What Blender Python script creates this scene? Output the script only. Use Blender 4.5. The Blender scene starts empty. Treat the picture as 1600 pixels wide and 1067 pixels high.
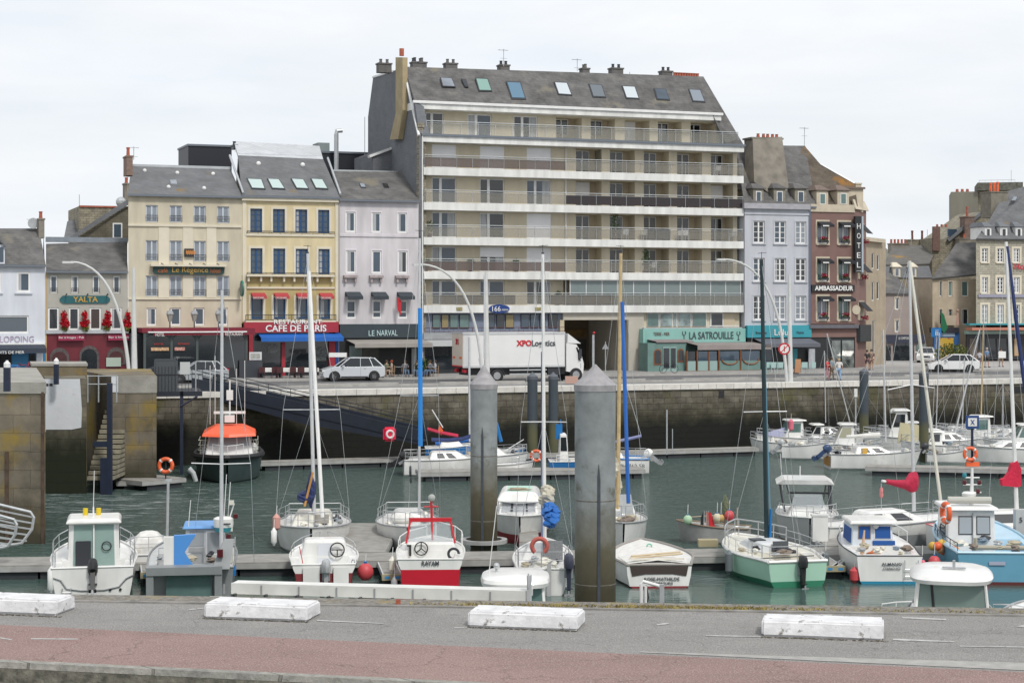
import bpy, bmesh, math, random
from mathutils import Vector, Matrix
R = math.radians
rnd = random.Random(7)
sc = bpy.context.scene
col = sc.collection
# ---------------------------------------------------------------- camera, sky, sun
F, CAM, HY = 2800.0, 10.4, 476.0          # focal length in photo pixels, eye height above the water, horizon row
cam = bpy.data.objects.new('camera', bpy.data.cameras.new('camera')); col.objects.link(cam)
cam.location = (0, 0, CAM); cam.rotation_euler = (R(90), 0, 0)
cam.data.sensor_width = 36; cam.data.lens = F/1600*36
cam.data.shift_y = -(533.5-HY)/1600
cam.data.clip_end = 6000; cam.data.clip_start = .5
sc.camera = cam
SUN_EL, SUN_AZ = 50, 150                  # azimuth clockwise from +Y: behind the camera, to the right
w = bpy.data.worlds.new('World'); sc.world = w; w.use_nodes = True
nt = w.node_tree; nt.nodes.clear()
def N(nt, t, **k):
    n = nt.nodes.new(t)
    for a, v in k.items(): setattr(n, a, v)
    return n
sky = N(nt, 'ShaderNodeTexSky', sky_type='NISHITA', sun_disc=False)
sky.sun_elevation = R(SUN_EL); sky.sun_rotation = R(SUN_AZ); sky.air_density = 1.0; sky.dust_density = 2.0
tc = N(nt, 'ShaderNodeTexCoord'); mp = N(nt, 'ShaderNodeMapping'); mp.inputs['Scale'].default_value = (1.3, 1.3, 6.5); mp.inputs['Location'].default_value = (.35, .1, .6)
nz = N(nt, 'ShaderNodeTexNoise'); nz.inputs['Scale'].default_value = 2.6; nz.inputs['Detail'].default_value = 7; nz.inputs['Roughness'].default_value = .55; nz.inputs['Distortion'].default_value = .4
cr = N(nt, 'ShaderNodeValToRGB'); cr.color_ramp.elements[0].position = .36; cr.color_ramp.elements[0].color = (.84,.84,.84,1); cr.color_ramp.elements[1].position = .6; cr.color_ramp.elements[1].color = (1,1,1,1)
cr2 = N(nt, 'ShaderNodeValToRGB'); cr2.color_ramp.elements[0].position = .3; cr2.color_ramp.elements[0].color = (7.8,8.25,8.8,1); cr2.color_ramp.elements[1].position = .68; cr2.color_ramp.elements[1].color = (8.9,9.0,9.1,1)
nz2 = N(nt, 'ShaderNodeTexNoise'); nz2.inputs['Scale'].default_value = 4.2; nz2.inputs['Detail'].default_value = 6
mx = N(nt, 'ShaderNodeMix', data_type='RGBA'); bg = N(nt, 'ShaderNodeBackground'); bg.inputs['Strength'].default_value = .1
wo = N(nt, 'ShaderNodeOutputWorld')
L = nt.links.new
L(tc.outputs['Generated'], mp.inputs[0]); L(mp.outputs[0], nz.inputs['Vector']); L(mp.outputs[0], nz2.inputs['Vector'])
L(nz.outputs[0], cr.inputs[0]); L(nz2.outputs[0], cr2.inputs[0]); L(cr.outputs[0], mx.inputs[0])
L(sky.outputs[0], mx.inputs[6]); L(cr2.outputs[0], mx.inputs[7]); L(mx.outputs[2], bg.inputs[0]); L(bg.outputs[0], wo.inputs[0])
sl = bpy.data.lights.new('sun', 'SUN'); sl.energy = 2.1; sl.angle = R(9); sl.color = (1, .96, .9)
so = bpy.data.objects.new('sun', sl); col.objects.link(so)
sd = Vector((math.sin(R(SUN_AZ))*math.cos(R(SUN_EL)), math.cos(R(SUN_AZ))*math.cos(R(SUN_EL)), math.sin(R(SUN_EL))))
so.rotation_euler = sd.to_track_quat('Z', 'Y').to_euler(); so.location = (40, -40, 80)
sc.view_settings.view_transform = 'Standard'; sc.view_settings.look = 'None'; sc.view_settings.gamma = 1; sc.view_settings.exposure = .18
ZQ = 4.7                                  # level of both quays
def P(px, py, z=0.0):                     # the point of the level z that the photo shows at this pixel
    Y = F*(CAM-z)/(py-HY); return Vector(((px-800)/F*Y, Y, z))
def Q(px, py, Y): return Vector(((px-800)/F*Y, Y, CAM-(py-HY)*Y/F))
# ---------------------------------------------------------------- materials
MATS = {}
def mat(name, c, rough=.6, metal=0, n=None, bump=None, alpha=1, spec=.5, n2=None, coat=0, streak=0):
    """principled paint: n=(scale,amount) brightness noise, n2=(scale,colour,threshold) blotches of a second colour"""
    if name in MATS: return MATS[name]
    m = bpy.data.materials.new(name); m.use_nodes = True; t = m.node_tree; b = t.nodes['Principled BSDF']; l = t.links.new
    b.inputs['Base Color'].default_value = (*c, 1); b.inputs['Roughness'].default_value = rough; b.inputs['Metallic'].default_value = metal
    b.inputs['Specular IOR Level'].default_value = spec; b.inputs['Alpha'].default_value = alpha; b.inputs['Coat Weight'].default_value = coat
    src = None
    co = N(t, 'ShaderNodeTexCoord')
    if n:
        z = N(t, 'ShaderNodeTexNoise'); z.inputs['Scale'].default_value = n[0]; z.inputs['Detail'].default_value = 6
        mp = N(t, 'ShaderNodeMapping')
        if streak: mp.inputs['Scale'].default_value = (1, 1, streak)
        l(co.outputs['Object'], mp.inputs[0]); l(mp.outputs[0], z.inputs['Vector'])
        mr = N(t, 'ShaderNodeMapRange'); mr.inputs[1].default_value = .3; mr.inputs[2].default_value = .7; mr.inputs[3].default_value = 1-n[1]; mr.inputs[4].default_value = 1+n[1]*.6
        l(z.outputs[0], mr.inputs[0])
        mm = N(t, 'ShaderNodeMix', data_type='RGBA', blend_type='MULTIPLY'); mm.inputs[0].default_value = 1; mm.inputs[6].default_value = (*c, 1)
        l(mr.outputs[0], mm.inputs[7]); src = mm.outputs[2]
    if n2:
        z2 = N(t, 'ShaderNodeTexNoise'); z2.inputs['Scale'].default_value = n2[0]; z2.inputs['Detail'].default_value = 8; z2.inputs['Roughness'].default_value = .65
        l(co.outputs['Object'], z2.inputs['Vector'])
        r2 = N(t, 'ShaderNodeMapRange'); r2.inputs[1].default_value = n2[2]; r2.inputs[2].default_value = n2[2]+.08; l(z2.outputs[0], r2.inputs[0])
        m2 = N(t, 'ShaderNodeMix', data_type='RGBA'); l(r2.outputs[0], m2.inputs[0]); m2.inputs[7].default_value = (*n2[1], 1)
        if src: l(src, m2.inputs[6])
        else: m2.inputs[6].default_value = (*c, 1)
        src = m2.outputs[2]
    if src: l(src, b.inputs['Base Color'])
    if bump:
        z3 = N(t, 'ShaderNodeTexNoise'); z3.inputs['Scale'].default_value = bump[0]; z3.inputs['Detail'].default_value = 5
        l(co.outputs['Object'], z3.inputs['Vector']); bb = N(t, 'ShaderNodeBump'); bb.inputs['Strength'].default_value = bump[1]; bb.inputs['Distance'].default_value = .05
        l(z3.outputs[0], bb.inputs['Height']); l(bb.outputs[0], b.inputs['Normal'])
    MATS[name] = m; return m
def wallmat(name, c1, c2, mortar, bw, bh, size=.012, rough=.9, n=(1.5,.35), algae=None, lichen=None, axis='xz', bump=.5):
    """coursed masonry / slates: brick pattern on the object's x-z plane; algae=(z0,z1,colour) tide staining by height"""
    if name in MATS: return MATS[name]
    m = bpy.data.materials.new(name); m.use_nodes = True; t = m.node_tree; b = t.nodes['Principled BSDF']; l = t.links.new
    b.inputs['Roughness'].default_value = rough; b.inputs['Specular IOR Level'].default_value = .3
    co = N(t, 'ShaderNodeTexCoord'); sp = N(t, 'ShaderNodeSeparateXYZ'); l(co.outputs['Object'], sp.inputs[0])
    cb = N(t, 'ShaderNodeCombineXYZ')
    ad = N(t, 'ShaderNodeMath', operation='ADD'); l(sp.outputs[0], ad.inputs[0]); l(sp.outputs[1], ad.inputs[1])
    l(ad.outputs[0], cb.inputs[0]); l(sp.outputs[2], cb.inputs[1])
    br = N(t, 'ShaderNodeTexBrick'); br.inputs['Color1'].default_value = (*c1,1); br.inputs['Color2'].default_value = (*c2,1); br.inputs['Mortar'].default_value = (*mortar,1)
    br.inputs['Scale'].default_value = 1; br.inputs['Brick Width'].default_value = bw; br.inputs['Row Height'].default_value = bh; br.inputs['Mortar Size'].default_value = size; br.inputs['Mortar Smooth'].default_value = .3
    wn = N(t, 'ShaderNodeTexNoise'); wn.inputs['Scale'].default_value = 3; l(co.outputs['Object'], wn.inputs['Vector'])
    wa = N(t, 'ShaderNodeMix', data_type='RGBA', blend_type='LINEAR_LIGHT'); wa.inputs[0].default_value = .05 if bh > .3 else .01; l(cb.outputs[0], wa.inputs[6]); l(wn.outputs['Color'], wa.inputs[7])
    l(wa.outputs[2], br.inputs['Vector'])
    z = N(t, 'ShaderNodeTexNoise'); z.inputs['Scale'].default_value = n[0]; z.inputs['Detail'].default_value = 8; z.inputs['Roughness'].default_value = .65; l(co.outputs['Object'], z.inputs['Vector'])
    mr = N(t, 'ShaderNodeMapRange'); mr.inputs[1].default_value = .3; mr.inputs[2].default_value = .7; mr.inputs[3].default_value = 1-n[1]; mr.inputs[4].default_value = 1+n[1]*.7; l(z.outputs[0], mr.inputs[0])
    mm = N(t, 'ShaderNodeMix', data_type='RGBA', blend_type='MULTIPLY'); mm.inputs[0].default_value = 1; l(br.outputs[0], mm.inputs[6]); l(mr.outputs[0], mm.inputs[7]); src = mm.outputs[2]
    if lichen:
        z4 = N(t, 'ShaderNodeTexNoise'); z4.inputs['Scale'].default_value = lichen[0]; z4.inputs['Detail'].default_value = 9; z4.inputs['Roughness'].default_value = .6; l(co.outputs['Object'], z4.inputs['Vector'])
        r4 = N(t, 'ShaderNodeMapRange'); r4.inputs[1].default_value = lichen[2]; r4.inputs[2].default_value = lichen[2]+.12; l(z4.outputs[0], r4.inputs[0])
        m4 = N(t, 'ShaderNodeMix', data_type='RGBA'); l(r4.outputs[0], m4.inputs[0]); l(src, m4.inputs[6]); m4.inputs[7].default_value = (*lichen[1],1); src = m4.outputs[2]
    for (z0, z1, c3) in (algae or []):
        zz = N(t, 'ShaderNodeMath', operation='MULTIPLY_ADD'); l(z.outputs[0], zz.inputs[0]); zz.inputs[1].default_value = 2.2; l(sp.outputs[2], zz.inputs[2])
        ra = N(t, 'ShaderNodeMapRange'); ra.inputs[1].default_value = z0+1.1; ra.inputs[2].default_value = z1+1.1; ra.inputs[3].default_value = 1; ra.inputs[4].default_value = 0; l(zz.outputs[0], ra.inputs[0])
        ma = N(t, 'ShaderNodeMix', data_type='RGBA'); l(ra.outputs[0], ma.inputs[0]); l(src, ma.inputs[6]); ma.inputs[7].default_value = (*c3,1); src = ma.outputs[2]
    l(src, b.inputs['Base Color'])
    bb = N(t, 'ShaderNodeBump'); bb.inputs['Strength'].default_value = bump; bb.inputs['Distance'].default_value = .04
    ah = N(t, 'ShaderNodeMath', operation='ADD'); l(z.outputs[0], ah.inputs[0]); l(br.outputs['Fac'], ah.inputs[1]); ah.inputs[1].default_value = 0
    sb = N(t, 'ShaderNodeMath', operation='SUBTRACT'); l(z.outputs[0], sb.inputs[0]); l(br.outputs['Fac'], sb.inputs[1]); l(sb.outputs[0], bb.inputs['Height']); l(bb.outputs[0], b.inputs['Normal'])
    MATS[name] = m; return m
def G(name, c, rough=.06):                # window glass: a dark mirror-like pane
    return mat(name, c, rough, spec=.8, n=(.9,.25))
glass_dark = G('glass_dark', (.02,.025,.03)); glass_blue = G('glass_blue', (.045,.07,.10)); glass_cur = G('glass_curtain', (.22,.25,.29), .12); glass_green = G('glass_green', (.10,.17,.16))
white = mat('white_paint', (.72,.72,.71), .45, n=(2,.08)); gel = mat('gelcoat', (.74,.74,.72), .3, n=(1.6,.13), coat=.2, n2=(1.1,(.60,.58,.51),.60), streak=.4); gel2 = mat('gelcoat_cream', (.68,.66,.58), .35, n=(1.5,.1), coat=.2)
grey = mat('grey_paint', (.3,.31,.32), .5, n=(2,.15)); dark = mat('dark_paint', (.03,.033,.04), .45); black = mat('black_rubber', (.015,.015,.017), .5)
steel = mat('stainless', (.55,.56,.57), .3, .7); alu = mat('aluminium', (.58,.59,.6), .42, .3, n=(3,.1)); galv = mat('galvanised', (.42,.44,.45), .5, .3, n=(4,.15))
red = mat('red_paint', (.5,.02,.03), .4, n=(3,.12)); orange = mat('orange_paint', (.75,.13,.04), .45, n=(3,.15)); navy = mat('navy_paint', (.012,.02,.045), .55, n=(2,.2))
blue = mat('blue_cloth', (.01,.12,.42), .7, n=(5,.25), bump=(9,.5)); bluep = mat('blue_paint', (.01,.14,.38), .4)
slate = wallmat('slate', (.135,.138,.145), (.155,.158,.165), (.105,.107,.112), .32, .16, .006, n=(.8,.22), bump=.25, lichen=(.6,(.20,.13,.04),.66))
slate_b = wallmat('slate_blue', (.15,.158,.172), (.17,.178,.192), (.12,.127,.14), .4, .22, .008, n=(.7,.15), bump=.25)
slate_w = wallmat('slate_weathered', (.118,.116,.116), (.14,.137,.134), (.088,.086,.085), .35, .18, .008, n=(.9,.4), lichen=(.45,(.18,.165,.13),.56), bump=.3)
slate_l = wallmat('slate_lichen', (.105,.085,.065), (.12,.10,.08), (.07,.06,.05), .35, .18, .008, n=(1.1,.4), lichen=(.5,(.26,.13,.035),.58), bump=.3)
stone_t = wallmat('rubble_stone', (.24,.22,.17), (.31,.28,.21), (.17,.155,.12), .45, .2, .02, n=(2,.4))
terracotta = mat('terracotta', (.36,.10,.06), .8, n=(5,.2)); concrete = mat('concrete', (.30,.29,.26), .9, n=(1.2,.25), bump=(8,.3))
render_t = mat('chimney_render', (.21,.19,.16), .9, n=(1.2,.3), bump=(8,.3)); zinc = mat('zinc_sheet', (.46,.48,.5), .45, .4, n=(1,.12)); gutter = mat('gutter', (.14,.16,.19), .5)
def tarmac(name, c, lo, hi, crack=.5):
    """road surface: coarse aggregate, long worn bands, patches and a few cracks"""
    m = bpy.data.materials.new(name); m.use_nodes = True; t = m.node_tree; b = t.nodes['Principled BSDF']; l = t.links.new; b.inputs['Roughness'].default_value = .9; b.inputs['Specular IOR Level'].default_value = .25
    co = N(t,'ShaderNodeTexCoord'); cur = None; col_ = (*c,1)
    def layer(scale, vec, c2, p0, p1, det=4, mul=1):
        nonlocal cur
        mp = N(t,'ShaderNodeMapping'); mp.inputs['Scale'].default_value = vec; mp.inputs['Rotation'].default_value = (0,0,R(12)); z = N(t,'ShaderNodeTexNoise'); z.inputs['Scale'].default_value = scale; z.inputs['Detail'].default_value = det; l(co.outputs['Object'],mp.inputs[0]); l(mp.outputs[0],z.inputs['Vector'])
        r = N(t,'ShaderNodeMapRange'); r.inputs[1].default_value = p0; r.inputs[2].default_value = p1; r.inputs[4].default_value = mul; l(z.outputs[0],r.inputs[0]); x = N(t,'ShaderNodeMix',data_type='RGBA'); l(r.outputs[0],x.inputs[0]); x.inputs[7].default_value = (*c2,1)
        if cur: l(cur,x.inputs[6])
        else: x.inputs[6].default_value = col_
        cur = x.outputs[2]; return z
    layer(.7,(.25,1.6,1),tuple(v*.84 for v in c),.42,.7); layer(.5,(1,1,1),tuple(v*1.13 for v in c),.5,.62,6,.6); layer(4.5,(1,1,1),tuple(v*.8 for v in c),.56,.68,6,.5)
    layer(38,(1,1,1),lo,.50,.62,3,.55); zz = layer(30,(1.1,1.1,1),hi,.54,.66,3,.6); layer(1.3,(.8,1,1),tuple(v*.55 for v in c),.70,.76,3,.6)
    vo = N(t,'ShaderNodeTexVoronoi',feature='DISTANCE_TO_EDGE'); vo.inputs['Scale'].default_value = crack; wn = N(t,'ShaderNodeTexNoise'); wn.inputs['Scale'].default_value = 2.5; wn.inputs['Detail'].default_value = 6; ad = N(t,'ShaderNodeMix',data_type='RGBA',blend_type='LINEAR_LIGHT'); ad.inputs[0].default_value = .35; l(co.outputs['Object'],wn.inputs['Vector']); l(co.outputs['Object'],ad.inputs[6]); l(wn.outputs['Color'],ad.inputs[7]); l(ad.outputs[2],vo.inputs['Vector'])
    r = N(t,'ShaderNodeMapRange'); r.inputs[1].default_value = .001; r.inputs[2].default_value = .007; r.inputs[3].default_value = .45; r.inputs[4].default_value = 0; l(vo.outputs['Distance'],r.inputs[0]); x = N(t,'ShaderNodeMix',data_type='RGBA'); l(r.outputs[0],x.inputs[0]); l(cur,x.inputs[6]); x.inputs[7].default_value = (*[v*.3 for v in c],1); l(x.outputs[2],b.inputs['Base Color'])
    bb = N(t,'ShaderNodeBump'); bb.inputs['Strength'].default_value = .6; bb.inputs['Distance'].default_value = .02; l(zz.outputs[0],bb.inputs['Height']); l(bb.outputs[0],b.inputs['Normal']); MATS[name] = m; return m
# ---------------------------------------------------------------- mesh builder
class MB:
    def __init__(s): s.v = []; s.f = []
    def add(s, vs, fs):
        o = len(s.v); s.v += [tuple(v) for v in vs]; s.f += [tuple(i+o for i in f) for f in fs]; return s
    def box(s, x0, x1, y0, y1, z0, z1):
        return s.add([(x0,y0,z0),(x1,y0,z0),(x1,y1,z0),(x0,y1,z0),(x0,y0,z1),(x1,y0,z1),(x1,y1,z1),(x0,y1,z1)], [(0,3,2,1),(4,5,6,7),(0,1,5,4),(1,2,6,5),(2,3,7,6),(3,0,4,7)])
    def hexa(s, b, t): return s.add(list(b)+list(t), [(0,3,2,1),(4,5,6,7),(0,1,5,4),(1,2,6,5),(2,3,7,6),(3,0,4,7)])
    def slab(s, pts, th):                 # a sheet of four (or n) corners with thickness along its normal
        p = [Vector(q) for q in pts]; n = (p[1]-p[0]).cross(p[2]-p[0]).normalized(); k = len(p); q = [a-n*th for a in p]
        return s.add(p+q, [tuple(range(k)), tuple(reversed(range(k,2*k)))]+[((i+1)%k, i, k+i, k+(i+1)%k) for i in range(k)])
    def prism(s, poly, d, e):             # poly = 3d points of one face, extruded by vector e
        p = [Vector(q) for q in poly]; e = Vector(e); k = len(p); q = [a+e for a in p]
        return s.add(p+q, [tuple(range(k)), tuple(reversed(range(k,2*k)))]+[((i+1)%k, i, k+i, k+(i+1)%k) for i in range(k)])
    def tube(s, pts, r, n=6, r2=None, cap=True):
        pts = [Vector(p) for p in pts]; m = len(pts); rings = []; prev = None
        for i, p in enumerate(pts):
            d = ((pts[min(i+1,m-1)]-pts[max(i-1,0)])).normalized()
            a = d.cross(Vector((0,0,1)) if abs(d.z) < .95 else Vector((1,0,0))).normalized(); b = d.cross(a)
            if prev is not None and abs(a.dot(prev)) > 0: 
                if a.dot(prev) < 0: a, b = -a, -b
            prev = a
            rr = r if r2 is None else r+(r2-r)*i/(m-1)
            rings.append([p+a*math.cos(6.2832*j/n)*rr+b*math.sin(6.2832*j/n)*rr for j in range(n)])
        vs = [v for g in rings for v in g]; fs = []
        for i in range(m-1):
            for j in range(n): fs.append((i*n+j, i*n+(j+1)%n, (i+1)*n+(j+1)%n, (i+1)*n+j))
        if cap: fs += [tuple(reversed(range(n))), tuple(range((m-1)*n, m*n))]
        return s.add(vs, fs)
    def lathe(s, prof, c=(0,0,0), n=20, axis='z'):   # prof = [(r,h)]
        vs = []; c = Vector(c)
        for r, h in prof:
            for j in range(n):
                a = 6.2832*j/n; p = (r*math.cos(a), r*math.sin(a), h)
                if axis == 'x': p = (h, p[0], p[1])
                if axis == 'y': p = (p[0], h, p[1])
                vs.append(c+Vector(p))
        m = len(prof); fs = [(i*n+j, i*n+(j+1)%n, (i+1)*n+(j+1)%n, (i+1)*n+j) for i in range(m-1) for j in range(n)]
        return s.add(vs, fs+[tuple(reversed(range(n))), tuple(range((m-1)*n, m*n))])
    def ball(s, c, r, n=12, sq=(1,1,1)):
        m = 7; prof = []
        vs = []; c = Vector(c)
        for i in range(m+1):
            t = math.pi*i/m
            for j in range(n): a = 6.2832*j/n; vs.append(c+Vector((r*sq[0]*math.sin(t)*math.cos(a), r*sq[1]*math.sin(t)*math.sin(a), r*sq[2]*math.cos(t))))
        return s.add(vs, [(i*n+j, (i+1)*n+j, (i+1)*n+(j+1)%n, i*n+(j+1)%n) for i in range(m) for j in range(n)])
    def torus(s, c, R1, r, axis='y', n=20, k=8, a0=0, a1=6.2832):
        c = Vector(c); full = abs(a1-a0) > 6.28; pts = []
        for i in range(n+1):
            a = a0+(a1-a0)*i/n; p = {'y': (math.cos(a)*R1, 0, math.sin(a)*R1), 'x': (0, math.cos(a)*R1, math.sin(a)*R1), 'z': (math.cos(a)*R1, math.sin(a)*R1, 0)}[axis]
            pts.append((c+Vector(p), Vector(p).normalized()))
        ax = Vector({'y': (0,1,0), 'x': (1,0,0), 'z': (0,0,1)}[axis]); vs = []
        for p, d in pts:
            for j in range(k): b = 6.2832*j/k; vs.append(p+d*math.cos(b)*r+ax*math.sin(b)*r)
        return s.add(vs, [(i*k+j, i*k+(j+1)%k, (i+1)*k+(j+1)%k, (i+1)*k+j) for i in range(n) for j in range(k)])
    def loft(s, rings, close=True, caps=True):
        k = len(rings[0]); vs = [v for g in rings for v in g]; fs = []
        for i in range(len(rings)-1):
            for j in range(k if close else k-1): fs.append((i*k+j, i*k+(j+1)%k, (i+1)*k+(j+1)%k, (i+1)*k+j))
        if caps: fs += [tuple(reversed(range(k))), tuple(range((len(rings)-1)*k, len(rings)*k))]
        return s.add(vs, fs)
    def rot(s, ang, c=(0,0,0)):
        ca, sa = math.cos(ang), math.sin(ang); s.v = [(c[0]+(x-c[0])*ca-(y-c[1])*sa, c[1]+(x-c[0])*sa+(y-c[1])*ca, z) for x, y, z in s.v]; return s
    def build(s, name, m, parent=None, smooth=False, loc=None, rotz=0, **tags):
        me = bpy.data.meshes.new(name); me.from_pydata(s.v, [], s.f); me.materials.append(m)
        bm = bmesh.new(); bm.from_mesh(me); bmesh.ops.recalc_face_normals(bm, faces=bm.faces); bm.to_mesh(me); bm.free()
        if smooth: 
            me.polygons.foreach_set('use_smooth', [True]*len(me.polygons))
            try: me.set_sharp_from_angle(angle=R(40))
            except Exception: pass
        o = bpy.data.objects.new(name, me); col.objects.link(o)
        if parent: o.parent = parent
        if loc is not None: o.location = loc
        o.rotation_euler.z = rotz
        for k, v in tags.items(): o[k] = v
        return o
def empty(name, label, cat, loc, rz=0, group=None):
    o = bpy.data.objects.new(name, None); col.objects.link(o); o.location = loc; o.rotation_euler = (0,0,rz); o.empty_display_size = .3
    o['label'] = label; o['category'] = cat
    if group: o['group'] = group
    return o
def copy_tree(o, parent=None):
    c = o.copy(); col.objects.link(c); c.parent = parent
    for ch in [x for x in bpy.data.objects if x.parent == o]: copy_tree(ch, c)
    return c
_tc = {}
def text_mesh(s, bold=.012):
    if (s, bold) in _tc: return _tc[(s, bold)]
    cu = bpy.data.curves.new('lettering', 'FONT'); cu.body = s; cu.offset = bold; cu.extrude = .02; cu.resolution_u = 3
    ob = bpy.data.objects.new('lettering', cu); me = bpy.data.meshes.new_from_object(ob); bpy.data.objects.remove(ob)
    _tc[(s, bold)] = me; return me
def text(parent, s, x0, x1, z0, z1, d, m, name='lettering', bold=.012, rz=0, frame=None):
    """lettering fitted into the rectangle x0..x1, z0..z1, standing at depth d of the parent's x-z plane"""
    src = text_mesh(s, bold); me = src.copy(); xs = [v.co.x for v in me.vertices]; ys = [v.co.y for v in me.vertices]
    a, b, c, e = min(xs), max(xs), min(ys), max(ys)
    for v in me.vertices:
        x, y, z = v.co; v.co = (x0+(x-a)/(b-a)*(x1-x0), d-.015-z*.5, z0+(y-c)/(e-c)*(z1-z0))
    me.materials.clear(); me.materials.append(m); o = bpy.data.objects.new(name, me); col.objects.link(o); o.parent = parent
    if frame: o.matrix_local = frame
    return o
# ================================================================ the setting
def struct(o): o['kind'] = 'structure'; return o
TH = math.atan(.37)
class Line:                               # a vertical plane standing on the ground
    def __init__(s, px, Y, th): s.X = (px-800)/F*Y; s.Y = Y; s.th = th; s.cs = math.cos(th); s.sn = math.sin(th)
    def at(s, px): a = (px-800)/F; u = (a*s.Y-s.X)/(s.cs-a*s.sn); return s.X+u*s.cs, s.Y+u*s.sn
MAIN = Line(660, 144.5, TH)
EDGE = Line(400, 15960/135.5, math.atan(.353))
def edge(px, back=0, z=ZQ):               # a point on the coping line of the far quay, `back` metres behind it
    x, y = EDGE.at(px); return Vector((x-EDGE.sn*back, y+EDGE.cs*back, z))
# water
m = bpy.data.materials.new('harbour_water'); m.use_nodes = True; t = m.node_tree; b = t.nodes['Principled BSDF']; l = t.links.new
b.inputs['Base Color'].default_value = (.03,.072,.062,1); b.inputs['Roughness'].default_value = .04; b.inputs['IOR'].default_value = 1.33; b.inputs['Specular IOR Level'].default_value = .5
co = N(t, 'ShaderNodeTexCoord'); hs = []
for k, (scx, scl, det, wt) in enumerate((((.45,1.1,1), 1.2, 3, .9), ((.7,1.9,1), 3.2, 5, .6), ((.12,.3,1), .9, 2, .35))):
    mp_ = N(t, 'ShaderNodeMapping'); mp_.inputs['Scale'].default_value = scx; mp_.inputs['Rotation'].default_value = (0,0,R(12*k)); l(co.outputs['Object'], mp_.inputs[0])
    z = N(t, 'ShaderNodeTexNoise'); z.inputs['Scale'].default_value = scl; z.inputs['Detail'].default_value = det; z.inputs['Distortion'].default_value = .6; l(mp_.outputs[0], z.inputs['Vector'])
    q = N(t, 'ShaderNodeMath', operation='MULTIPLY'); q.inputs[1].default_value = wt; l(z.outputs[0], q.inputs[0]); hs.append(q)
a1 = N(t, 'ShaderNodeMath', operation='ADD'); a2 = N(t, 'ShaderNodeMath', operation='ADD'); l(hs[0].outputs[0], a1.inputs[0]); l(hs[1].outputs[0], a1.inputs[1]); l(a1.outputs[0], a2.inputs[0]); l(hs[2].outputs[0], a2.inputs[1])
# the basin is calmer between the near pontoons than in the open middle
spx = N(t, 'ShaderNodeSeparateXYZ'); l(co.outputs['Object'], spx.inputs[0])
cm = N(t, 'ShaderNodeMapRange'); cm.inputs[1].default_value = 66; cm.inputs[2].default_value = 80; cm.inputs[3].default_value = .04; cm.inputs[4].default_value = 1; l(spx.outputs[1], cm.inputs[0])
bb = N(t, 'ShaderNodeBump'); bb.inputs['Distance'].default_value = .8; l(cm.outputs[0], bb.inputs['Strength']); l(a2.outputs[0], bb.inputs['Height']); l(bb.outputs[0], b.inputs['Normal'])
# a few patches of foam where the lock lets water in
fn = N(t, 'ShaderNodeTexNoise'); fn.inputs['Scale'].default_value = 1.1; fn.inputs['Detail'].default_value = 9; fn.inputs['Roughness'].default_value = .7
fm = N(t, 'ShaderNodeMapping'); fm.inputs['Scale'].default_value = (.5,1.6,1); l(co.outputs['Object'], fm.inputs[0]); l(fm.outputs[0], fn.inputs['Vector'])
fd = N(t, 'ShaderNodeVectorMath', operation='DISTANCE'); fd.inputs[1].default_value = (-22, 93, 0); l(co.outputs['Object'], fd.inputs[0])
fr = N(t, 'ShaderNodeMapRange'); fr.inputs[1].default_value = 2; fr.inputs[2].default_value = 26; fr.inputs[3].default_value = .49; fr.inputs[4].default_value = .70; l(fd.outputs['Value'], fr.inputs[0])
fs = N(t, 'ShaderNodeMath', operation='SUBTRACT'); l(fn.outputs[0], fs.inputs[0]); l(fr.outputs[0], fs.inputs[1])
ft = N(t, 'ShaderNodeMapRange'); ft.inputs[1].default_value = 0; ft.inputs[2].default_value = .12; ft.inputs[4].default_value = .8; l(fs.outputs[0], ft.inputs[0])
fx = N(t, 'ShaderNodeMix', data_type='RGBA'); fx.inputs[6].default_value = (.06,.10,.088,1); fx.inputs[7].default_value = (.45,.5,.5,1); l(ft.outputs[0], fx.inputs[0]); l(fx.outputs[2], b.inputs['Base Color'])
fq = N(t, 'ShaderNodeMapRange'); fq.inputs[1].default_value = 66; fq.inputs[2].default_value = 82; fq.inputs[3].default_value = .04; fq.inputs[4].default_value = .16; l(spx.outputs[1], fq.inputs[0]); l(fq.outputs[0], b.inputs['Roughness'])
water_m = m
struct(MB().add([(-400,20,0),(400,20,0),(400,260,0),(-400,260,0)], [(0,1,2,3)]).build('water', water_m))
# far ground: one sheet from the quay to the horizon
far_asphalt = mat('far_asphalt', (.115,.115,.12), .9, n=(.5,.18)); paving = mat('pale_paving', (.36,.35,.34), .9, n=(.8,.15))
def strip(name, b0, b1, z, m, pa=-3500, pb=5200, base=None):
    v = [edge(800,b0,z)+Vector((EDGE.cs,EDGE.sn,0))*u+Vector((0,0,0)) for u in (-400,400)]+[edge(800,b1,z)+Vector((EDGE.cs,EDGE.sn,0))*u for u in (400,-400)]
    return struct(MB().add(v, [(0,1,2,3)]).build(name, m))
v = [edge(800,.02,ZQ)+Vector((EDGE.cs,EDGE.sn,0))*u for u in (-3000,3000)]+[edge(800,4000,ZQ)+Vector((EDGE.cs,EDGE.sn,0))*u for u in (3000,-3000)]
struct(MB().add(v, [(0,1,2,3)]).build('ground', paving))
strip('road', 6.2, 14.6, ZQ+.008, far_asphalt)
strip('path', 2.2, 4.2, ZQ+.008, mat('path_asphalt', (.20,.2,.2), .9, n=(.6,.15)))
mline = mat('road_marking', (.62,.62,.6), .8, n=(3,.3))
def ebox(name, b0, b1, z0, z1, u0, u1, m, **k):
    o = MB().box(u0,u1,b0,b1,z0,z1).build(name, m, None, **k); p = edge(800,0,0); o.location = p; o.rotation_euler.z = EDGE.th; return o
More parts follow.
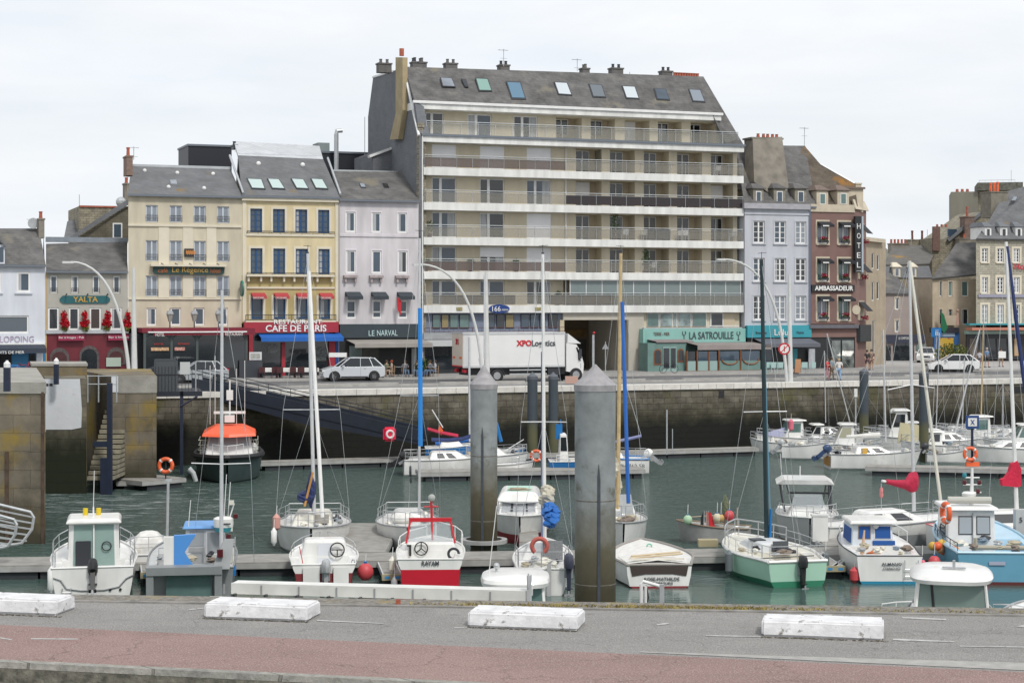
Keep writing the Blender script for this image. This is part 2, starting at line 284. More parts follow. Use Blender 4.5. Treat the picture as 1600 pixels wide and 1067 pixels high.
dirt = wallmat('granite_coping', (.60,.585,.54), (.66,.64,.6), (.3,.29,.26), 1.4, 3, .02, n=(1.5,.2))
cop = ebox('coping', -.12, 1.1, ZQ-.35, ZQ+.03, -100, 70, dirt, label='pale granite coping along the top of the far quay wall', category='coping')
kerb_m = mat('kerb_stone', (.36,.35,.33), .9, n=(2,.2))
for nm, bk, lab in (('kerb', 4.3, 'low pale kerb between the quayside path and the road'), ('kerb', 14.7, 'kerb of the pavement in front of the shop fronts')):
    ebox(nm, bk, bk+.28, ZQ, ZQ+.16, -100, 90, kerb_m, label=lab, category='kerb')
for k in range(8):
    u = -32+k*9.5; ebox('kerb', 5.35, 5.75, ZQ+.01, ZQ+.2, u, u+6.4, kerb_m, label='long low concrete separator beside the quay road', category='kerb', group='low separators beside the quay road')
for k in range(24): struct(ebox('road_marking', 10.3, 10.42, ZQ+.011, ZQ+.014, -70+k*7, -67+k*7, mline))
ebox('pavement', 14.98, 24, ZQ+.004, ZQ+.13, -100, 48, mat('pavement_slabs', (.28,.275,.265), .9, n=(1,.15)), kind='structure')
# the far quay wall
qw = wallmat('quay_masonry', (.115,.102,.082), (.155,.14,.11), (.07,.062,.05), .85, .42, .016, n=(.9,.55), bump=1,
    algae=[(2.4,3.7,(.045,.042,.028)), (1.8,2.5,(.013,.014,.011))], lichen=(.3,(.09,.088,.03),.55))
wl = ebox('quay_wall', -.02, 1.6, -3, ZQ-.35, -100, 90, qw, label='tall stained granite quay wall with dark weed band across the basin', category='quay wall')
for px, py, w_, h_ in ((1127,616,.42,.5), (1593,609,1.0,.5)):   # drain mouths
    p = edge(px,-.05,0); z = CAM-(py-HY)*p.y/F
    o = MB().box(-w_/2,w_/2,0,.1,-h_/2,h_/2).build('drain_mouth', black, None); o.location = p-wl.location; 
    o.parent = wl; q = wl.matrix_basis.inverted() @ Vector((0,0,0)); loc = Matrix.Rotation(-EDGE.th,4,'Z') @ (p-wl.location); o.location = (loc.x, loc.y, z)
# left: side return of the quay beside the lock
# ---------------------------------------------------------------- near quay
asph = tarmac('near_asphalt', (.245,.235,.225), (.12,.12,.12), (.44,.43,.41)); redasph = tarmac('red_asphalt', (.26,.178,.163), (.17,.10,.09), (.46,.38,.35), .35)
def poly(name, pts, z, m): return struct(MB().add([tuple(P(x,y,z)) for x, y in pts], [tuple(range(len(pts)))]).build(name, m))
def ext(pa, pb, t): return (pa[0]+(pb[0]-pa[0])*t, pa[1]+(pb[1]-pa[1])*t)
gA, gB = P(-50,926,ZQ), P(1650,951,ZQ); kA, kB = P(0,1031,ZQ), P(800,1069,ZQ)
def along(a, b, x): t_ = (x-a.x)/(b.x-a.x); return a+(b-a)*t_
def sheet(name, a, b, c, d, z, m, x0=-28, x1=42):
    q = [along(a,b,x0), along(a,b,x1), along(c,d,x1), along(c,d,x0)]; return struct(MB().add([(p.x,p.y,z) for p in q], [(0,1,2,3)]).build(name, m))
sheet('near_quay_ground', gA, gB, kA, kB, ZQ, asph)
rA, rB = P(0,976,ZQ), P(1600,1050,ZQ)
sheet('red_cycle_path', rA, rB, kA, kB, ZQ+.004, redasph)
c0, c1 = P(-50,938,ZQ), P(1650,964,ZQ)
sheet('gravel_verge', gA, gB, c0, c1, ZQ+.004, mat('gravel_edge', (.23,.215,.19), .95, n=(9,.45), bump=(40,.8), n2=(1.8,(.27,.22,.12),.56)))
# near quay wall below the edge, and the lower roadway in front of the kerb
MB().prism([along(gA,gB,-28), along(gA,gB,42), along(gA,gB,42)-Vector((0,1.2,0)), along(gA,gB,-28)-Vector((0,1.2,0))], 0, (0,0,-7)).build('near_quay_wall', qw, None, loc=(0,0,-.01), label='masonry wall under the near edge of the quay', category='quay wall')
kst = wallmat('kerb_granite', (.27,.265,.24), (.33,.32,.29), (.2,.19,.17), 1.6, 4, .02, n=(5,.35), bump=1.2); kface = mat('kerb_rough', (.13,.125,.10), .95, n=(6,.6), bump=(9,1))
q = [along(kA,kB,-20), along(kA,kB,10)]; dn = Vector((.0,-.16,0))
kt = MB().prism([q[0]+Vector((0,.02,.012)), q[1]+Vector((0,.02,.012)), q[1]+dn+Vector((0,0,.012)), q[0]+dn+Vector((0,0,.012))], 0, (0,0,-.10)).build('granite_kerb', kst, None, label='rough granite kerb along the bottom edge of the red path', category='kerb')
MB().prism([q[0]+dn*.9, q[1]+dn*.9, q[1]+dn*1.15-Vector((0,0,.34)), q[0]+dn*1.15-Vector((0,0,.34))], 0, (0,.3,0)).build('rough_face', kface, kt)
struct(MB().add([along(kA,kB,-28)-Vector((0,.1,.32)), along(kA,kB,42)-Vector((0,.1,.32)), (42,-8,ZQ-.32), (-28,-8,ZQ-.32)], [(0,1,2,3)]).build('lower_roadway', mat('lower_concrete', (.33,.32,.31), .9, n=(3,.2))))
pale = mat('worn_marking', (.42,.42,.41), .9, n=(5,.3), n2=(7,(.19,.19,.188),.56))
poly('path_edging', [(1000,1017),(1200,1023.5),(1610,1035),(1610,1047),(1200,1028),(1000,1018.5)], ZQ+.008, mat('pale_edging', (.33,.325,.31), .9, n=(4,.2)))
k = 0
for pts in ([(1408,963),(1478,966),(1479,968.5),(1411,965.5)], [(1395,997),(1490,1001),(1494,1003),(1395,999.5)], [(1103,991.5),(1188,993),(1188,994.8),(1103,993)], [(1025,974.5),(1043,972),(1046,974),(1028,976.5)], [(495,967.5),(600,973),(600,974.2),(495,969.5)],
            [(1500,1008),(1600,1009.5),(1600,1011),(1500,1009.5)], [(1585,978),(1600,976),(1606,978),(1606,980)], [(48,996.5),(122,997),(122,998.5),(48,998)], [(0,995),(18,998),(18,999.5),(0,996.5)], [(295,951),(318,949),(318,950.5),(295,952.5)], [(710,979.5),(730,979.5),(730,981),(710,981)], [(1250,959),(1300,959.5),(1300,961),(1250,960.4)]):
    poly('painted_line', pts, ZQ+.008, pale)
# dry yellow grass along the verge (uncountable)
g = MB()
for i in range(2600):
    px = rnd.choice([rnd.uniform(860,1290), rnd.uniform(960,1200), rnd.uniform(1290,1600) if rnd.random() < .3 else rnd.uniform(640,900)]); py = 947.5+.0148*(px-960)+rnd.gauss(0,1.3)
    if (px < 720 and rnd.random() < .6): continue
    p = P(px,py,ZQ+.004); a = rnd.uniform(0,6.28); h = rnd.uniform(.015,.05); d = Vector((math.cos(a),math.sin(a),0))*.012; le = Vector((rnd.uniform(-.04,.04), rnd.uniform(-.04,.04), h))
    g.add([p-d, p+d, p+le], [(0,1,2)])
o = g.build('dry_grass', mat('straw_grass', (.30,.24,.08), .9, n=(3,.5))); o['kind'] = 'stuff'; o['label'] = 'dry yellow grass along the edge of the near quay'; o['category'] = 'grass'
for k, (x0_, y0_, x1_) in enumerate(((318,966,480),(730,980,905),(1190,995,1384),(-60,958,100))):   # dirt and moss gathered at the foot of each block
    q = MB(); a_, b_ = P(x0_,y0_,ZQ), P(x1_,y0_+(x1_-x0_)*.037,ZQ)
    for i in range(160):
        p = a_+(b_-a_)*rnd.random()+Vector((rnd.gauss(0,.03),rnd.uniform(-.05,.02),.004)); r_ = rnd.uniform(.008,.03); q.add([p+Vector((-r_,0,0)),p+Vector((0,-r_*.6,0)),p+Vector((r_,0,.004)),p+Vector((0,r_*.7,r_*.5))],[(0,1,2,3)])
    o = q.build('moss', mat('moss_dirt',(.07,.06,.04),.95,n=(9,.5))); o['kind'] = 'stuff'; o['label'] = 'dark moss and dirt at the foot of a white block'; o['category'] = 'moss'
# wheel-stop blocks
bpaint = mat('flaking_white', (.66,.66,.67), .75, n=(3.5,.16), n2=(5,(.2,.19,.17),.585), bump=(7,.35))
def block(x0, x1, y, lab, seed):
    a = P(x0,y,ZQ); b2 = P(x1,y+(x1-x0)*.037,ZQ); ln = (b2-a).length; r2 = random.Random(seed)
    bm = bmesh.new(); bmesh.ops.create_cube(bm, size=1); bmesh.ops.scale(bm, vec=(ln,.82,.27), verts=bm.verts)
    bmesh.ops.translate(bm, vec=(ln/2,.41,.135), verts=bm.verts); 
    for v_ in bm.verts:
        if v_.co.z > .2: v_.co.y = .41+(v_.co.y-.41)*.9
    bmesh.ops.bevel(bm, geom=bm.edges[:], offset=.035, segments=3, affect='EDGES')
    bmesh.ops.subdivide_edges(bm, edges=bm.edges[:], cuts=3)
    for v_ in bm.verts: v_.co += Vector((r2.uniform(-1,1),r2.uniform(-1,1),r2.uniform(-1,1)))*.004
    me = bpy.data.meshes.new('concrete_wheel_stop'); bm.to_mesh(me); bm.free(); me.materials.append(bpaint)
    o = bpy.data.objects.new('concrete_wheel_stop', me); col.objects.link(o); o.location = a; o.rotation_euler.z = math.atan2(b2.y-a.y, b2.x-a.x)
    o['label'] = lab; o['category'] = 'wheel stop'; o['group'] = 'white painted concrete blocks along the near quay'
block(-75, 88, 955.5, 'white concrete block cut by the left edge of the photo', 1)
block(318, 480, 965, 'white concrete block in front of the left end of the aluminium gangway', 2)
block(730, 903, 979, 'white concrete block on the asphalt in front of the tall round pile', 3)
block(1190, 1381, 993.5, 'white concrete block with the most flaked paint, on the right', 4)
o = MB().box(-.045,.045,-.04,.04,0,.09).build('brick_piece', mat('brick_red', (.35,.10,.06), .9, n=(20,.3)), None, loc=P(622,943.5,ZQ)); o['label'] = 'small broken brick lying on the verge'; o['category'] = 'brick'
# near kerb lip between verge and asphalt
ab = [along(c0,c1,-28), along(c0,c1,40)]
MB().prism([ab[0]+Vector((0,0,.03)), ab[1]+Vector((0,0,.03)), ab[1]+Vector((0,.10,.03)), ab[0]+Vector((0,.10,.03))], 0, (0,0,-.05)).build('edging', mat('verge_edging', (.25,.24,.225), .95, n=(2.5,.4)), None, label='thin concrete edging between asphalt and gravel verge', category='kerb')
# ================================================================ buildings
class Bld:
    def __init__(s, name, label, cat, px, line=MAIN, zb=ZQ, group=None):
        s.X, s.Y = line.at(px); s.cs, s.sn = line.cs, line.sn; s.zb = zb; s.holes = []; s.th = line.th; a = (px-800)/F; s.sh = (a*s.cs+s.sn)/(s.cs-a*s.sn) if px < 600 else 0
        s.root = empty(name, label, cat, (s.X,s.Y,zb), line.th, group)
    def u(s, px, d=0):
        ox = s.X-s.sn*d; oy = s.Y+s.cs*d; a = (px-800)/F; return (a*oy-ox)/(s.cs-a*s.sn)
    def z(s, px, py, d=0): return CAM-(py-HY)*(s.Y+s.cs*d+s.u(px,d)*s.sn)/F-s.zb
    def side(s, px, py, u):               # (d, z) on the cross wall at u
        a = (px-800)/F; d = (s.X+u*s.cs-a*(s.Y+u*s.sn))/(s.sn+a*s.cs); return d, CAM-(py-HY)*(s.Y+s.cs*d+u*s.sn)/F-s.zb
    def box(s, name, x0, x1, y0, y1, d0, d1, m, xr=None, parent=None, **k):   # pixel rect x depth range (pixels read at depth d0)
        xr = xr or x0; return MB().box(s.u(x0,d0), s.u(x1,d0), d0, d1, s.z(xr,y1,d0), s.z(xr,y0,d0)).build(name, m, parent or s.root, **k)
    def win(s, x0, x1, y0, y1, xr=None, style='casement', fm=white, gm=None, rec=.16, t=.075, surround=None, sill=None, d=0, hole=True, z01=None, bars=0):
        xr = xr or x0; u0, u1 = s.u(x0,d), s.u(x1,d)
        z1, z0 = z01[::-1] if z01 else (s.z(xr,y0,d), s.z(xr,y1,d))
        if hole: s.holes.append((u0,u1,z0,z1))
        gm = gm or rnd.choice([glass_dark, glass_blue, glass_blue, glass_cur]); w_ = u1-u0; h = z1-z0; y = d+rec
        f = MB(); f.box(u0,u0+t,y-.04,y+.04,z0,z1).box(u1-t,u1,y-.04,y+.04,z0,z1).box(u0+t,u1-t,y-.04,y+.04,z1-t,z1).box(u0+t,u1-t,y-.04,y+.04,z0,z0+t*1.2)
        mid = (u0+u1)/2
        if style in ('casement','grid'): f.box(mid-t*.7,mid+t*.7,y-.05,y+.03,z0+t*1.2,z1-t)
        if style == 'grid':
            for k in range(1, 4 if h > 1.3 else 3): zz = z0+h*k/(4 if h > 1.3 else 3); f.box(u0+t,mid-t*.7,y-.03,y+.02,zz-.025,zz+.025).box(mid+t*.7,u1-t,y-.03,y+.02,zz-.025,zz+.025)
        if style == 'transom': f.box(u0+t,u1-t,y-.05,y+.03,z0+h*.32,z0+h*.32+t)
        fo = f.build('window', fm, s.root)
        MB().box(u0+t*.5,u1-t*.5,y,y+.015,z0+t*.5,z1-t*.5).build('pane', gm, fo)
        if gm in (glass_dark,glass_blue) and rnd.random() < .5 and h > 1: c_ = rnd.choice([.25,.35,.2]); MB().box(u0+t,u0+t+w_*c_,y-.012,y-.004,z0+t*1.2,z1-t).build('curtain', mat('net_curtain',(.36,.37,.38),.35,n=(6,.25),streak=.1), fo)
        if surround:
            sm, sw = surround; MB().box(u0-sw,u0,d-.035,d+.05,z0,z1).box(u1,u1+sw,d-.035,d+.05,z0,z1).box(u0-sw,u1+sw,d-.035,d+.05,z1,z1+sw).build('surround', sm, fo)
        if sill: MB().box(u0-.14,u1+.14,d-.12,d+.06,z0-.11,z0-.002).build('sill', sill, fo)
        if bars:
            q = MB().box(u0,u1,d-.07,d-.03,z0+bars,z0+bars+.035).box(u0,u1,d-.07,d-.03,z0+.08,z0+.105)
            n = max(3,int(w_/.13))
            for k in range(n+1): q.box(u0+w_*k/n-.009,u0+w_*k/n+.009,d-.06,d-.04,z0+.08,z0+bars)
            q.build('window_railing', dark, fo)
        return fo
    def wall(s, u0, u1, z0, z1, m, d=0, dep=.3, name='wall', parent=None, holes=None):
        hs = [h for h in (holes if holes is not None else s.holes) if h[0] > u0-.01 and h[1] < u1+.01 and h[2] >= z0-.01 and h[3] <= z1+.01]
        us = sorted({u0,u1}|{h[0] for h in hs}|{h[1] for h in hs}); zs = sorted({z0,z1}|{h[2] for h in hs}|{h[3] for h in hs}); b_ = MB()
        for i in range(len(us)-1):
            for j in range(len(zs)-1):
                cu, cz = (us[i]+us[i+1])/2, (zs[j]+zs[j+1])/2
                if us[i+1]-us[i] < 1e-5 or zs[j+1]-zs[j] < 1e-5: continue
                if any(h[0] < cu < h[1] and h[2] < cz < h[3] for h in hs): continue
                b_.add([(us[i],d,zs[j]),(us[i+1],d,zs[j]),(us[i+1],d,zs[j+1]),(us[i],d,zs[j+1])], [(0,1,2,3)])
        for a, c, e, g_ in hs:
            b_.add([(a,d,e),(c,d,e),(c,d,g_),(a,d,g_),(a,d+dep,e),(c,d+dep,e),(c,d+dep,g_),(a,d+dep,g_)], [(0,1,5,4),(1,2,6,5),(2,3,7,6),(3,0,4,7)])
        me = b_.build(name, m, parent or s.root); return me
    def body(s, u0, u1, z1, dep, m, name='side_walls', z0=-.3):
        k = s.sh*dep; return MB().add([(u0,0.01,z0),(u1,0.01,z0),(u1+k,dep,z0),(u0+k,dep,z0),(u0,.01,z1),(u1,.01,z1),(u1+k,dep,z1),(u0+k,dep,z1)], [(1,2,6,5),(2,3,7,6),(3,0,4,7),(4,5,6,7)]).build(name, m, s.root)
    def roof(s, eave, ridge, dr, m, th=.18, over=.25, name='roof', back=True, gable=None):
        """eave=(px0,py,px1), ridge=(px0,py0,px1,py1) read at depth dr"""
        e0, e1 = s.u(eave[0],-over), s.u(eave[2],-over); ez = s.z(eave[0],eave[1],-over)
        r0, r1 = s.u(ridge[0],dr), s.u(ridge[2],dr); z0, z1 = s.z(ridge[0],ridge[1],dr), s.z(ridge[2],ridge[3],dr)
        q = MB().slab([(e0,-over,ez),(e1,-over,ez),(r1,dr,z1),(r0,dr,z0)], th)
        if back: q.slab([(r0,dr+.01,z0),(r1,dr+.01,z1),(e1+(2*(r1-e1) if s.sh else 0),2*dr+over,ez),(e0+(2*(r0-e0) if s.sh else 0),2*dr+over,ez)], th)
        o = q.build(name, m, s.root); MB().box(e0,e1,-over-.12,-over+.02,ez-.16,ez-.02).build('gutter', gutter, o)
        if gable: 
            for uu in (e0+.02, e1-.02): k = s.sh*dr; MB().prism([(uu,0.02,ez-.2),(uu+2*k,2*dr-.02,ez-.2),(uu+k,dr,min(z0,z1)-.2)], 0, (.02 if uu == e0+.02 else -.02,0,0)).build('gable', gable, s.root)
        return o
    def chim(s, px0, px1, py0, py1, d, dd, m=render_t, pots=1, poth=.5, potm=None, potc=None):
        u0, u1 = s.u(px0,d), s.u(px1,d); z0, z1 = s.z(px0,py1,d), s.z(px0,py0,d)
        o = MB().box(u0,u1,d,d+dd,z0,z1-.12).box(u0-.06,u1+.06,d-.06,d+dd+.06,z1-.12,z1).build('chimney', m, s.root)
        for k in range(pots):
            if u1-u0 > dd: c = (u0+(u1-u0)*(k+.5)/pots, d+dd/2, z1)
            else: c = ((u0+u1)/2, d+dd*(k+.5)/pots, z1)
            MB().lathe([(.14,0),(.115,poth*.8),(.14,poth*.82),(.14,poth)], c, 10).build('chimney_pot', potm or terracotta, o)
        return o
    def skylight(s, pts, dref, m, roofobj, fm=dark):   # pts: four (u,d,z) corners
        o = MB().slab(pts, -.07).build('skylight', fm, s.root)
        c = sum((Vector(p) for p in pts), Vector())/4; q = [c+(Vector(p)-c)*.86 for p in pts]; n = (Vector(pts[1])-Vector(pts[0])).cross(Vector(pts[2])-Vector(pts[0])).normalized()
        MB().slab([p+n*.085 for p in q], -.01).build('pane', m, o); return o
    def awning(s, x0, x1, y0, y1, out, m, xr=None, val=.15, d=0, name='awning', parent=None, sides=False):
        xr = xr or x0; u0, u1 = s.u(x0,d), s.u(x1,d); z1 = s.z(xr,y0,d); z0 = s.z(xr,y1,d-out)
        q = MB().slab([(u0,d-out,z0+val),(u1,d-out,z0+val),(u1,d-.01,z1),(u0,d-.01,z1)], .025).box(u0,u1,d-out-.012,d-out+.006,z0,z0+val-.012)
        if sides:
            for uu in (u0,u1): q.add([(uu,d-out,z0+val),(uu,d-.01,z1),(uu,d-.01,z0+val)], [(0,1,2)])
        return q.build(name, m, parent or s.root)
    def sign(s, txt, x0, x1, y0, y1, d, m, xr=None, bold=.012, parent=None, name='lettering'):
        xr = xr or x0; return text(parent or s.root, txt, s.u(x0,d), s.u(x1,d), s.z(xr,y1,d), s.z(xr,y0,d), d, m, name, bold)
    def antenna(s, px, py0, py1, d=3, yagi=True):
        u0 = s.u(px,d); z0, z1 = s.z(px,py1,d), s.z(px,py0,d); q = MB().tube([(u0,d,z0),(u0,d,z1)], .03, 5)
        if yagi:
            q.tube([(u0-.5,d,z1-.1),(u0+.4,d,z1-.1)], .018, 4)
            for k in range(6): q.tube([(u0-.45+.16*k,d-.22,z1-.1),(u0-.45+.16*k,d+.22,z1-.1)], .012, 4)
            q.tube([(u0-.3,d,z1-.8),(u0+.3,d,z1-.8)], .015, 4)
        return q.build('antenna', galv, s.root)
def onroof(eu, ez, over, ru, rz, dr):     # returns f(px-fraction...) helper: point on a roof plane
    pass
def roofpt(B, px, py, a, b, c):           # ray against a plane given by three local points
    M = Matrix.Rotation(B.th,4,'Z'); o = Matrix.Rotation(-B.th,4,'Z') @ (Vector((0,0,CAM))-Vector((B.X,B.Y,B.zb))); dr = Matrix.Rotation(-B.th,4,'Z') @ Vector(((px-800)/F,1,-(py-HY)/F))
    a, b, c = Vector(a), Vector(b), Vector(c); n = (b-a).cross(c-a); t_ = (a-o).dot(n)/dr.dot(n); return o+dr*t_
def sky4(B, quad, plane, m, fm=dark):     # quad: four pixel corners BL, BR, TR, TL
    return B.skylight([roofpt(B,x,y,*plane) for x, y in quad], 0, m, None, fm)
def rplane(B, px0, py0, px1, dr, rx, ry, over=.25):
    return [(B.u(px0,-over),-over,B.z(px0,py0,-over)), (B.u(px1,-over),-over,B.z(px0,py0,-over)), (B.u(rx,dr),dr,B.z(rx,ry,dr))]
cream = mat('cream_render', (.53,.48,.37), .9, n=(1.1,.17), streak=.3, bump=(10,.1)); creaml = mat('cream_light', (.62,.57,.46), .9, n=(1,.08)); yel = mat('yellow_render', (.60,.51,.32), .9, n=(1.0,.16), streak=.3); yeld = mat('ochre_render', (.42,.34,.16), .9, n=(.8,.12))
lil = mat('lilac_render', (.55,.525,.545), .9, n=(1,.2), streak=.25); lil2 = mat('lilac_blue_render', (.46,.475,.515), .9, n=(.9,.14), streak=.3); brown = mat('brown_render', (.20,.12,.105), .85, n=(.8,.12)); whit = mat('white_render', (.60,.63,.68), .9, n=(.9,.14), streak=.3)
greyr = mat('grey_green_render', (.38,.37,.33), .9, n=(.7,.1)); beige = mat('beige_stone', (.50,.44,.34), .85, n=(2,.12)); darksh = mat('shop_dark', (.018,.02,.022), .5)
letw = mat('white_letters', (.72,.72,.7), .5); letd = mat('dark_letters', (.05,.06,.07), .6); gold = mat('gold_letters', (.45,.28,.06), .5)
# --- 1 white house at the left edge
B = Bld('white_house', 'white rendered house with seafood shop, at the left edge', 'house', 0)
ul, ur = B.u(-40), B.u(71.5); zt = B.z(60,413)
for x0, x1, y0, y1 in ((26,47.5,425,457),(-12,1.5,425,457)): B.win(x0,x1,y0,y1,30,'single',gm=glass_blue,sill=whit,t=.14,rec=.06)
B.win(-30,45,493,521,30,'single',gm=mat('glass_grey',(.10,.12,.14),.1),rec=.12,t=.12)
B.wall(ul,ur,-.2,zt,whit); B.body(ul,ur,zt,8,whit)
B.roof((-40,413,71.5),(-40,357,61,357),4,slate_w,gable=whit)
B.chim(60.5,69.5,341,372,2.8,1.4,pots=1,poth=.55)
B.antenna(52,341,357,3.5)
MB().lathe([(.42,0),(.34,.1),(.15,.16),(.02,.18)], (0,0,0), 16, 'y').build('satellite_dish', galv, B.root, loc=(B.u(52,3.4),3.4,B.z(52,349,3.4)))
o = MB().hexa([(B.u(-10),-.3,zt),(B.u(7),-.3,zt),(B.u(7),2.6,zt),(B.u(-10),2.6,zt)], [(B.u(-10),-.3,zt+1.5),(B.u(7),-.3,zt+1.4),(B.u(7),2.6,zt+1.5),(B.u(-10),2.6,zt+1.5)]).build('dormer', whit, B.root)
MB().slab([(B.u(-14),-.5,zt+2.6),(B.u(9.5),-.5,zt+1.3),(B.u(9.5),3,zt+1.3),(B.u(-14),3,zt+2.6)], .12).build('dormer_roof', slate, o)
MB().box(B.u(-4),B.u(5),-.34,-.3,zt+.15,zt+1.25).build('window', glass_blue, o)
shopb = mat('shop_blue', (.02,.16,.33), .5, n=(2,.1))
z1 = B.z(30,540); B.box('shop_front', -40, 71, 541, 588, -.12, .1, shopb, 30); B.box('shop_window', -30, 18, 550, 580, -.16, -.12, glass_dark, 30); B.box('door', 45, 55, 553, 589, -.17, -.12, glass_dark, 30)
B.box('window_poster', 57, 67, 551, 575, -.2, -.15, whit, 30)
a = B.awning(-40,69,537,552,1.7,mat('awning_navy',(.03,.04,.06),.8),30,val=.35); B.box('awning_case',-40,70,536,541,-.3,0,white,30)
B.sign('LOPOING',0,53,525,535,-.03,mat('sign_purple',(.33,.26,.36),.6),30,.0); 
z_ = B.z(30,549.5,-1.7); text(B.root, 'FRUITS DE MER', B.u(-12,-1.7), B.u(38,-1.7), z_-.14, z_+.06, -1.715, letw, bold=0)
# --- 2 the YALTA building
B = Bld('bar_building', 'low grey bar building with teal YALTA sign and red ground floor', 'building', 72)
ul, ur = B.u(72), B.u(200); zt = B.z(140,425)
for x0, x1 in ((78.5,89.5),(111.5,122.5),(145,155.5),(177,187.5)): B.win(x0,x1,431,458,140,'single',t=.09,rec=.1,bars=.35,surround=(greyr,.05))
for i, (x0, x1) in enumerate(((75,92),(107.5,124),(140,158),(172.5,190.5))): B.win(x0,x1,480.5,516,140,'single',gm=[glass_dark,glass_dark,mat('glass_brown',(.05,.035,.03),.1),glass_dark][i],t=.12,rec=.1)
z2 = B.z(140,521); arch = [(B.u(x0),B.u(x1),B.z(140,588),B.z(140,y)) for x0, x1, y in ((78,110,546),(124,154,540),(166,195,546))]
B.wall(ul,ur,z2,zt,greyr); mr_ = mat('maroon_paint', (.13,.012,.022), .5, n=(1,.25)); B.body(ul,ur,zt,8,greyr)
B.box('ground_floor', 73, 200, 521, 588, -.06, .2, mr_, 140); B.box('cornice', 72, 200, 515.5, 521, -.22, 0, zinc, 140)
def archp(B, name, x0, x1, ytop, ybot, d, m, parent=None, xr=140, th=.05):
    u0, u1 = B.u(x0,d), B.u(x1,d); z0, zt_ = B.z(xr,ybot,d), B.z(xr,ytop,d); r = (u1-u0)/2; zc = max(z0, zt_-r)
    pts = [(u0,d,z0),(u1,d,z0)]+[(u0+r+r*math.cos(a),d,zc+(zt_-zc)*math.sin(a)) for a in [math.pi*k/12 for k in range(13)]]
    return MB().prism(pts, 0, (0,th,0)).build(name, m, parent or B.root)
maroon_d = mat('maroon_trim', (.06,.012,.015), .6, n=(3,.3))
for x0, x1, nm in ((78,108,'arched_window'),(124,155,'door'),(167,196,'arched_window')):
    o = archp(B, nm, x0, x1, 540 if nm == 'door' else 543, 589 if nm == 'door' else 570, -.14, mat('stone_trim_dark',(.09,.075,.075),.8,n=(6,.4)) )
    archp(B, 'pane', x0+3.5, x1-3.5, 545 if nm == 'door' else 549, 588 if nm == 'door' else 567, -.19, glass_dark if nm == 'door' else maroon_d, o)
B.box('menu_board', 166, 189, 559, 573, -.22, -.16, mat('menu_green',(.35,.42,.36),.5), 140)
plumr = mat('awning_plum', (.25,.02,.06), .8)
for x0, x1, tx in ((91,132,'Bar à Images - Pub'),(169,202,'Bar à Images')):
    B.box('awning', x0, x1, 524, 532, -.5, -.1, plumr, 140); B.sign(tx, x0+1, x1-1, 525.5, 529.5, -.51, letw, 140, 0)
rd = B.roof((72,423,200),(72,381,197,378),4.5,slate_w); B.box('ridge_flashing', 72, 200, 371, 379, 4.5, 4.9, mat('lead_flashing',(.22,.25,.29),.5,n=(3,.2)), 140)
teal = mat('teal_sign', (.012,.10,.115), .5, n=(4,.15))
u0, u1, zc, zd = B.u(93.5,-.1), B.u(172,-.1), B.z(140,474,-.1), B.z(140,462,-.1); c_ = .22
o = MB().prism([(u0,-.1,zc+c_),(u0+c_,-.1,zc),(u1-c_,-.1,zc),(u1,-.1,zc+c_),(u1,-.1,zd-c_),(u1-c_,-.1,zd),(u0+c_,-.1,zd),(u0,-.1,zd-c_)], 0, (0,.08,0)).build('sign_board', teal, B.root)
B.sign('YALTA', 114, 153, 463.5, 472, -.11, gold, 140, .02, o)
for x in (103,136,167): MB().tube([(B.u(x),0,B.z(140,461)),(B.u(x),-.5,B.z(140,459)),(B.u(x),-.6,B.z(140,461))], .04, 5).build('sign_lamp', dark, B.root)
B.box('downpipe', 71.5, 73, 425, 588, -.08, .0, mat('ochre_stone',(.45,.30,.14),.9), 73)
flower = mat('red_flowers', (.55,.005,.02), .8, n=(14,.5)); leaf = mat('green_leaves', (.06,.11,.025), .8, n=(12,.5)); leafy = mat('yellow_green_leaves', (.16,.19,.04), .8, n=(12,.5))
def clump(q, c, r, n, sz, sq=(1,1,1)):    # many small leaf faces through a volume
    for i in range(n):
        d = Vector((rnd.gauss(0,1),rnd.gauss(0,1),rnd.gauss(0,1))).normalized()*r*rnd.random()**.4; p = Vector(c)+Vector((d.x*sq[0],d.y*sq[1],d.z*sq[2]))
        a = Vector((rnd.gauss(0,1),rnd.gauss(0,1),rnd.gauss(0,1))).normalized(); b_ = a.orthogonal().normalized().cross(a)*sz*rnd.uniform(.6,1.2); a = a*sz*rnd.uniform(.6,1.3)
        q.add([p-a, p-b_, p+a, p+b_], [(0,1,2,3)])
    return q
for x, lab in ((101,'leftmost'),(133,'second from the left'),(167,'third from the left'),(199,'rightmost, half behind the lamp post')):
    r_ = empty('flower_basket', 'hanging basket of red flowers on the grey bar front, '+lab, 'flower basket', (B.X+B.cs*B.u(x,-.3)+B.sn*.3, B.Y+B.sn*B.u(x,-.3)-B.cs*.3, B.zb+B.z(140,512)), B.th, 'red flower baskets on the bar front')
    clump(clump(MB(), (0,0,.35), .38, 130, .1), (.08*(1 if x > 150 else -.4),0,.95), .22, 60, .1, (1,1,1.5)).build('flowers', flower, r_); clump(MB(), (0,0,-.02), .28, 50, .09).build('leaves', leafy, r_)
    MB().tube([(0,.3,1.3),(0,0,1.35),(0,0,1.0)], .02, 4).build('bracket', dark, r_)
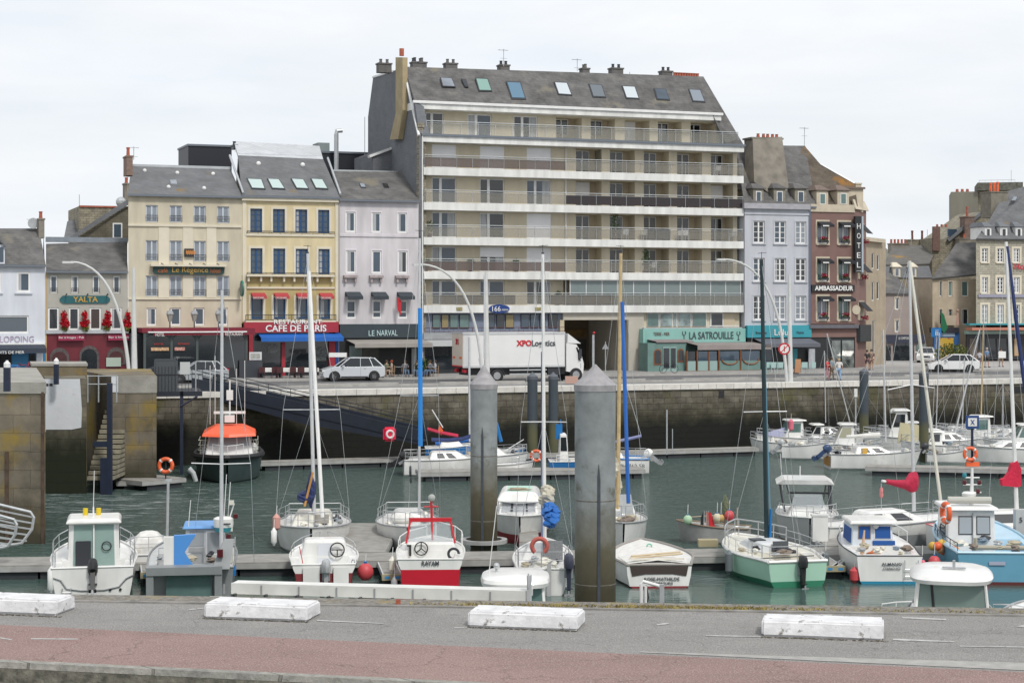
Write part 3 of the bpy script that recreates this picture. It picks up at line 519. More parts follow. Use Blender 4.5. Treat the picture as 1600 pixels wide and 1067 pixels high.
# stone house behind it
B = Bld('stone_gable_house', 'dark rubble stone gable house rising behind the bar building', 'house', 100, Line(100,148,TH))
MB().prism([(B.u(124),0,6),(B.u(199),0,6),(B.u(199),0,B.z(190,322)),(B.u(124),0,B.z(124,322))], 0, (0,8,0)).build('wall', stone_t, B.root)
MB().slab([(B.u(100),.2,B.z(100,373)),(B.u(124,.2),.2,B.z(100,371)),(B.u(124,4),3.5,B.z(124,338)),(B.u(104,4),3.5,B.z(103,343))], .2).build('side_roof', slate, B.root)
MB().prism([(B.u(128),-.5,B.z(128,376)),(B.u(200),-.5,B.z(128,376)),(B.u(200),-.5,B.z(199,322))], 0, (0,.3,0)).build('gable_wall', wallmat('brown_shingle',(.12,.11,.085),(.15,.135,.10),(.09,.08,.065),.4,.2,.01,n=(1,.3)), B.root)
MB().slab([(B.u(101),-.8,B.z(101,375)),(B.u(108),-.8,B.z(108,377)),(B.u(203),-.8,B.z(203,318)),(B.u(197),-.8,B.z(197,313))], .35).build('roof_verge', slate_b, B.root)
w_ = MB().box(B.u(174.5),B.u(189.5),-.62,-.52,B.z(180,373),B.z(180,349)).build('window', white, B.root); MB().box(B.u(176.5),B.u(187.5),-.65,-.62,B.z(180,371),B.z(180,351)).build('pane', glass_blue, w_)
B.box('coping', 124, 190, 321, 323.5, -.1, .3, terracotta, 124); B.antenna(124,304,322,.5,False); B.chim(195,203,286,320,1,1.2,pots=1); MB().ball((B.u(192),1,B.z(192,315)), .45, 12).build('roof_vent', galv, B.root)
# --- 3 hotel with the hog sign
B = Bld('cream_hotel', 'tall cream hotel building with green painted name board and glazed maroon veranda', 'building', 200)
ul, ur = B.u(200.5), B.u(377.5); zt = B.z(200,304); cols = ((228,246.5),(265.5,284.5),(303,321.5),(339.5,358))
for k, (y0, y1) in enumerate(((320.5,347),(375.5,408),(430.5,463))):
    for x0, x1 in cols: B.win(x0,x1,y0,y1,228,'casement',gm=glass_cur,fm=mat('frame_bluegrey',(.5,.54,.6),.5),rec=.14,bars=.5,t=.085)
for x0, x1 in cols: B.win(x0+1,x1-2,481,509,228,'single',gm=glass_blue,rec=.12,t=.11)
B.wall(ul,ur,B.z(228,512),zt,cream); B.body(ul,ur,zt,9,cream)
for x0, x1 in ((246.5,265.5),(284.5,303),(321.5,339.5)):
    for y0, y1 in ((353,426),(429,465)): B.box('pilaster', x0+1.5, x1-1.5, y0, y1, -.05, 0, creaml, 228)
for y0, y1 in ((350,353.5),(465.5,468),): B.box('string_course', 200.5, 377.5, y0, y1, -.12, 0, creaml, 228)
B.box('balcony_ledge', 236, 354, 413, 416, -.55, 0, creaml, 228)
rf = B.roof((200,303,378.5),(205,259,360,264),5.2,slate,gable=cream); MB().box(B.u(205,5.2),B.u(360,5.2),5.1,5.35,B.z(205,259,5.2)-.1,B.z(205,259,5.2)+.12).build('ridge_cap', zinc, rf)
pl = rplane(B,200,303,378.5,5.2,260,261)
for x, y in ((226,268.5),(277,272),(333,273.5),(263.5,294),(319,296)): MB().ball(roofpt(B,x,y,*pl)+Vector((0,0,.08)), .16, 8).build('roof_vent', white, B.root)
sky4(B, ((267,289),(276.5,289),(275,282.5),(265.5,282.5)), pl, glass_cur, galv)
B.chim(198,207.5,243,274,3,1.8,mat('brick_dull',(.22,.15,.12),.9,n=(4,.3)),1,.7); B.antenna(209,229,250,4)
dgr = mat('bottle_green', (.012,.045,.045), .5, n=(4,.15))
u0, u1, zc, zd = B.u(239,-.3), B.u(350.5,-.3), B.z(228,428.5,-.3), B.z(228,415,-.3)
o = MB().prism([(u0,-.3,zc+.15),(u0+.2,-.3,zc),(u1-.2,-.3,zc),(u1,-.3,zc+.15),(u1,-.3,zd-.15),(u1-.2,-.3,zd),(u0+.2,-.3,zd),(u0,-.3,zd-.15)], 0, (0,.08,0)).build('sign_board', dgr, B.root)
B.sign('Le Régence', 269, 325, 416.5, 428, -.31, gold, 228, .0, o); B.sign('café', 247, 262, 419, 426, -.31, mat('orange_letters',(.4,.12,.03),.6), 228, 0, o); B.sign('hôtel', 329, 344, 419, 426, -.31, MATS['orange_letters'], 228, 0, o)
for k in range(5): MB().tube([(u0+.6+(u1-u0-1.2)*k/4,-.3,zd),(u0+.6+(u1-u0-1.2)*k/4,-.55,zd+.2),(u0+.75+(u1-u0-1.2)*k/4,-.6,zd+.1)], .03, 5).build('sign_lamp', dark, B.root)
o = MB().box(B.u(287.5),B.u(302),-.25,-.1,B.z(228,401),B.z(228,388)).build('emblem_plaque', darksh, B.root)
e_ = MB()
for k in range(9): e_.box(B.u(289.5)+k*.085, B.u(289.5)+k*.085+.07, -.27,-.25, B.z(228,396.5)-.05*(k%2), B.z(228,391.5)+.05*((k+1)%2))
e_.build('emblem', mat('orange_emblem',(.5,.2,.05),.6), o)
o = MB().lathe([(.62,-.06),(.62,.06)], (0,0,0), 20, 'x').build('round_sign', mat('green_sign',(.02,.18,.12),.5), B.root, loc=(B.u(375),-.75,B.z(375,451))); MB().lathe([(.5,-.075),(.5,.075)], (0,0,0), 20, 'x').build('sign_face', mat('slate_sign',(.16,.2,.2),.5), o)
MB().box(B.u(375)-.03,B.u(375)+.03,-.2,0,B.z(375,451)-.03,B.z(375,451)+.03).build('sign_bracket', dark, B.root)
# veranda
ver = B.box('veranda', 222, 390, 513, 520, -2.6, 0, mat('maroon_awning',(.17,.015,.03),.8), 228)
fr_ = MB(); D_ = -2.5; zz0 = -.05; zz1 = B.z(228,520,-2.6); us = [B.u(x,D_) for x in (226,268,308,346,385)]
for k, uu in enumerate(us):
    fr_.box(uu-.09,uu+.09,D_-.05,D_+.1,zz0,zz1)
    if k < 4:
        u2 = us[k+1]
        for sgn, ub in ((1,uu),(-1,u2)):
            fr_.tube([(ub+sgn*.75*(1-math.cos(a)),D_,zz1-.05-.9*(1-math.sin(a))) for a in [1.57*j/8 for j in range(9)]], .06, 5)
        fr_.box(uu,u2,D_-.03,D_+.05,zz1-.1,zz1)
        MB().box(uu+.09,u2-.09,D_+.02,D_+.05,.9,zz1-.1).build('veranda_pane', glass_dark, B.root); MB().box(uu+.09,u2-.09,D_,D_+.06,zz0,.9).build('veranda_panel', darksh, B.root)
fr_.build('veranda_frame', mat('iron_green',(.06,.075,.075),.5), B.root)
B.box('awning_trim', 232, 386, 518, 520, -3.0, -2.6, white, 240); B.awning(230,386,514.5,524,2.9,MATS['maroon_awning'],235,val=.5,name='awning')
z_ = B.z(240,523,-2.95); text(B.root,'HOTEL',B.u(243,-2.95),B.u(257,-2.95),z_-.12,z_+.12,-2.96,letw,bold=0); text(B.root,'RESTAURANT',B.u(352,-2.95),B.u(380,-2.95),z_-.1,z_+.12,-2.96,letw,bold=0)
for x0, x1, y0, y1, mm_ in ((236,264,543,548,mat('sticker_a',(.55,.35,.2),.6,n=(9,.6))),(273,289,543,548,mat('sticker_b',(.6,.3,.25),.6,n=(9,.6)))): B.box('sticker', x0, x1, y0, y1, -2.58, -2.52, mm_, 240)
for x0, x1, tx in ((241,256,'HOTEL'),(278,296,'RESTAURANT')): B.sign(tx, x0, x1, 536, 539, -2.56, mat('red_letters',(.45,.04,.03),.5), 240, 0)
B.box('corner_pier', 203, 224, 521, 590, -1, .3, darksh, 228)
for x, xx in ((265.5,'first'),(303.5,'second'),(341.5,'third')):
    r_ = empty('wall_lantern', 'old ornate lantern above the maroon veranda, %s from the left' % xx, 'lantern', (B.X+B.cs*B.u(x,-2)+B.sn*2, B.Y+B.sn*B.u(x,-2)-B.cs*2, B.zb+B.z(228,512,-2)), B.th, 'lanterns above the maroon veranda')
    MB().tube([(0,0,0),(0,0,.5)], .05, 6).build('stem', dark, r_); MB().lathe([(.12,.45),(.26,1.0),(.28,1.02)], (0,0,0), 6).build('lantern_glass', mat('old_glass',(.3,.3,.27),.3), r_); MB().lathe([(.3,1.02),(.2,1.25),(.06,1.3),(.05,1.45)], (0,0,0), 8).build('cap', grey, r_)
# --- 4 yellow building, Café de Paris
B = Bld('yellow_restaurant_building', 'yellow building with blue window frames over the red CAFE DE PARIS restaurant', 'building', 380)
ul, ur = B.u(377.6), B.u(529.5); zt = B.z(390,308); bluew = mat('blue_window_paint', (.012,.06,.16), .45)
cols = ((391,409.5),(426.5,445),(461.5,480),(497,514.5))
for x0, x1 in cols:
    B.win(x0,x1,326,363,391,'grid',bluew,glass_blue,rec=.16,t=.11,surround=(creaml,.18)); B.win(x0+.5,x1+.5,388,428,391,'grid',bluew,glass_blue,rec=.16,t=.11,surround=(creaml,.18))
    B.win(x0+1.5,x1+1,465,499,391,'single',bluew,glass_blue,rec=.12,t=.13,surround=(creaml,.2))
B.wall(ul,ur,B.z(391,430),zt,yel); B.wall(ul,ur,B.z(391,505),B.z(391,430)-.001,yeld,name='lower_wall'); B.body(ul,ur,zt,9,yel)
B.box('pilaster', 379, 385, 312, 503, -.07, 0, creaml, 391); B.box('pilaster', 524, 529, 312, 503, -.07, 0, creaml, 391)
B.box('cornice', 378, 529.5, 308, 313.5, -.25, 0, creaml, 391); B.box('downpipe', 529.2, 531, 310, 500, -.12, 0, mat('pipe_grey',(.3,.3,.29),.6), 530); B.box('string_course', 383, 523, 364.5, 368.5, -.1, 0, creaml, 391); B.box('string_course', 386, 523, 448, 451, -.1, 0, creaml, 391)
B.box('balcony', 386, 523, 429, 432, -.5, 0, creaml, 391); B.box('balcony', 384, 525, 501, 504, -.45, 0, creaml, 391)
for x in (388.5,408,424,444,460,480,496,519): B.box('corbel', x-1.2, x+1.6, 432, 440, -.35, 0, creaml, 391)
def railing(B, x0, x1, yt, yb, d, xr, m=dark, n=40, name='balcony_railing'):
    u0, u1 = B.u(x0,d), B.u(x1,d); z0, z1 = B.z(xr,yb,d), B.z(xr,yt,d); q = MB().tube([(u0,d,z1),(u1,d,z1)], .025, 4).tube([(u0,d,z0+.1),(u1,d,z0+.1)], .018, 4)
    for k in range(n+1): q.tube([(u0+(u1-u0)*k/n,d,z0),(u0+(u1-u0)*k/n,d,z1)], .012 if k%10 else .025, 4)
    return q.build(name, m, B.root)
for x0, x1 in ((386,523),): railing(B,x0,x1,426,430,-.45,391,n=14); railing(B,x0,x1,361,365,-.15,391,n=8); railing(B,384,525,492,502,-.42,391,n=60)
rf = B.roof((378,305,531),(372,243,505,249),6,slate)
pl = rplane(B,378,305,531,6,440,246)
e0 = [(B.u(372,6),6,B.z(372,243,6)),(B.u(505,6),6,B.z(505,249,6)),(B.u(490,12),10,B.z(480,231,12)),(B.u(358,12),10,B.z(360,224,12))]; MB().slab(e0, .2).build('zinc_roof', wallmat('standing_seam',(.46,.48,.5),(.5,.52,.54),(.33,.34,.36),.62,9,.03,rough=.5,n=(1,.15)), B.root)
for x0, x1, xt0, xt1 in ((393,415,385,409),(425,446,417,436),(463,483,454,474),(493,513,485,504)): sky4(B, ((x0,296),(x1,297),(xt1,281),(xt0,280)), pl, mat('skylight_glass',(.42,.52,.50),.15))
for x, y in ((404,258),(473,260)): MB().ball(roofpt(B,x,y,*pl)+Vector((0,0,.1)), .2, 8).build('roof_vent', white, B.root)
MB().tube([roofpt(B,380,304,*pl)+Vector((0,-.05,.1)), roofpt(B,359,245,*pl)+Vector((0,-.05,.1))], .1, 5).build('verge_flashing', zinc, B.root)
MB().tube([roofpt(B,532,306,*pl)+Vector((0,-.05,.1)), roofpt(B,512,249,*pl)+Vector((0,-.05,.1))], .1, 5).build('verge_flashing', zinc, B.root)
B.chim(365,371,226,233,9,1,dark,1,.3,dark); B.antenna(376,235,252,8)
for k, (x0, x1) in enumerate(cols):
    o = B.awning(x0+1,x1+4,457.5,467,.75,mat('awning_red',(.40,.05,.06),.8),391,val=.22,sides=True); zz = B.z(391,466,-.77); text(o,'CAFE DE PARIS',B.u(x0+4,-.77),B.u(x1+3,-.77),zz-.04,zz+.1,-.77,letw,bold=0)
redf = mat('shop_red', (.33,.022,.04), .45, n=(1.5,.1))
B.box('sign_band', 382, 529, 503.5, 520, -.5, 0, redf, 391); B.box('shop_frame', 389, 395.5, 520, 590, -.4, 0, redf, 391); B.box('shop_frame', 514.5, 524, 531, 590, -.4, 0, redf, 391); B.box('shop_frame', 440, 446, 535, 590, -.35, 0, redf, 391)
B.box('shop_frame', 524.5, 529.5, 520, 590, -.4, 0, mat('shop_deep_blue',(.01,.05,.2),.5), 391); B.box('shop_window', 395.5, 514, 520, 590, -.15, .05, glass_dark, 391)
B.box('window_decal', 418, 434, 537, 552, -.2, -.15, mat('decal_grey',(.2,.2,.2),.5,n=(8,.6)), 391); B.box('window_decal', 491, 510, 542, 565, -.2, -.15, mat('decal_glass',(.1,.11,.11),.3,n=(8,.8)), 391)
B.sign('RESTAURANT', 428, 503, 499.5, 506.5, -.56, letw, 391, .015); B.sign('CAFE DE PARIS', 415, 510, 508, 518.5, -.53, letw, 391, .02)
B.awning(402,530,520,534,1.4,mat('awning_blue',(.01,.11,.42),.7,n=(1,.1)),391,val=.3)
B.box('low_screen', 374, 410, 563, 590, -2.8, -2.6, mat('screen_dark',(.035,.04,.05),.5), 391); B.box('menu_frame', 389.5, 409, 550, 562.5, -2.8, -2.7, alu, 391)
B.box('menu_paper', 392, 406.5, 552.5, 560, -2.83, -2.8, mat('menu_paper',(.35,.36,.33),.5,n=(20,.5)), 391)
# --- 5 lilac building, Le Narval
B = Bld('lilac_restaurant_building', 'pale lilac building with black front lettered LE NARVAL', 'building', 530)
ul, ur = B.u(529.8), B.u(654); zt = B.z(540,311)
cols = ((540,555.5),(580.5,595.5),(621,636))
for x0, x1 in cols:
    B.win(x0,x1,331,363,540,'single',gm=glass_blue,rec=.08,t=.12,surround=(mat('lilac_white',(.66,.62,.66),.9),.08)); B.win(x0+.7,x1+.7,391,427,540,'single',gm=glass_dark if x0 > 610 else glass_blue,rec=.08,t=.12,surround=(MATS['lilac_white'],.08))
    B.win(x0+1,x1+1,469,498,540,'transom',gm=glass_blue,rec=.1,t=.12)
    B.box('balcony', x0-2, x1+4, 430, 434, -.4, 0, mat('stained_stone',(.36,.31,.31),.9,n=(3,.3)), 540)
    for q_ in (x0,x1): B.box('corbel', q_-1, q_+2, 434, 441, -.3, 0, MATS['stained_stone'], 540)
    o = B.awning(x0-1,x1+7,456,468,.95,mat('awning_slate',(.035,.045,.055),.8),540,val=.25,sides=True)
B.wall(ul,ur,B.z(540,507),zt,lil); B.body(ul,ur,zt,9,lil); B.box('string_course', 531, 654, 366, 369.5, -.08, 0, lil, 540)
rf = B.roof((530,311,655),(517,267,646,268),5,slate_w); MB().box(B.u(517,5),B.u(621,5),4.9,5.1,B.z(517,267,5)-.1,B.z(517,267,5)+.1).build('ridge_cap', zinc, rf)
pl = rplane(B,530,311,655,5,580,267.5)
for x in (564,600): sky4(B, ((x,294),(x+8,294.5),(x+5,288),(x-3,287.5)), pl, glass_cur if x == 564 else glass_dark)
B.box('shop_fascia', 531, 654, 506.5, 528, -.3, 0, mat('fascia_navy',(.03,.045,.055),.5,n=(2,.1)), 540)
B.sign('LE', 576, 585, 516.5, 525, -.33, mat('pale_teal_letters',(.45,.6,.62),.5), 540, .0); B.sign('NARVAL', 589, 621, 516, 525, -.33, MATS['pale_teal_letters'], 540, 0)
B.box('shop_interior', 531, 654, 528, 590, -.1, .1, darksh, 540); B.box('shop_window', 546, 566, 540, 588, -.14, -.1, glass_green, 540); B.box('shop_window', 567, 592, 543, 588, -.14, -.1, mat('glass_olive',(.07,.075,.065),.1), 540)
B.awning(540,660,530.5,543.5,2.8,mat('awning_taupe',(.30,.28,.255),.85,n=(1,.12)),540,val=.3)
B.box('column', 643.5, 651, 545, 588, -.5, -.3, mat('fluted_grey',(.28,.29,.29),.7), 540)
o = MB().slab([(0,0,0),(.35,-.1,-.3),(.3,-.1,-1.5),(.05,0,-1.0)], .03).build('flag', red, None, loc=(B.X+B.cs*B.u(620,-.7)+B.sn*.7, B.Y+B.sn*B.u(620,-.7)-B.cs*.7, B.zb+B.z(620,464)), rotz=B.th); o['label'] = 'drooping red flag beside the right dark awning of the lilac building'; o['category'] = 'flag'

for (x0,x1,y0,y1,lab,Yd,m_) in ((294,362,226,262,'black box shaped roof extension behind the cream hotel',158,mat('black_cladding',(.012,.014,.022),.5)),(503,596,237,267,'black flat roof extension behind the lilac building',158,MATS['black_cladding'])):
    B = Bld('roof_extension', lab, 'building', x0, Line(x0,Yd,TH)); o = MB().box(0,B.u(x1),0,5,4,B.z(x0,y0)-.12).build('wall', m_, B.root)
    for k in range(int(B.u(x1)/.45)): MB().box(k*.45,k*.45+.02,-.02,0,4,B.z(x0,y0)-.12).build('cladding_joint', dark, o) if k < 1 else None
    MB().box(-.08,B.u(x1)+.08,-.1,5.1,B.z(x0,y0)-.12,B.z(x0,y0)+.05).build('parapet', gutter, B.root)
    if x0 > 400:
        MB().tube([(B.u(521),-1,4),(B.u(521),-1,B.z(521,212)),(B.u(522),-1,B.z(521,206.5)),(B.u(530),-1,B.z(521,205.5))], .2, 10).build('vent_pipe', zinc, B.root)
        B.box('plant_room', 497, 515, 223, 240, 1, 3, mat('plant_grey',(.2,.24,.24),.6), 497); B.antenna(570,183,262,-.5,False)
# --- 6 the big apartment block
B = Bld('apartment_block', 'large beige apartment block with long white balconies and grey mansard roof', 'apartment block', 657)
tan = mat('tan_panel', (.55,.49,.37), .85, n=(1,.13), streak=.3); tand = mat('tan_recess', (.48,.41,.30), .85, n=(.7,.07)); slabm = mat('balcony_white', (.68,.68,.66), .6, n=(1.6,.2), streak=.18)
gclear = mat('railing_glass', (.25,.24,.21), .08, alpha=.38, spec=.6); gbrown = mat('railing_glass_brown', (.13,.10,.09), .1, alpha=.72, spec=.5); gdark = mat('railing_glass_dark', (.035,.028,.03), .12, alpha=.94, spec=.4)
shutter = mat('roller_shutter', (.76,.76,.77), .6, n=(1,.04)); ulb, urb = B.u(662), B.u(1162)
zs = [B.z(665,y) for y in (476.5,423.5,370,315.5,261)]; TK = .64
ztop = B.z(665,208.5)                       # top of the upper slab
D1 = 1.0; D2 = 2.45
Lc = ((675,713),(750,788),(823,861)); Rc = ((900,940),(953,992),(1006,1045),(1058,1097),(1111,1149)); PL = ((665,693),(731,768),(803,840)); PR = ((869,909),(923,961),(976,1015),(1028,1065),(1079,1118))
kinds = [ ('ddc','vvvvv'), ('dhs','ddddd'), ('dds','ddddd'), ('ddd','hdddh'), ('sss','ddddd'), ('ddd','wwsdd') ]
gl_r = [glass_dark, mat('glass_curtain_dark',(.09,.09,.085),.12), glass_dark]
def door(x0, x1, z0, z1, kind, d, right=False):
    u0, u1 = B.u(x0,d), B.u(x1,d)
    if kind == 's': 
        o = MB().box(u0,u1,d+.05,d+.11,z0,z1).build('roller_shutter', shutter, B.root); return
    g_ = rnd.choice(gl_r) if right else rnd.choice([glass_blue,glass_dark,glass_blue])
    zz = z0+.9 if kind == 'w' else z0
    f = MB(); t = .08; y = d+.14; f.box(u0,u0+t,y-.04,y+.04,zz,z1).box(u1-t,u1,y-.04,y+.04,zz,z1).box(u0,u1,y-.035,y+.035,z1-t,z1).box(u0,u1,y-.035,y+.035,zz,zz+t)
    mm_ = u0+(u1-u0)*(.5 if right else .36); f.box(mm_-.05 if right else mm_-.11,mm_+.05 if right else mm_+.11,y-.05,y+.03,zz,z1)
    o = f.build('window', white, B.root); MB().box(u0+.03,u1-.03,y,y+.02,zz+.03,z1-.03).build('pane', g_, o); c_ = rnd.choice([.0,.3,.5,.25,.0]); c0_ = rnd.choice([u0+.08,u1-.1-(u1-u0)*c_]); MB().box(c0_,c0_+(u1-u0)*c_,y-.012,y-.004,zz+.06,z1-.06).build('curtain', MATS['net_curtain'], o) if c_ else None
    if kind == 'h': MB().box(u0,u1,y-.1,y-.05,z1-(z1-zz)*.4,z1).build('roller_shutter', shutter, o)
for i in range(5):
    z0 = zs[i]; z1 = (zs[i+1] if i < 4 else ztop-.05)-TK; kl, kr = kinds[i]
    # slab
    MB().box(ulb,urb,0,D2+.5,z0-TK,z0-.02).build('balcony_slab', slabm, B.root)
    hl = [(B.u(a,D1),B.u(b_,D1),z0,z1-.1) for a, b_ in Lc]; hr = [(B.u(a,D1),B.u(b_,D1),z0,z1-.06) for a, b_ in Rc]
    B.wall(ulb,B.u(880,D1),z0-.02,z1,tan,D1,.2,holes=hl)
    if i == 0: B.wall(B.u(880,D1),urb-.15,z0-.02,z1,tan,D1+.9,.8,holes=hr)
    else: B.wall(B.u(880,D1),urb-.15,z0-.02,z1,tan,D1,D2-D1,holes=hr)
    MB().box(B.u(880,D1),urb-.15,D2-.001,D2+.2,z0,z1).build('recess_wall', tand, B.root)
    for (a, b_), k_ in zip(Lc,kl): door(a,b_,z0,z1-.1,k_,D1)
    for (a, b_), k_ in zip(Rc,kr):
        if k_ == 'v': k_ = 'd'
        uL = B.u(a,D1)+.03; u0 = uL; 
        # the window stands on the recess back wall at the left of the opening
        f_u0, f_u1 = u0+.02, B.u(b_,D1)-(.06 if True else 0)
        pxa, pxb = a+(-7), b_-15
        door(pxa+7-7*.0-9.5, pxb-6, z0, z1-.12, k_, D2-.16, True) if False else None
        uw0 = u0+.42; uw1 = min(B.u(b_,D1)-.05, uw0+1.3); f = MB(); y = D2-.1; t = .07
        if k_ == 's': MB().box(uw0,uw1,y,y+.05,z0,z1-.12).build('roller_shutter', shutter, B.root); continue
        f.box(uw0,uw0+t,y-.04,y+.04,z0,z1-.1).box(uw1-t,uw1,y-.04,y+.04,z0,z1-.1).box(uw0,uw1,y-.03,y+.03,z1-.18,z1-.1).box((uw0+uw1)/2-.05,(uw0+uw1)/2+.05,y-.05,y+.03,z0,z1-.1)
        o = f.build('window', white, B.root); MB().box(uw0+.03,uw1-.03,y,y+.02,z0,z1-.12).build('pane', rnd.choice(gl_r), o)
        if k_ == 'h': MB().box(uw0,uw1,y-.12,y-.06,z1-1.2,z1-.1).build('roller_shutter', shutter, o)
        if i == 4 and a == 900: MB().box(B.u(b_,D1)-.07,B.u(b_,D1)-.03,D1,D2-.2,z0,z1-.1).build('lattice', mat('lattice',(.3,.28,.22),.7,n=(30,.8)), B.root)
    # railing
    def rail(ua, ub, gm_, hasglass=True, zr=z0, h=.98, d=.05, step=1.42):
        n_ = max(1,round((ub-ua)/step)); f = MB().tube([(ua,d,zr+h),(ub,d,zr+h)], .035, 5).tube([(ua,d,zr+h-.17),(ub,d,zr+h-.17)], .022, 4)
        for k in range(n_+1): uu = ua+(ub-ua)*k/n_; f.box(uu-.013,uu+.013,d-.02,d+.02,zr-.1,zr+h)
        o = f.build('balcony_railing', galv, B.root)
        if hasglass: MB().box(ua,ub,d+.03,d+.04,zr+.05,zr+h-.2).build('glass_panel', gm_, o)
    mid = B.u(884)
    rail(ulb+.1,mid,[gclear,gbrown,gclear,gclear,gbrown][i]); rail(mid+.02,urb-.05,[gclear,gclear,gclear,gdark,gclear][i])
    MB().tube([(urb-.08,.1,z0+.98),(urb-.08,D1,z0+.98)], .03, 5).build('balcony_railing', galv, B.root)
    MB().tube([(B.u(884,D1-.1),D1-.12,z0),(B.u(884,D1-.1),D1-.12,z1)], .06, 6).build('downpipe', slabm, B.root)
    MB().box(urb-.55,urb-.15,D1-.1,D1+1.8,z0,z1).build('end_pier', mat('pier_cream',(.52,.47,.36),.85), B.root)
# winter garden on the lowest balcony
z0, z1 = zs[0], zs[1]-TK; ua, ub = B.u(893), B.u(1160); f = MB()
for k in range(12): uu = ua+(ub-ua)*k/11; f.box(uu-.03,uu+.03,.3,.36,z0,z1)
f.box(ua,ub,.29,.37,z1-.08,z1).box(ua,ub,.29,.37,z0+.95,z0+1.0)
o = f.build('winter_garden_frame', white, B.root); MB().box(ua,ub,.33,.34,z0,z1-.05).build('winter_garden_glass', mat('winter_garden_glass',(.24,.30,.30),.06,alpha=.62,spec=.8), o)
ua, ub = B.u(688), B.u(806); MB().box(ua,ub,.12,.15,z0+.04,z0+.8).build('wicker_screen', mat('wicker',(.10,.08,.065),.8,n=(8,.2)), B.root)
ua, ub = B.u(858), B.u(962); MB().box(ua,ub,.12,.15,z0+.04,z0+.8).build('wicker_screen', MATS['wicker'], B.root)
# plants and furniture on the balconies are things of their own
def bloc(px, d, zz): return (B.X+B.cs*B.u(px,d)-B.sn*d, B.Y+B.sn*B.u(px,d)+B.cs*d, B.zb+zz)
def pot_plant(px, i, h, lab, d=.8, r=.35, dense=90):
    r_ = empty('potted_plant', lab, 'plant', bloc(px,d,zs[i]), B.th, 'potted plants on the balconies')
    MB().lathe([(.14,0),(.2,.32),(.18,.32)], (0,0,0), 10).build('plant_pot', mat('plant_pot',(.14,.1,.09),.8), r_); clump(MB(), (0,0,.4+h*.5), h*.5, dense, .08, (r/(h*.5),r/(h*.5),1)).build('leaves', leaf, r_)
for px, i, h, lab in ((736,1,.7,'round shrub left on the second balcony, left half'),(807,1,.7,'round shrub on the second balcony below the closed shutter'),(961,2,2.1,'tall climbing plant on the third balcony, right half'),(1009,1,1.7,'conical green shrub on the second balcony, right half'),
        (672,2,1.0,'bushy balcony plant at the left end of the third balcony'),(872,0,.8,'plant beside the brown screen on the lowest balcony'),(666,1,.7,'dark shrub at the left end of the second balcony'),(1030,1,.5,'low plant on the second balcony near the right end')): pot_plant(px,i,h,lab)
plast = mat('white_plastic', (.68,.68,.68), .5)
def chair_mb(s=1):
    q = MB().box(-.24*s,.24*s,-.22*s,.22*s,.4*s,.44*s).box(-.24*s,.24*s,.19*s,.23*s,.44*s,.86*s)
    for a in (-.22,.2):
        for c in (-.2,.18): q.box(a*s,(a+.03)*s,c*s,(c+.03)*s,0,.4*s)
    return q.box(-.25*s,-.22*s,-.2*s,.2*s,.6*s,.63*s).box(.22*s,.25*s,-.2*s,.2*s,.6*s,.63*s)
k = 0
for px, i, lab in ((976,2,'white garden chair left of the tall plant balcony'),(1005,2,'white garden chair beside the dark balcony screen'),(1062,2,'left chair of the pair right of the balcony screen'),(1072,2,'right chair of the pair right of the balcony screen'),(1145,2,'white low balcony chair at the right end'),(1020,1,'white chair beside the conical shrub'),(1120,4,'pale chair on the fifth balcony at the right')):
    o = chair_mb(1.05).build('garden_chair', plast, None, loc=bloc(px,.7,zs[i]), rotz=rnd.uniform(-1,1)); o['label'] = lab; o['category'] = 'chair'; o['group'] = 'white chairs on the balconies'
o = MB().box(-1,1,-.02,.02,0,.9).build('balcony_screen', mat('screen_cloth',(.04,.045,.05),.8), None, loc=bloc(1030,.25,zs[2]), rotz=B.th); o['label'] = 'dark cloth screen hung inside the third balcony railing'; o['category'] = 'screen'
# penthouse
ZP = ztop; zc = B.z(665,170.5,.9); D1p = 2.0; zcR = zc
MB().box(ulb-.1,urb+.02,-.02,6,ztop-.68,ztop-.03).build('balcony_slab', slabm, B.root)
MB().box(ulb-.2,urb+.1,-.16,-.02,ztop-.2,ztop-.02).build('gutter', gutter, B.root)
upL, upR = B.u(656,1), B.u(1127,1)
hl = [(B.u(a,D1p),B.u(b_,D1p),ZP,zc-.15) for a, b_ in PL]; hr = [(B.u(a,D1p),B.u(b_,D1p),ZP,zc-.12) for a, b_ in PR]
B.wall(B.u(663,D1p),B.u(855,D1p),ZP,zc,tan,D1p,.2,holes=hl); B.wall(B.u(855,D1p),B.u(1124,D1p),ZP,zc,tan,D1p,1.7,holes=hr)
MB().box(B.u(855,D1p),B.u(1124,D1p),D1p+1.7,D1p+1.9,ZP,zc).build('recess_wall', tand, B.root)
for (a, b_), k_ in zip(PL,kinds[5][0]): door(a,b_,ZP,zc-.15,k_,D1p)
for (a, b_), k_ in zip(PR,kinds[5][1]):
    uw0 = B.u(a,D1p)+.42; uw1 = min(B.u(b_,D1p)-.05,uw0+1.3); y = D1p+1.6; zz = ZP+(.7 if k_ == 'w' else 0)
    if k_ == 's': MB().box(uw0,uw1,y,y+.05,zz,zc-.12).build('roller_shutter', shutter, B.root); continue
    f = MB().box(uw0,uw0+.07,y-.04,y+.04,zz,zc-.1).box(uw1-.07,uw1,y-.04,y+.04,zz,zc-.1).box(uw0,uw1,y-.03,y+.03,zc-.2,zc-.1).box((uw0+uw1)/2-.05,(uw0+uw1)/2+.05,y-.05,y+.03,zz,zc-.1)
    o = f.build('window', white, B.root); MB().box(uw0+.03,uw1-.03,y,y+.02,zz,zc-.12).build('pane', glass_dark, o)
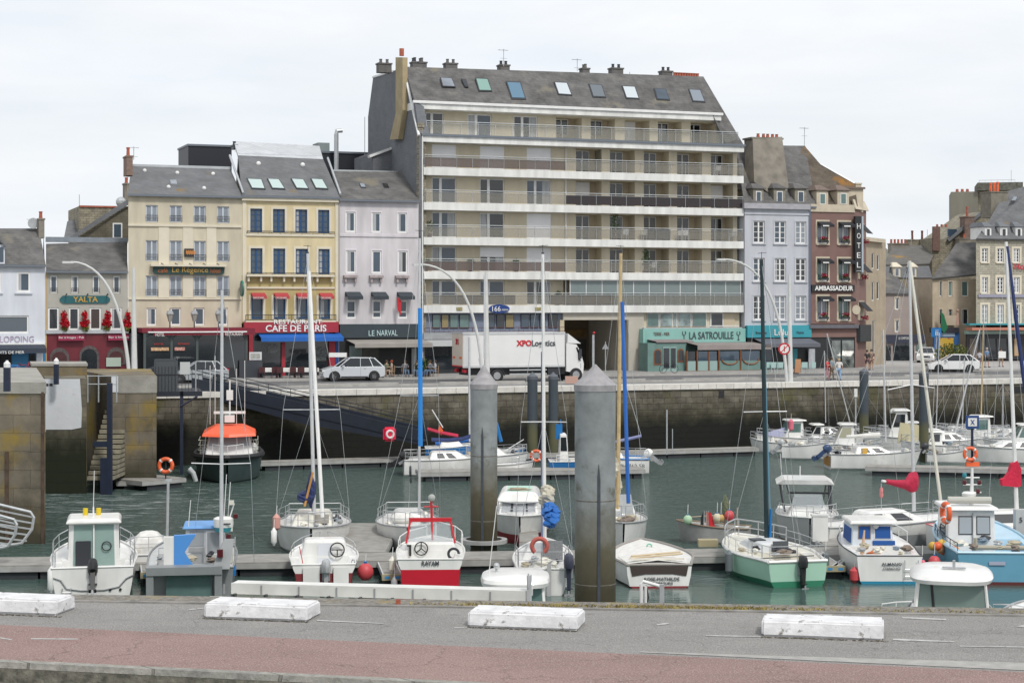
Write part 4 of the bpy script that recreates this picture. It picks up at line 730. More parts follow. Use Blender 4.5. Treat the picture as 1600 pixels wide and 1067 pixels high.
f = MB(); ua, ub = B.u(668), B.u(1156); h = 1.05; f.tube([(ua,.35,ZP+h),(ub,.35,ZP+h)], .035, 5).tube([(ua,.35,ZP+h-.16),(ub,.35,ZP+h-.16)], .02, 4)
for k in range(20): uu = ua+(ub-ua)*k/19; f.box(uu-.02,uu+.02,.33,.37,ZP-.1,ZP+h)
o = f.build('balcony_railing', galv, B.root); MB().box(ua,ub,.38,.39,ZP+.05,ZP+h-.2).build('glass_panel', mat('railing_glass_pale',(.3,.3,.27),.08,alpha=.3,spec=.6), o)
# cornice band and roof
cd = .9
MB().box(B.u(649,cd),B.u(1127,cd),cd,D1p+2.2,zc,zc+.6).build('cornice', slabm, B.root); MB().box(B.u(645,cd),B.u(1129,cd),cd-.14,cd+.02,zc+.45,zc+.66).build('gutter', white, B.root)
Dr = 4.3; zr = B.z(632,104.5,Dr)
e0 = (B.u(648,cd),cd,zc+.62); e1 = (B.u(1128,cd),cd,zc+.62); r0 = (B.u(632,Dr),Dr,zr); r1 = (B.u(1099,Dr),Dr,B.z(1099,120,Dr))
roofA = MB().slab([e0,e1,r1,r0], .25).build('roof', slate_w, B.root)
# side strips that run on down to the terrace slab, left and right
fL = (B.u(655,0),0,ztop); 
MB().slab([fL,(B.u(671,.15),.15,ztop),(B.u(661,1),1,zc+.5),e0], .3).build('roof_side', slate_b, B.root)
fR = (urb,0,ztop-.05)
MB().slab([(B.u(1134,.3),.3,ztop),fR,r1,(e1[0]-.9,cd+.0,zc+.55)], .3).build('roof_side', slate_w, B.root)
MB().add([(B.u(1127,1),1,ztop),(urb,.2,ztop),r1,(r1[0],8,r1[2]),(urb,9,ztop)], [(0,1,2),(1,4,3,2)]).build('hip_wall', slate_b, B.root)
MB().box(r0[0],r1[0],Dr,Dr+3,zr-.6,zr-.05).build('roof_top', slate_b, B.root)
# left gable wall
ug = B.u(657,0)-.12
gp = [B.side(x,y,ug) for x, y in ((657,212),(636,104.5),(614,105),(583,121),(575,183),(577,290))]
gp = [(0,ztop-.3)]+[(Dr,zr)]+[(B.side(614,105,ug)[0],zr)]+gp[3:5]+[(gp[4][0],ZP-12),(0,ZP-12)]
MB().prism([(ug,d,z) for d, z in gp], 0, (.35,0,0)).build('gable_wall', slate_b, B.root)
MB().tube([(ug-.02,-.05,ztop-.2),(ug-.02,Dr-.05,zr)], .13, 5).build('verge_flashing', white, B.root)
d3, z3 = gp[3]; d2, z2 = gp[2]; MB().tube([(ug,d2,z2),(ug,d3,z3)], .12, 5).build('verge_flashing', white, B.root)
MB().prism([(ulb,.3,-.2),(ulb,12,-.2),(ulb,12,ztop),(ulb,.3,ztop)], 0, (.3,0,0)).build('side_wall', stone_t, B.root); MB().prism([(urb-.3,.2+D1,-.2),(urb-.3,12,-.2),(urb-.3,12,ztop),(urb-.3,.2+D1,ztop)], 0, (.3,0,0)).build('side_wall', tan, B.root)
MB().box(ulb,urb,12,12.2,0,zr-3).build('back_wall', tan, B.root)
MB().tube([(ulb-.12,-.05,0),(ulb-.12,-.05,ztop)], .06, 6).build('downpipe', slabm, B.root)
q_ = MB()
for k in range(40): zz = 3.6+k*.42; q_.box(ulb-.45,ulb-.03+(.12 if k%2 else 0),.1,.5,zz,zz+.36)
q_.build('quoin_stones', stone_t, B.root)
# tan chimney breast on the gable, slate-clad infill left of it
cx = [B.side(x,y,ug-.45) for x, y in ((618,90),(629,90),(629,172),(626,182),(622,218),(609,218),(618,178))]
o = MB().prism([(ug-.45,d,z) for d, z in (cx[0],cx[1],cx[2],cx[4],cx[5],cx[6])], 0, (.43,0,0)).build('chimney', mat('tan_render',(.37,.30,.18),.9,n=(1,.2)), B.root)
MB().lathe([(.2,0),(.2,.6)], (ug-.22,(cx[0][0]+cx[1][0])/2,cx[0][1]), 10).build('chimney_pot', terracotta, o)
plA = [e0,e1,r1]
sg = mat('skylight_green',(.20,.33,.29),.15)
for (bl, br_, tr, tl), m_ in ((((691,136.5),(712,137.5),(706,123),(687,122)),glass_cur),(((726,137),(732,137.5),(728,125),(720,124)),glass_dark),(((748,143.5),(769,144),(762,124),(742,123)),sg),(((799,156),(822,156.5),(813,129),(790,128)),mat('skylight_blue',(.10,.19,.27),.1)),
        (((872,149),(894,150.5),(886,130),(865,129)),mat('skylight_pale',(.48,.53,.56),.15)),(((926,153),(947,154),(940,133),(919,132)),mat('skylight_grey',(.13,.15,.17),.2)),(((978,155),(999,156),(992,136),(971,135)),MATS['skylight_pale']),(((1026,157),(1047,158),(1040,140),(1021,139)),glass_blue),(((1082,160),(1102,161),(1094,141),(1075,140)),mat('skylight_mid',(.2,.23,.27),.2))):
    sky4(B, (bl,br_,tr,tl), plA, m_)
for px, w_, h_ in ((602,20,11),(649,8,9),(660,14,9),(706,18,9),(789,15,9),(916,11,8),(965,18,10),(1043,16,8)):
    yr = 104.5+(px-632)*.0335 if px > 640 else 109; d = Dr+1.5; o = B.chim(px-w_/2,px+w_/2,yr-h_,yr+4,d,.8,mat('chimney_grey',(.13,.125,.12),.9,n=(3,.2)),2,.35,dark if px%2 else MATS['chimney_grey'])
o = B.chim(1055,1095,120,124,Dr+.5,.8,MATS['chimney_grey'],10,.42); 
B.antenna(787,77,104,Dr+1); B.antenna(902,92,112,Dr+1); B.antenna(984,113,122,Dr+1,False)
# podium
zA = zs[0]-TK; zG = B.z(700,515,1)
blg = mat('podium_blue_grey',(.17,.20,.27),.6,n=(1,.1)); podc = mat('podium_white',(.45,.46,.47),.7,n=(1,.08))
MB().box(ulb,B.u(880,.6),.6,1.2,-.1,zA).build('podium_wall', blg, B.root)
x = 674
for k, (x0, x1) in enumerate(((676,688),(690,701),(703,716),(718,733),(763,773),(776,788),(790,803),(814,827),(829,841),(843,852),(857,871))):
    o = B.box('window', x0, x1, 491, 513, .52, .6, dark, 700); B.box('pane', x0+.7, x1-.7, 492, 512, .48, .52, rnd.choice([glass_blue,glass_green,glass_green,glass_dark,mat('amber_glass',(.25,.2,.1),.2)]), 700, o)
railing(B,664,882,512,520,-.2,700,mat('rail_rust',(.12,.05,.05),.6),30); B.box('terrace_slab', 662, 882, 520, 530, -.3, .6, grey, 700)
B.box('fascia', 662, 880, 531, 541, -.5, .6, podc, 700); B.box('shop_window', 664, 878, 541, 588, .3, .55, glass_dark, 700)
u_ = (B.u(764,-.1)+B.u(796,-.1))/2; zz = B.z(780,482.5,-.1)
o = MB().lathe([(1,-.04),(1,.04)], (0,0,0), 28, 'y').build('oval_sign', mat('royal_blue',(.01,.04,.19),.4), B.root, loc=(u_,-.1,zz)); o.scale = (.9,1,.36)
B.sign('166', 769, 782, 478.5, 486.5, -.16, letw, 780, 0); B.sign('mètres', 784, 794, 482, 485.5, -.16, letw, 780, 0)
for px in (718,841): o = B.box('ornament', px-4.5, px+4.5, 480, 485, -.06, 0, mat('gilt_ornament',(.3,.26,.12),.7,n=(12,.6)), px)
# passage
ua, ub = B.u(882,.3), B.u(982,.3); zpt = B.z(900,500,.3)
MB().box(ua-.1,B.u(1006,.3),.3,1.5,zpt,zA).build('passage_lintel', mat('tan_pale',(.45,.42,.36),.85,n=(.6,.1)), B.root); MB().box(ub,B.u(1006,.3),.3,9,-.1,zpt-.002).build('passage_pier', MATS['tan_pale'], B.root)
MB().box(ua-.1,ub,9,9.2,-.1,zpt).build('passage_back', mat('passage_brown',(.16,.12,.08),.9), B.root); MB().box(ua+.5,ub-.3,8.8,9,.2,2.6).build('passage_gate', mat('gate_dark',(.05,.05,.045),.6,n=(2,.3)), B.root)
MB().box(ua+.5,ub-.3,8.75,8.9,2.9,3.5).build('passage_sign', mat('sign_brown',(.2,.12,.03),.6,n=(3,.4)), B.root)
MB().box(ua-.4,ua-.02,.3,9,-.1,zpt).build('passage_wall', tand, B.root)
# La Satrouille
mint = mat('mint_fascia',(.22,.43,.39),.6,n=(1,.06)); sage = mat('sage_green',(.13,.22,.20),.6,n=(2,.12)); sagel = mat('sage_pale',(.25,.36,.34),.6); wood = mat('varnished_wood',(.20,.07,.025),.5,n=(4,.3))
MB().box(B.u(1006,.6),urb-.1,.6,1.2,-.1,zA).build('podium_wall', tan, B.root)
for k, (x0, x1) in enumerate(((1011,1030),(1032,1051),(1053,1058),(1060,1080),(1082,1104))): o = B.box('window', x0, x1, 489, 510, .5, .6, white, 1020); B.box('pane', x0+.8, x1-.8, 490, 509.5, .46, .5, rnd.choice([glass_green,mat('poster_glass',(.25,.32,.32),.15,n=(1.5,.6))]), 1020, o)
o = B.box('window', 1110, 1130, 489, 510, .5, .6, white, 1110); B.box('pane', 1112, 1129, 490, 509.5, .46, .5, glass_dark, 1110, o); B.box('recess_wall', 1130, 1148, 489, 512, .5, .6, tand, 1130)
railing(B,1107,1155,509,512,.3,1110,white,4); B.box('ledge', 1006, 1160, 512, 513.8, .0, .6, galv, 1010)
B.box('sign_fascia', 1007, 1165, 513.8, 535.5, -.15, .3, mint, 1010); B.box('fascia_end', 1005, 1008, 514, 537, -.5, .3, mint, 1010)
B.sign('LA SATROUILLE', 1077, 1146, 518.5, 530, -.18, letd, 1077, .01); B.sign('TERRE - MER', 1021, 1046, 519, 524, -.18, mat('sepia_letters',(.13,.08,.06),.6), 1077, 0)
for px in (1069,1154):
    q_ = MB(); uu = B.u(px,-.2); zz = B.z(px,525,-.2)
    q_.tube([(uu,-.2,zz-.3),(uu,-.2,zz+.05),(uu-.16,-.2,zz+.2),(uu-.12,-.2,zz+.4)], .03, 5).tube([(uu,-.2,zz+.05),(uu+.16,-.2,zz+.2),(uu+.12,-.2,zz+.4)], .03, 5).tube([(uu-.1,-.2,zz-.32),(uu+.1,-.2,zz-.32)], .03, 4); q_.build('crayfish_emblem', letd, B.root)
B.box('shop_front', 1008, 1160, 536, 583, -.1, .3, sage, 1010)
dpt = -1.9
B.box('porch', 1012, 1071, 536, 583.5, dpt, -.1, sage, 1040); B.awning(1010,1068,530,535.5,2.0,mat('awning_mauve',(.25,.21,.21),.85,n=(1,.1)),1015,val=.1)
o = archp(B,'window',1022,1034,545,570,dpt-.05,wood,xr=1040); archp(B,'pane',1023.5,1032.5,547,568,dpt-.07,glass_dark,o,xr=1040)
for x0, x1, nm in ((1036,1047,'door'),(1047.5,1057,'door')): o = B.box(nm, x0, x1, 542, 582, dpt-.06, dpt, sagel, 1040); B.box('pane', x0+1, x1-1, 544, 575, dpt-.09, dpt-.06, glass_dark, 1040, o)
o = archp(B,'window',1059,1069,545,566,dpt-.05,wood,xr=1040); archp(B,'pane',1060.5,1067.5,547,564,dpt-.07,glass_dark,o,xr=1040)
B.awning(1072,1186,535,547,2.2,mat('awning_taupe2',(.27,.235,.225),.85,n=(1,.12)),1075,val=.4)
d3 = -2.3
for k, (x0, x1) in enumerate(((1074,1087),(1090,1121),(1124,1156),(1158,1188))):
    B.box('terrace_panel', x0, x1, 564, 579.5, d3, d3+.06, sagel if k < 2 else sage, 1100); 
    B.box('terrace_frame', x0-1.2, x0+.6, 548, 580, d3-.05, d3+.08, wood, 1100); B.box('terrace_rail', x0, x1, 579, 580.5, d3-.04, d3+.07, wood, 1100)
    o = B.box('terrace_window', x0+1, x1-1, 549, 564, d3+.02, d3+.05, glass_dark if k < 1 else glass_blue, 1100)
    if k > 1:
        uu, zz = (B.u(x0,d3)+B.u(x1,d3))/2, B.z(1100,562,d3); MB().tube([(uu+.75*math.cos(a),d3-.04,zz+.42*math.sin(a)) for a in [math.pi+math.pi*j/10 for j in range(11)]], .06, 5).build('arch_trim', wood, o)
B.box('door_bar', 1107, 1109, 549, 580, d3-.06, d3+.05, wood, 1100)
# slate box between lilac building and block
B2 = Bld('slate_clad_annex', 'blue slate clad stair block between the lilac building and the apartments', 'building', 590, Line(620,152,TH))
uA, uB = B2.u(583), B2.u(642); MB().prism([(uA,0,3),(uB,0,3),(uB,0,B2.z(640,219)),(uA,0,B2.z(592,240))], 0, (0,6,0)).build('wall', slate_b, B2.root)
uC = B2.u(655,-3); MB().prism([(uB,-4.5,3),(uB+.9,-4.5,3),(uB+.9,-4.5,B2.z(650,222,-4)),(uB,-4.5,B2.z(642,222,-4))], 0, (0,5.5,0)).build('fin_wall', mat('fin_blue',(.05,.07,.09),.6), B2.root)
MB().slab([(uA-.4,-.2,B2.z(592,240)-.2),(uB+.1,-.2,B2.z(640,219)+.05),(uB+.1,.4,B2.z(640,219)+.05),(uA-.4,.4,B2.z(592,240)-.2)], .2).build('flashing', white, B2.root)
MB().prism([(uB-6.5,-5,2),(uB,-5,2),(uB,-5,6)], 0, (0,.01,0)) 
# --- 7 pale lilac-blue house
B = Bld('blue_grey_house', 'pale blue-grey house with dormers over a turquoise restaurant front', 'house', 1163)
ul, ur = B.u(1163.5), B.u(1266.5); zt = B.z(1180,324); cols = ((1177,1194.5),(1210,1228),(1243,1259.5))
for y0, y1 in ((345,380),(403,439.5),(462,500)):
    for x0, x1 in cols: B.win(x0,x1,y0,y1,1177,'grid',gm=rnd.choice([glass_blue,glass_cur,glass_dark]),rec=.12,t=.1,surround=(lil2,.12),sill=lil2)
B.wall(ul,ur,B.z(1180,510),zt,lil2); B.body(ul,ur,zt,9,lil2); B.box('cornice', 1163, 1266.5, 317.5, 326, -.35, 0, mat('cornice_grey',(.36,.36,.39),.9,n=(2,.15)), 1180); B.box('string_course', 1163.5, 1266.5, 332, 335, -.08, 0, lil2, 1180)
B.box('downpipe', 1264.7, 1266.5, 326, 505, -.12, 0, mat('pipe_blue',(.15,.18,.25),.5), 1265)
rf = B.roof((1163,320,1275),(1150,227,1258,228),6,slate_w,over=.1)
chm = render_t
o = MB().prism([(B.u(1176,1.5),1.2,B.z(1176,240,1.5)-2.5),(B.u(1231,1.5),.8,B.z(1231,290,1.5)-2.2),(B.u(1222,3),3,B.z(1222,214,3)),(B.u(1176,3),3,B.z(1176,216,3))], 0, (0,1.6,0)).build('chimney', chm, B.root)
MB().box(B.u(1174,3),B.u(1224,3),2.95,4.7,B.z(1176,216,3)-.05,B.z(1176,216,3)+.1).build('chimney_cap', chm, o)
for px in (1184.5,1193,1199.5,1207,1213.5): MB().lathe([(.16,0),(.12,.25),(.16,.3)], (B.u(px,3.6),3.6,B.z(1184,215.5,3.6)+.06), 9).build('chimney_pot', terracotta, o)
def dormer(B, x0, x1, yt, yb, m, fm, gm, dpt=3.2, d=.35, hip=True, rm=slate_w, wi=(.24,.2)):
    u0, u1 = B.u(x0,d), B.u(x1,d); z0, z1 = B.z(x0,yb,d), B.z(x0,yt,d); o = MB().box(u0,u1,d,d+dpt,z0,z1).build('dormer', m, B.root); ov = .16
    a = MB(); a.slab([(u0-ov,d-ov,z1),(u1+ov,d-ov,z1),((u0+u1)/2+.25,d+.9,z1+.5),((u0+u1)/2-.25,d+.9,z1+.5)], .08)
    a.slab([(u1+ov,d-ov,z1),(u1+ov,d+dpt,z1),((u0+u1)/2+.25,d+dpt,z1+.5),((u0+u1)/2+.25,d+.9,z1+.5)], .08); a.slab([(u0-ov,d+dpt,z1),(u0-ov,d-ov,z1),((u0+u1)/2-.25,d+.9,z1+.5),((u0+u1)/2-.25,d+dpt,z1+.5)], .08)
    a.build('dormer_roof', rm, o); w_ = (u1-u0); h = z1-z0
    f = MB().box(u0+w_*wi[0],u1-w_*wi[0],d-.05,d+.01,z0+h*.08,z1-h*wi[1]); fo = f.build('window', fm, o)
    if fm is not None: MB().box(u0+w_*wi[0]+.07,u1-w_*wi[0]-.07,d-.07,d-.05,z0+h*.08+.07,z1-h*wi[1]-.07).build('pane', gm, o)
    return o
for x0, x1 in ((1177,1193),(1209,1227),(1242,1260)): dormer(B,x0,x1,294,318,mat('dormer_grey',(.23,.21,.17),.9,n=(3,.2)),white,glass_blue)
pl = rplane(B,1163,320,1275,6,1205,227,.1); sky4(B, ((1174,269),(1185.5,269),(1177,254),(1165,254)), pl, glass_green, white)
B.antenna(1257,199,232,6)
turq = mat('turquoise_fascia',(.035,.28,.34),.5,n=(1,.08)); B.box('sign_fascia', 1168, 1268, 508.5, 527.5, -.4, 0, turq, 1180); B.box('shop_front', 1168, 1268, 527.5, 582, -.15, .1, darksh, 1180)
B.sign('Lulu', 1210, 1231, 514.5, 524, -.43, letw, 1210, 0); B.sign('Brasserie', 1181, 1198, 517.5, 521.5, -.43, letd, 1210, 0); B.sign('Pizzeria', 1245, 1256, 517.5, 521, -.43, letd, 1245, 0)
B.awning(1176,1262,528,543,2.2,mat('awning_grey',(.12,.125,.15),.85,n=(1,.1)),1180,val=.3); B.box('shop_window', 1196, 1206, 545, 581, -.2, -.15, glass_blue, 1200); B.box('door', 1238, 1246, 545, 581, -.2, -.15, turq, 1200); B.box('menu_board', 1263.5, 1273.5, 545, 577, -.5, -.4, mat('board_pale',(.4,.42,.45),.5,n=(4,.2)), 1265)
# --- 8 brown hotel
B = Bld('brown_hotel', 'brown corner hotel with black awnings, flower boxes and HOTEL and AMBASSADEUR signs', 'hotel', 1267)
ul, ur = B.u(1267), B.u(1336); zt = B.z(1275,322); cols = ((1277,1293.5),(1310,1327)); fl = []
for k, (y0, y1) in enumerate(((346.5,381),(404,439.5),(463,500.5))):
    for j, (x0, x1) in enumerate(cols):
        B.win(x0,x1,y0,y1,1277,'casement',gm=rnd.choice([glass_cur,glass_green,glass_cur]),rec=.2,t=.08,surround=(beige,.17),sill=beige)
        B.awning(x0-.5,x1+3,y0-.5,y0+8,.8,mat('awning_black',(.018,.02,.024),.8),1277,val=.2,sides=True)
        MB().box(B.u(x0+9,-.83),B.u(x1+2,-.83),-.84,-.82,B.z(1277,y0+8,-.8)+.05,B.z(1277,y0+8,-.8)+.15).build('awning_lettering', letw, B.root)
        px = (x0+x1)/2+2.5; zz = B.z(1277,y1-2,-.3); r_ = empty('flower_box', 'red flower box on the brown hotel, %s window of the %s floor' % (('left','right')[j],('third','second','first')[k]), 'flower box', (B.X+B.cs*B.u(px,-.25)+B.sn*.25, B.Y+B.sn*B.u(px,-.25)-B.cs*.25, B.zb+zz), B.th, 'flower boxes on the hotel front')
        MB().box(-.42,.42,-.12,.12,0,.18).build('box', dark, r_); clump(MB(), (0,0,.22), .42, 60, .07, (1,.4,.4)).build('leaves', leaf, r_); clump(MB(), (0,-.05,.42), .42, 60, .06, (1,.4,.45)).build('flowers', mat('pink_flowers',(.38,.01,.05),.8,n=(14,.5)), r_)
B.wall(ul,ur,B.z(1275,512),zt,brown); B.body(ul,ur,zt,10,brown)
B.box('string_course', 1267, 1336, 319, 331, -.1, 0, beige, 1275); B.box('string_course', 1267, 1337, 503, 506, -.1, 0, brown, 1275)
B.box('cornice', 1266, 1342, 507.5, 513, -.5, .1, mat('cornice_lead',(.12,.12,.14),.6,n=(2,.15)), 1275); B.box('lower_band', 1267, 1338, 513, 527, -.15, .1, brown, 1275); B.box('corner_pier', 1336, 1340, 527, 583, -.15, .1, brown, 1336); B.box('shop_front', 1268, 1336, 527, 583, -.05, .1, darksh, 1275)
for x0, x1 in ((1299,1314),(1315,1335)): o = B.box('shop_window', x0, x1, 531, 576, -.12, -.05, dark, 1300); B.box('pane', x0+.8, x1-.8, 532, 575, -.15, -.12, mat('shop_mirror',(.14,.16,.15),.05,spec=.9,n=(1.5,.8)), 1300, o)
o = B.box('sign_board', 1268.5, 1335.5, 445, 455.5, -.2, -.05, darksh, 1275); B.sign('AMBASSADEUR', 1273, 1333, 446.5, 454, -.22, letw, 1273, .03, o)
# vertical HOTEL sign on the corner
xs0, xs1 = B.u(1338,-.5), B.u(1346,-.5); z0, z1 = B.z(1340,426,-.5), B.z(1340,338,-.5)
o = MB().box(xs0-.1,xs1+.02,-.5,-.2,z0,z1).build('vertical_sign', darksh, B.root); MB().box(xs1+.02,xs1+.2,-.52,-.18,z0,z1).build('sign_edge', mat('sign_edge',(.35,.4,.45),.5), o)
for k, ch in enumerate('HOTEL'): zz = z1-.45-(z1-z0-.7)*(k+.5)/5; text(o,ch,xs0+.05,xs1-.1,zz-.24,zz+.24,-.51,letw,bold=0)
text(o,'***',xs0,xs1-.04,z0+.1,z0+.2,-.51,letw,bold=0)
MB().lathe([(.42,-.03),(.42,.03)], (B.u(1337.5),-.03,B.z(1337,484)), 16, 'y').build('round_plaque', beige, B.root)
# chamfered corner going back
u0 = ur; q = (ur+2.6,2.4)
MB().prism([(u0,0,-.1),(q[0],q[1],-.1),(q[0],q[1],zt),(u0,0,zt)], 0, (-.02,.1,0)).build('corner_wall', brown, B.root)
for y0, y1 in ((349,381),(410,436),(470,500)):
    zz0, zz1 = B.z(1345,y1,1), B.z(1345,y0,1); a0, a1 = .25, .75
    p0, p1 = (u0+2.6*a0, 2.4*a0), (u0+2.6*a1, 2.4*a1); o = MB().prism([(p0[0],p0[1],zz0),(p1[0],p1[1],zz0),(p1[0],p1[1],zz1),(p0[0],p0[1],zz1)], 0, (.06,-.06,0)).build('window', beige, B.root)
    MB().slab([(p0[0]+.6,p0[1]-.65,zz1-.9),(p1[0]+.6,p1[1]-.65,zz1-.9),(p1[0],p1[1],zz1),(p0[0],p0[1],zz1)], .04).build('awning', MATS['awning_black'], o)
    clump(MB(), ((p0[0]+p1[0])/2+.25,(p0[1]+p1[1])/2-.25,zz0+.2), .45, 60, .07, (1,1,.5)).build('flowers', MATS['pink_flowers'], o)
MB().prism([(u0-.1,-.3,zt-.2),(q[0]+.3,q[1],zt-.2),(q[0]+.2,q[1]+.6,zt+.7),(u0,.4,zt+.7)], 0, (0,.3,0)).build('corner_cornice', beige, B.root)
MB().prism([(u0,-.1,2.4),(q[0],q[1]-.1,2.4),(q[0],q[1]-.1,3.9),(u0,-.1,3.9)], 0, (.3,-.3,0)).build('corner_box', darksh, B.root)
# roofs: hipped, lichen-covered
Z0 = zt+.1; ey = 1.2; R0 = (B.u(1231,6),6,B.z(1231,228,6)); R1 = (B.u(1257,6),6,B.z(1257,228,6)); K1 = (B.u(1282,4),4,B.z(1282,257,4)); E1 = (B.u(1335,2),2,B.z(1335,287,2))
eL = (B.u(1240,.4),.4,Z0); eR = (B.u(1345,.4)-.3,.4,Z0)
o = MB().add([eL,eR,E1,K1,R1,R0,(R0[0],12,Z0),(eR[0]+2,10,Z0)], [(0,1,2,3,4,5),(4,3,2,1,7),(0,5,6),(5,4,7,6)]); rf = o.build('roof', slate_l, B.root)
MB().tube([K1,E1], .1, 5).build('ridge_cap', zinc, rf)
for x0, x1, in ((1276,1294),(1308.5,1326.5)): dormer(B,x0,x1,297,321,beige,white,glass_green,3.0,.2,rm=mat('brown_slate',(.16,.12,.10),.8,n=(4,.2)))
o = MB().box(B.u(1343,1.5)-1.8,B.u(1343,1.5)+.2,1.2,4.5,Z0-.5,B.z(1340,296,1.5)).build('dormer', beige, B.root); MB().box(B.u(1343,1.5)-2,B.u(1343,1.5)+.3,1,4.6,B.z(1340,296,1.5),B.z(1340,293,1.5)).build('dormer_roof', MATS['brown_slate'], o); B.chim(1337,1346,286,300,3,1.2,beige,0)
# --- 9 street side beyond, at the right
def house(name, lab, px0, px1, Y, th, yt, m, cat='house'):
    B = Bld(name, lab, cat, px0, Line(px0,Y,th)); B.ul, B.ur = 0, B.u(px1); B.zt = B.z(px0,yt); return B
side = house('side_street_house','narrow beige side facade behind the brown hotel',1350,1384,166,R(62),372,beige)
B = side; tnb = mat('street_beige',(.36,.30,.22),.9,n=(1,.15))
for x0, x1, y0, y1 in ((1362,1366,440,470),(1370,1374,440,468),(1362,1366,395,420),(1370,1374,398,422),(1363,1367,500,560)): B.win(x0,x1,y0,y1,None,'single',gm=glass_dark,rec=.1,hole=True)
B.wall(0,B.ur,-.2,B.zt,tnb); B.box('cornice', 1350, 1384, 370, 376, -.4, .2, beige, 1350); B.body(0,B.ur,B.zt,5,tnb)
B = house('grey_gable_house','grey blank gable house glimpsed behind the brown hotel',1361,1393,205,TH,385,render_t)
MB().prism([(B.u(1361),0,0),(B.u(1393),0,0),(B.u(1393),0,B.z(1361,396)),(B.u(1376),0,B.z(1361,379)),(B.u(1361),0,B.z(1361,387))], 0, (0,9,0)).build('wall', mat('pale_gable',(.30,.30,.27),.9,n=(1,.15)), B.root)
B = house('taupe_shop_house','taupe house with plain roof over a dark shop front, end of the square',1369,1421,182,R(5),458,greyr)
tau = mat('taupe_render',(.31,.26,.24),.9,n=(1,.08))
for y0, y1 in ((465,484),(500,519)): B.win(1398.5,1405,y0,y1,None,'single',gm=glass_dark,rec=.12,t=.1,surround=(beige,.1))
B.wall(0,B.ur,B.z(1369,523),B.zt,tau); B.body(0,B.ur,B.zt,8,tau); MB().slab([(0,-.2,B.zt),(B.ur+.1,-.2,B.zt),(B.u(1402,5),5,B.z(1402,433,5)),(B.u(1371,5),5,B.z(1371,418,5))], .2).build('roof', slate_w, B.root)
B.box('shop_fascia', 1380, 1446, 523, 536, -.3, 0, mat('fascia_dark_blue',(.03,.035,.06),.5), 1390); B.box('shop_front', 1369, 1446, 536, 566, -.1, .1, tau, 1390); B.box('shop_window', 1396, 1428, 536, 565, -.16, -.1, glass_dark, 1396); B.box('shop_window', 1383, 1392, 540, 563, -.16, -.1, glass_dark, 1390); B.box('shop_window', 1432, 1445, 538, 563, -.16, -.1, glass_green, 1390)
B.sign('LE COMPTOIR', 1404, 1420, 526.5, 530.5, -.33, letw, 1404, 0)
B = house('mansard_house','cream house with slate mansard and tall chimneys beyond the square',1379,1458,192,R(6),434,creaml)
for x0, x1, y0, y1 in ((1433,1443,452,475),(1434,1444,490,516)): B.win(x0,x1,y0,y1,None,'single',gm=glass_cur,rec=.12,t=.12,surround=(beige,.2))
B.wall(0,B.ur,-.1,B.zt,creaml); B.body(0,B.ur,B.zt,9,creaml)
MB().slab([(0,-.2,B.zt),(B.u(1456),-.2,B.zt),(B.u(1451,.8),.8,B.z(1379,413,.8)),(B.u(1381,.8),.8,B.z(1379,413,.8))], .2).build('mansard', slate_b, B.root)
MB().slab([(B.u(1380,.6),.6,B.z(1379,414,.8)),(B.u(1452,.6),.6,B.z(1379,412,.8)),(B.u(1467,6),6,B.z(1379,383,6)),(B.u(1396,6),6,B.z(1379,383,6))], .2).build('roof', wallmat('slate_yellow',(.13,.125,.12),(.15,.145,.135),(.09,.085,.08),.35,.2,.008,n=(1,.2),lichen=(.3,(.33,.2,.04),.60),bump=.3), B.root)
dormer(B,1396,1407,417,433,creaml,white,glass_cur,2,-.2,rm=creaml,wi=(.2,.1)); dormer(B,1422,1432,417,433,creaml,white,glass_cur,2,-.2,rm=creaml,wi=(.2,.1))
B.chim(1392.5,1420,380,396,5.5,1.2,render_t,5,.45); B.chim(1421,1452,374,385,7,1.5,stone_t,2,1.0,mat('dark_pot',(.12,.05,.04),.8)); B.antenna(1449,359,376,7,False); B.antenna(1424,368,388,6,False)
B = house('tan_house','tan rendered house with tall windows and a green flag over a blue shop',1457,1527,183,R(8),436,tnb)
tn = mat('tan_render_house',(.42,.35,.26),.9,n=(1.2,.14))
for x0, x1 in ((1468,1472),(1482,1488),(1503,1513)): B.win(x0,x1,439.5,463,1480,'single',gm=glass_dark if x1 < 1480 else glass_green,rec=.15,t=.07,surround=(beige,.07)); B.win(x0,x1,483,507,1480,'single',gm=glass_dark,rec=.15,t=.06,surround=(beige,.07))
B.wall(0,B.ur,B.z(1457,513),B.zt,tn); B.body(0,B.ur,B.zt,9,tn); B.wall(0,B.ur,-.1,B.z(1457,513)-.001,tn,name='lower_wall')
MB().slab([(-.2,-.3,B.zt+.05),(B.ur+.1,-.3,B.zt+.55),(B.u(1540,6),6,B.z(1540,378,6)),(B.u(1494,6),6,B.z(1480,380,6))], .2).build('roof', slate_w, B.root)
B.box('shop_fascia', 1455, 1499, 512, 520, -.5, 0, mat('fascia_black',(.02,.02,.03),.5), 1460); B.box('shop_front', 1459, 1499, 520, 563, -.3, 0, mat('shop_blue_bright',(.03,.10,.26),.5), 1460); B.box('sign_panel', 1459, 1492, 520, 526, -.36, -.3, mat('sign_blue_grey',(.25,.33,.42),.5), 1460)
B.box('poster_window', 1468, 1490, 528, 561, -.35, -.3, mat('yellow_posters',(.5,.33,.04),.6,n2=(1.6,(.4,.05,.02),.52)), 1460)
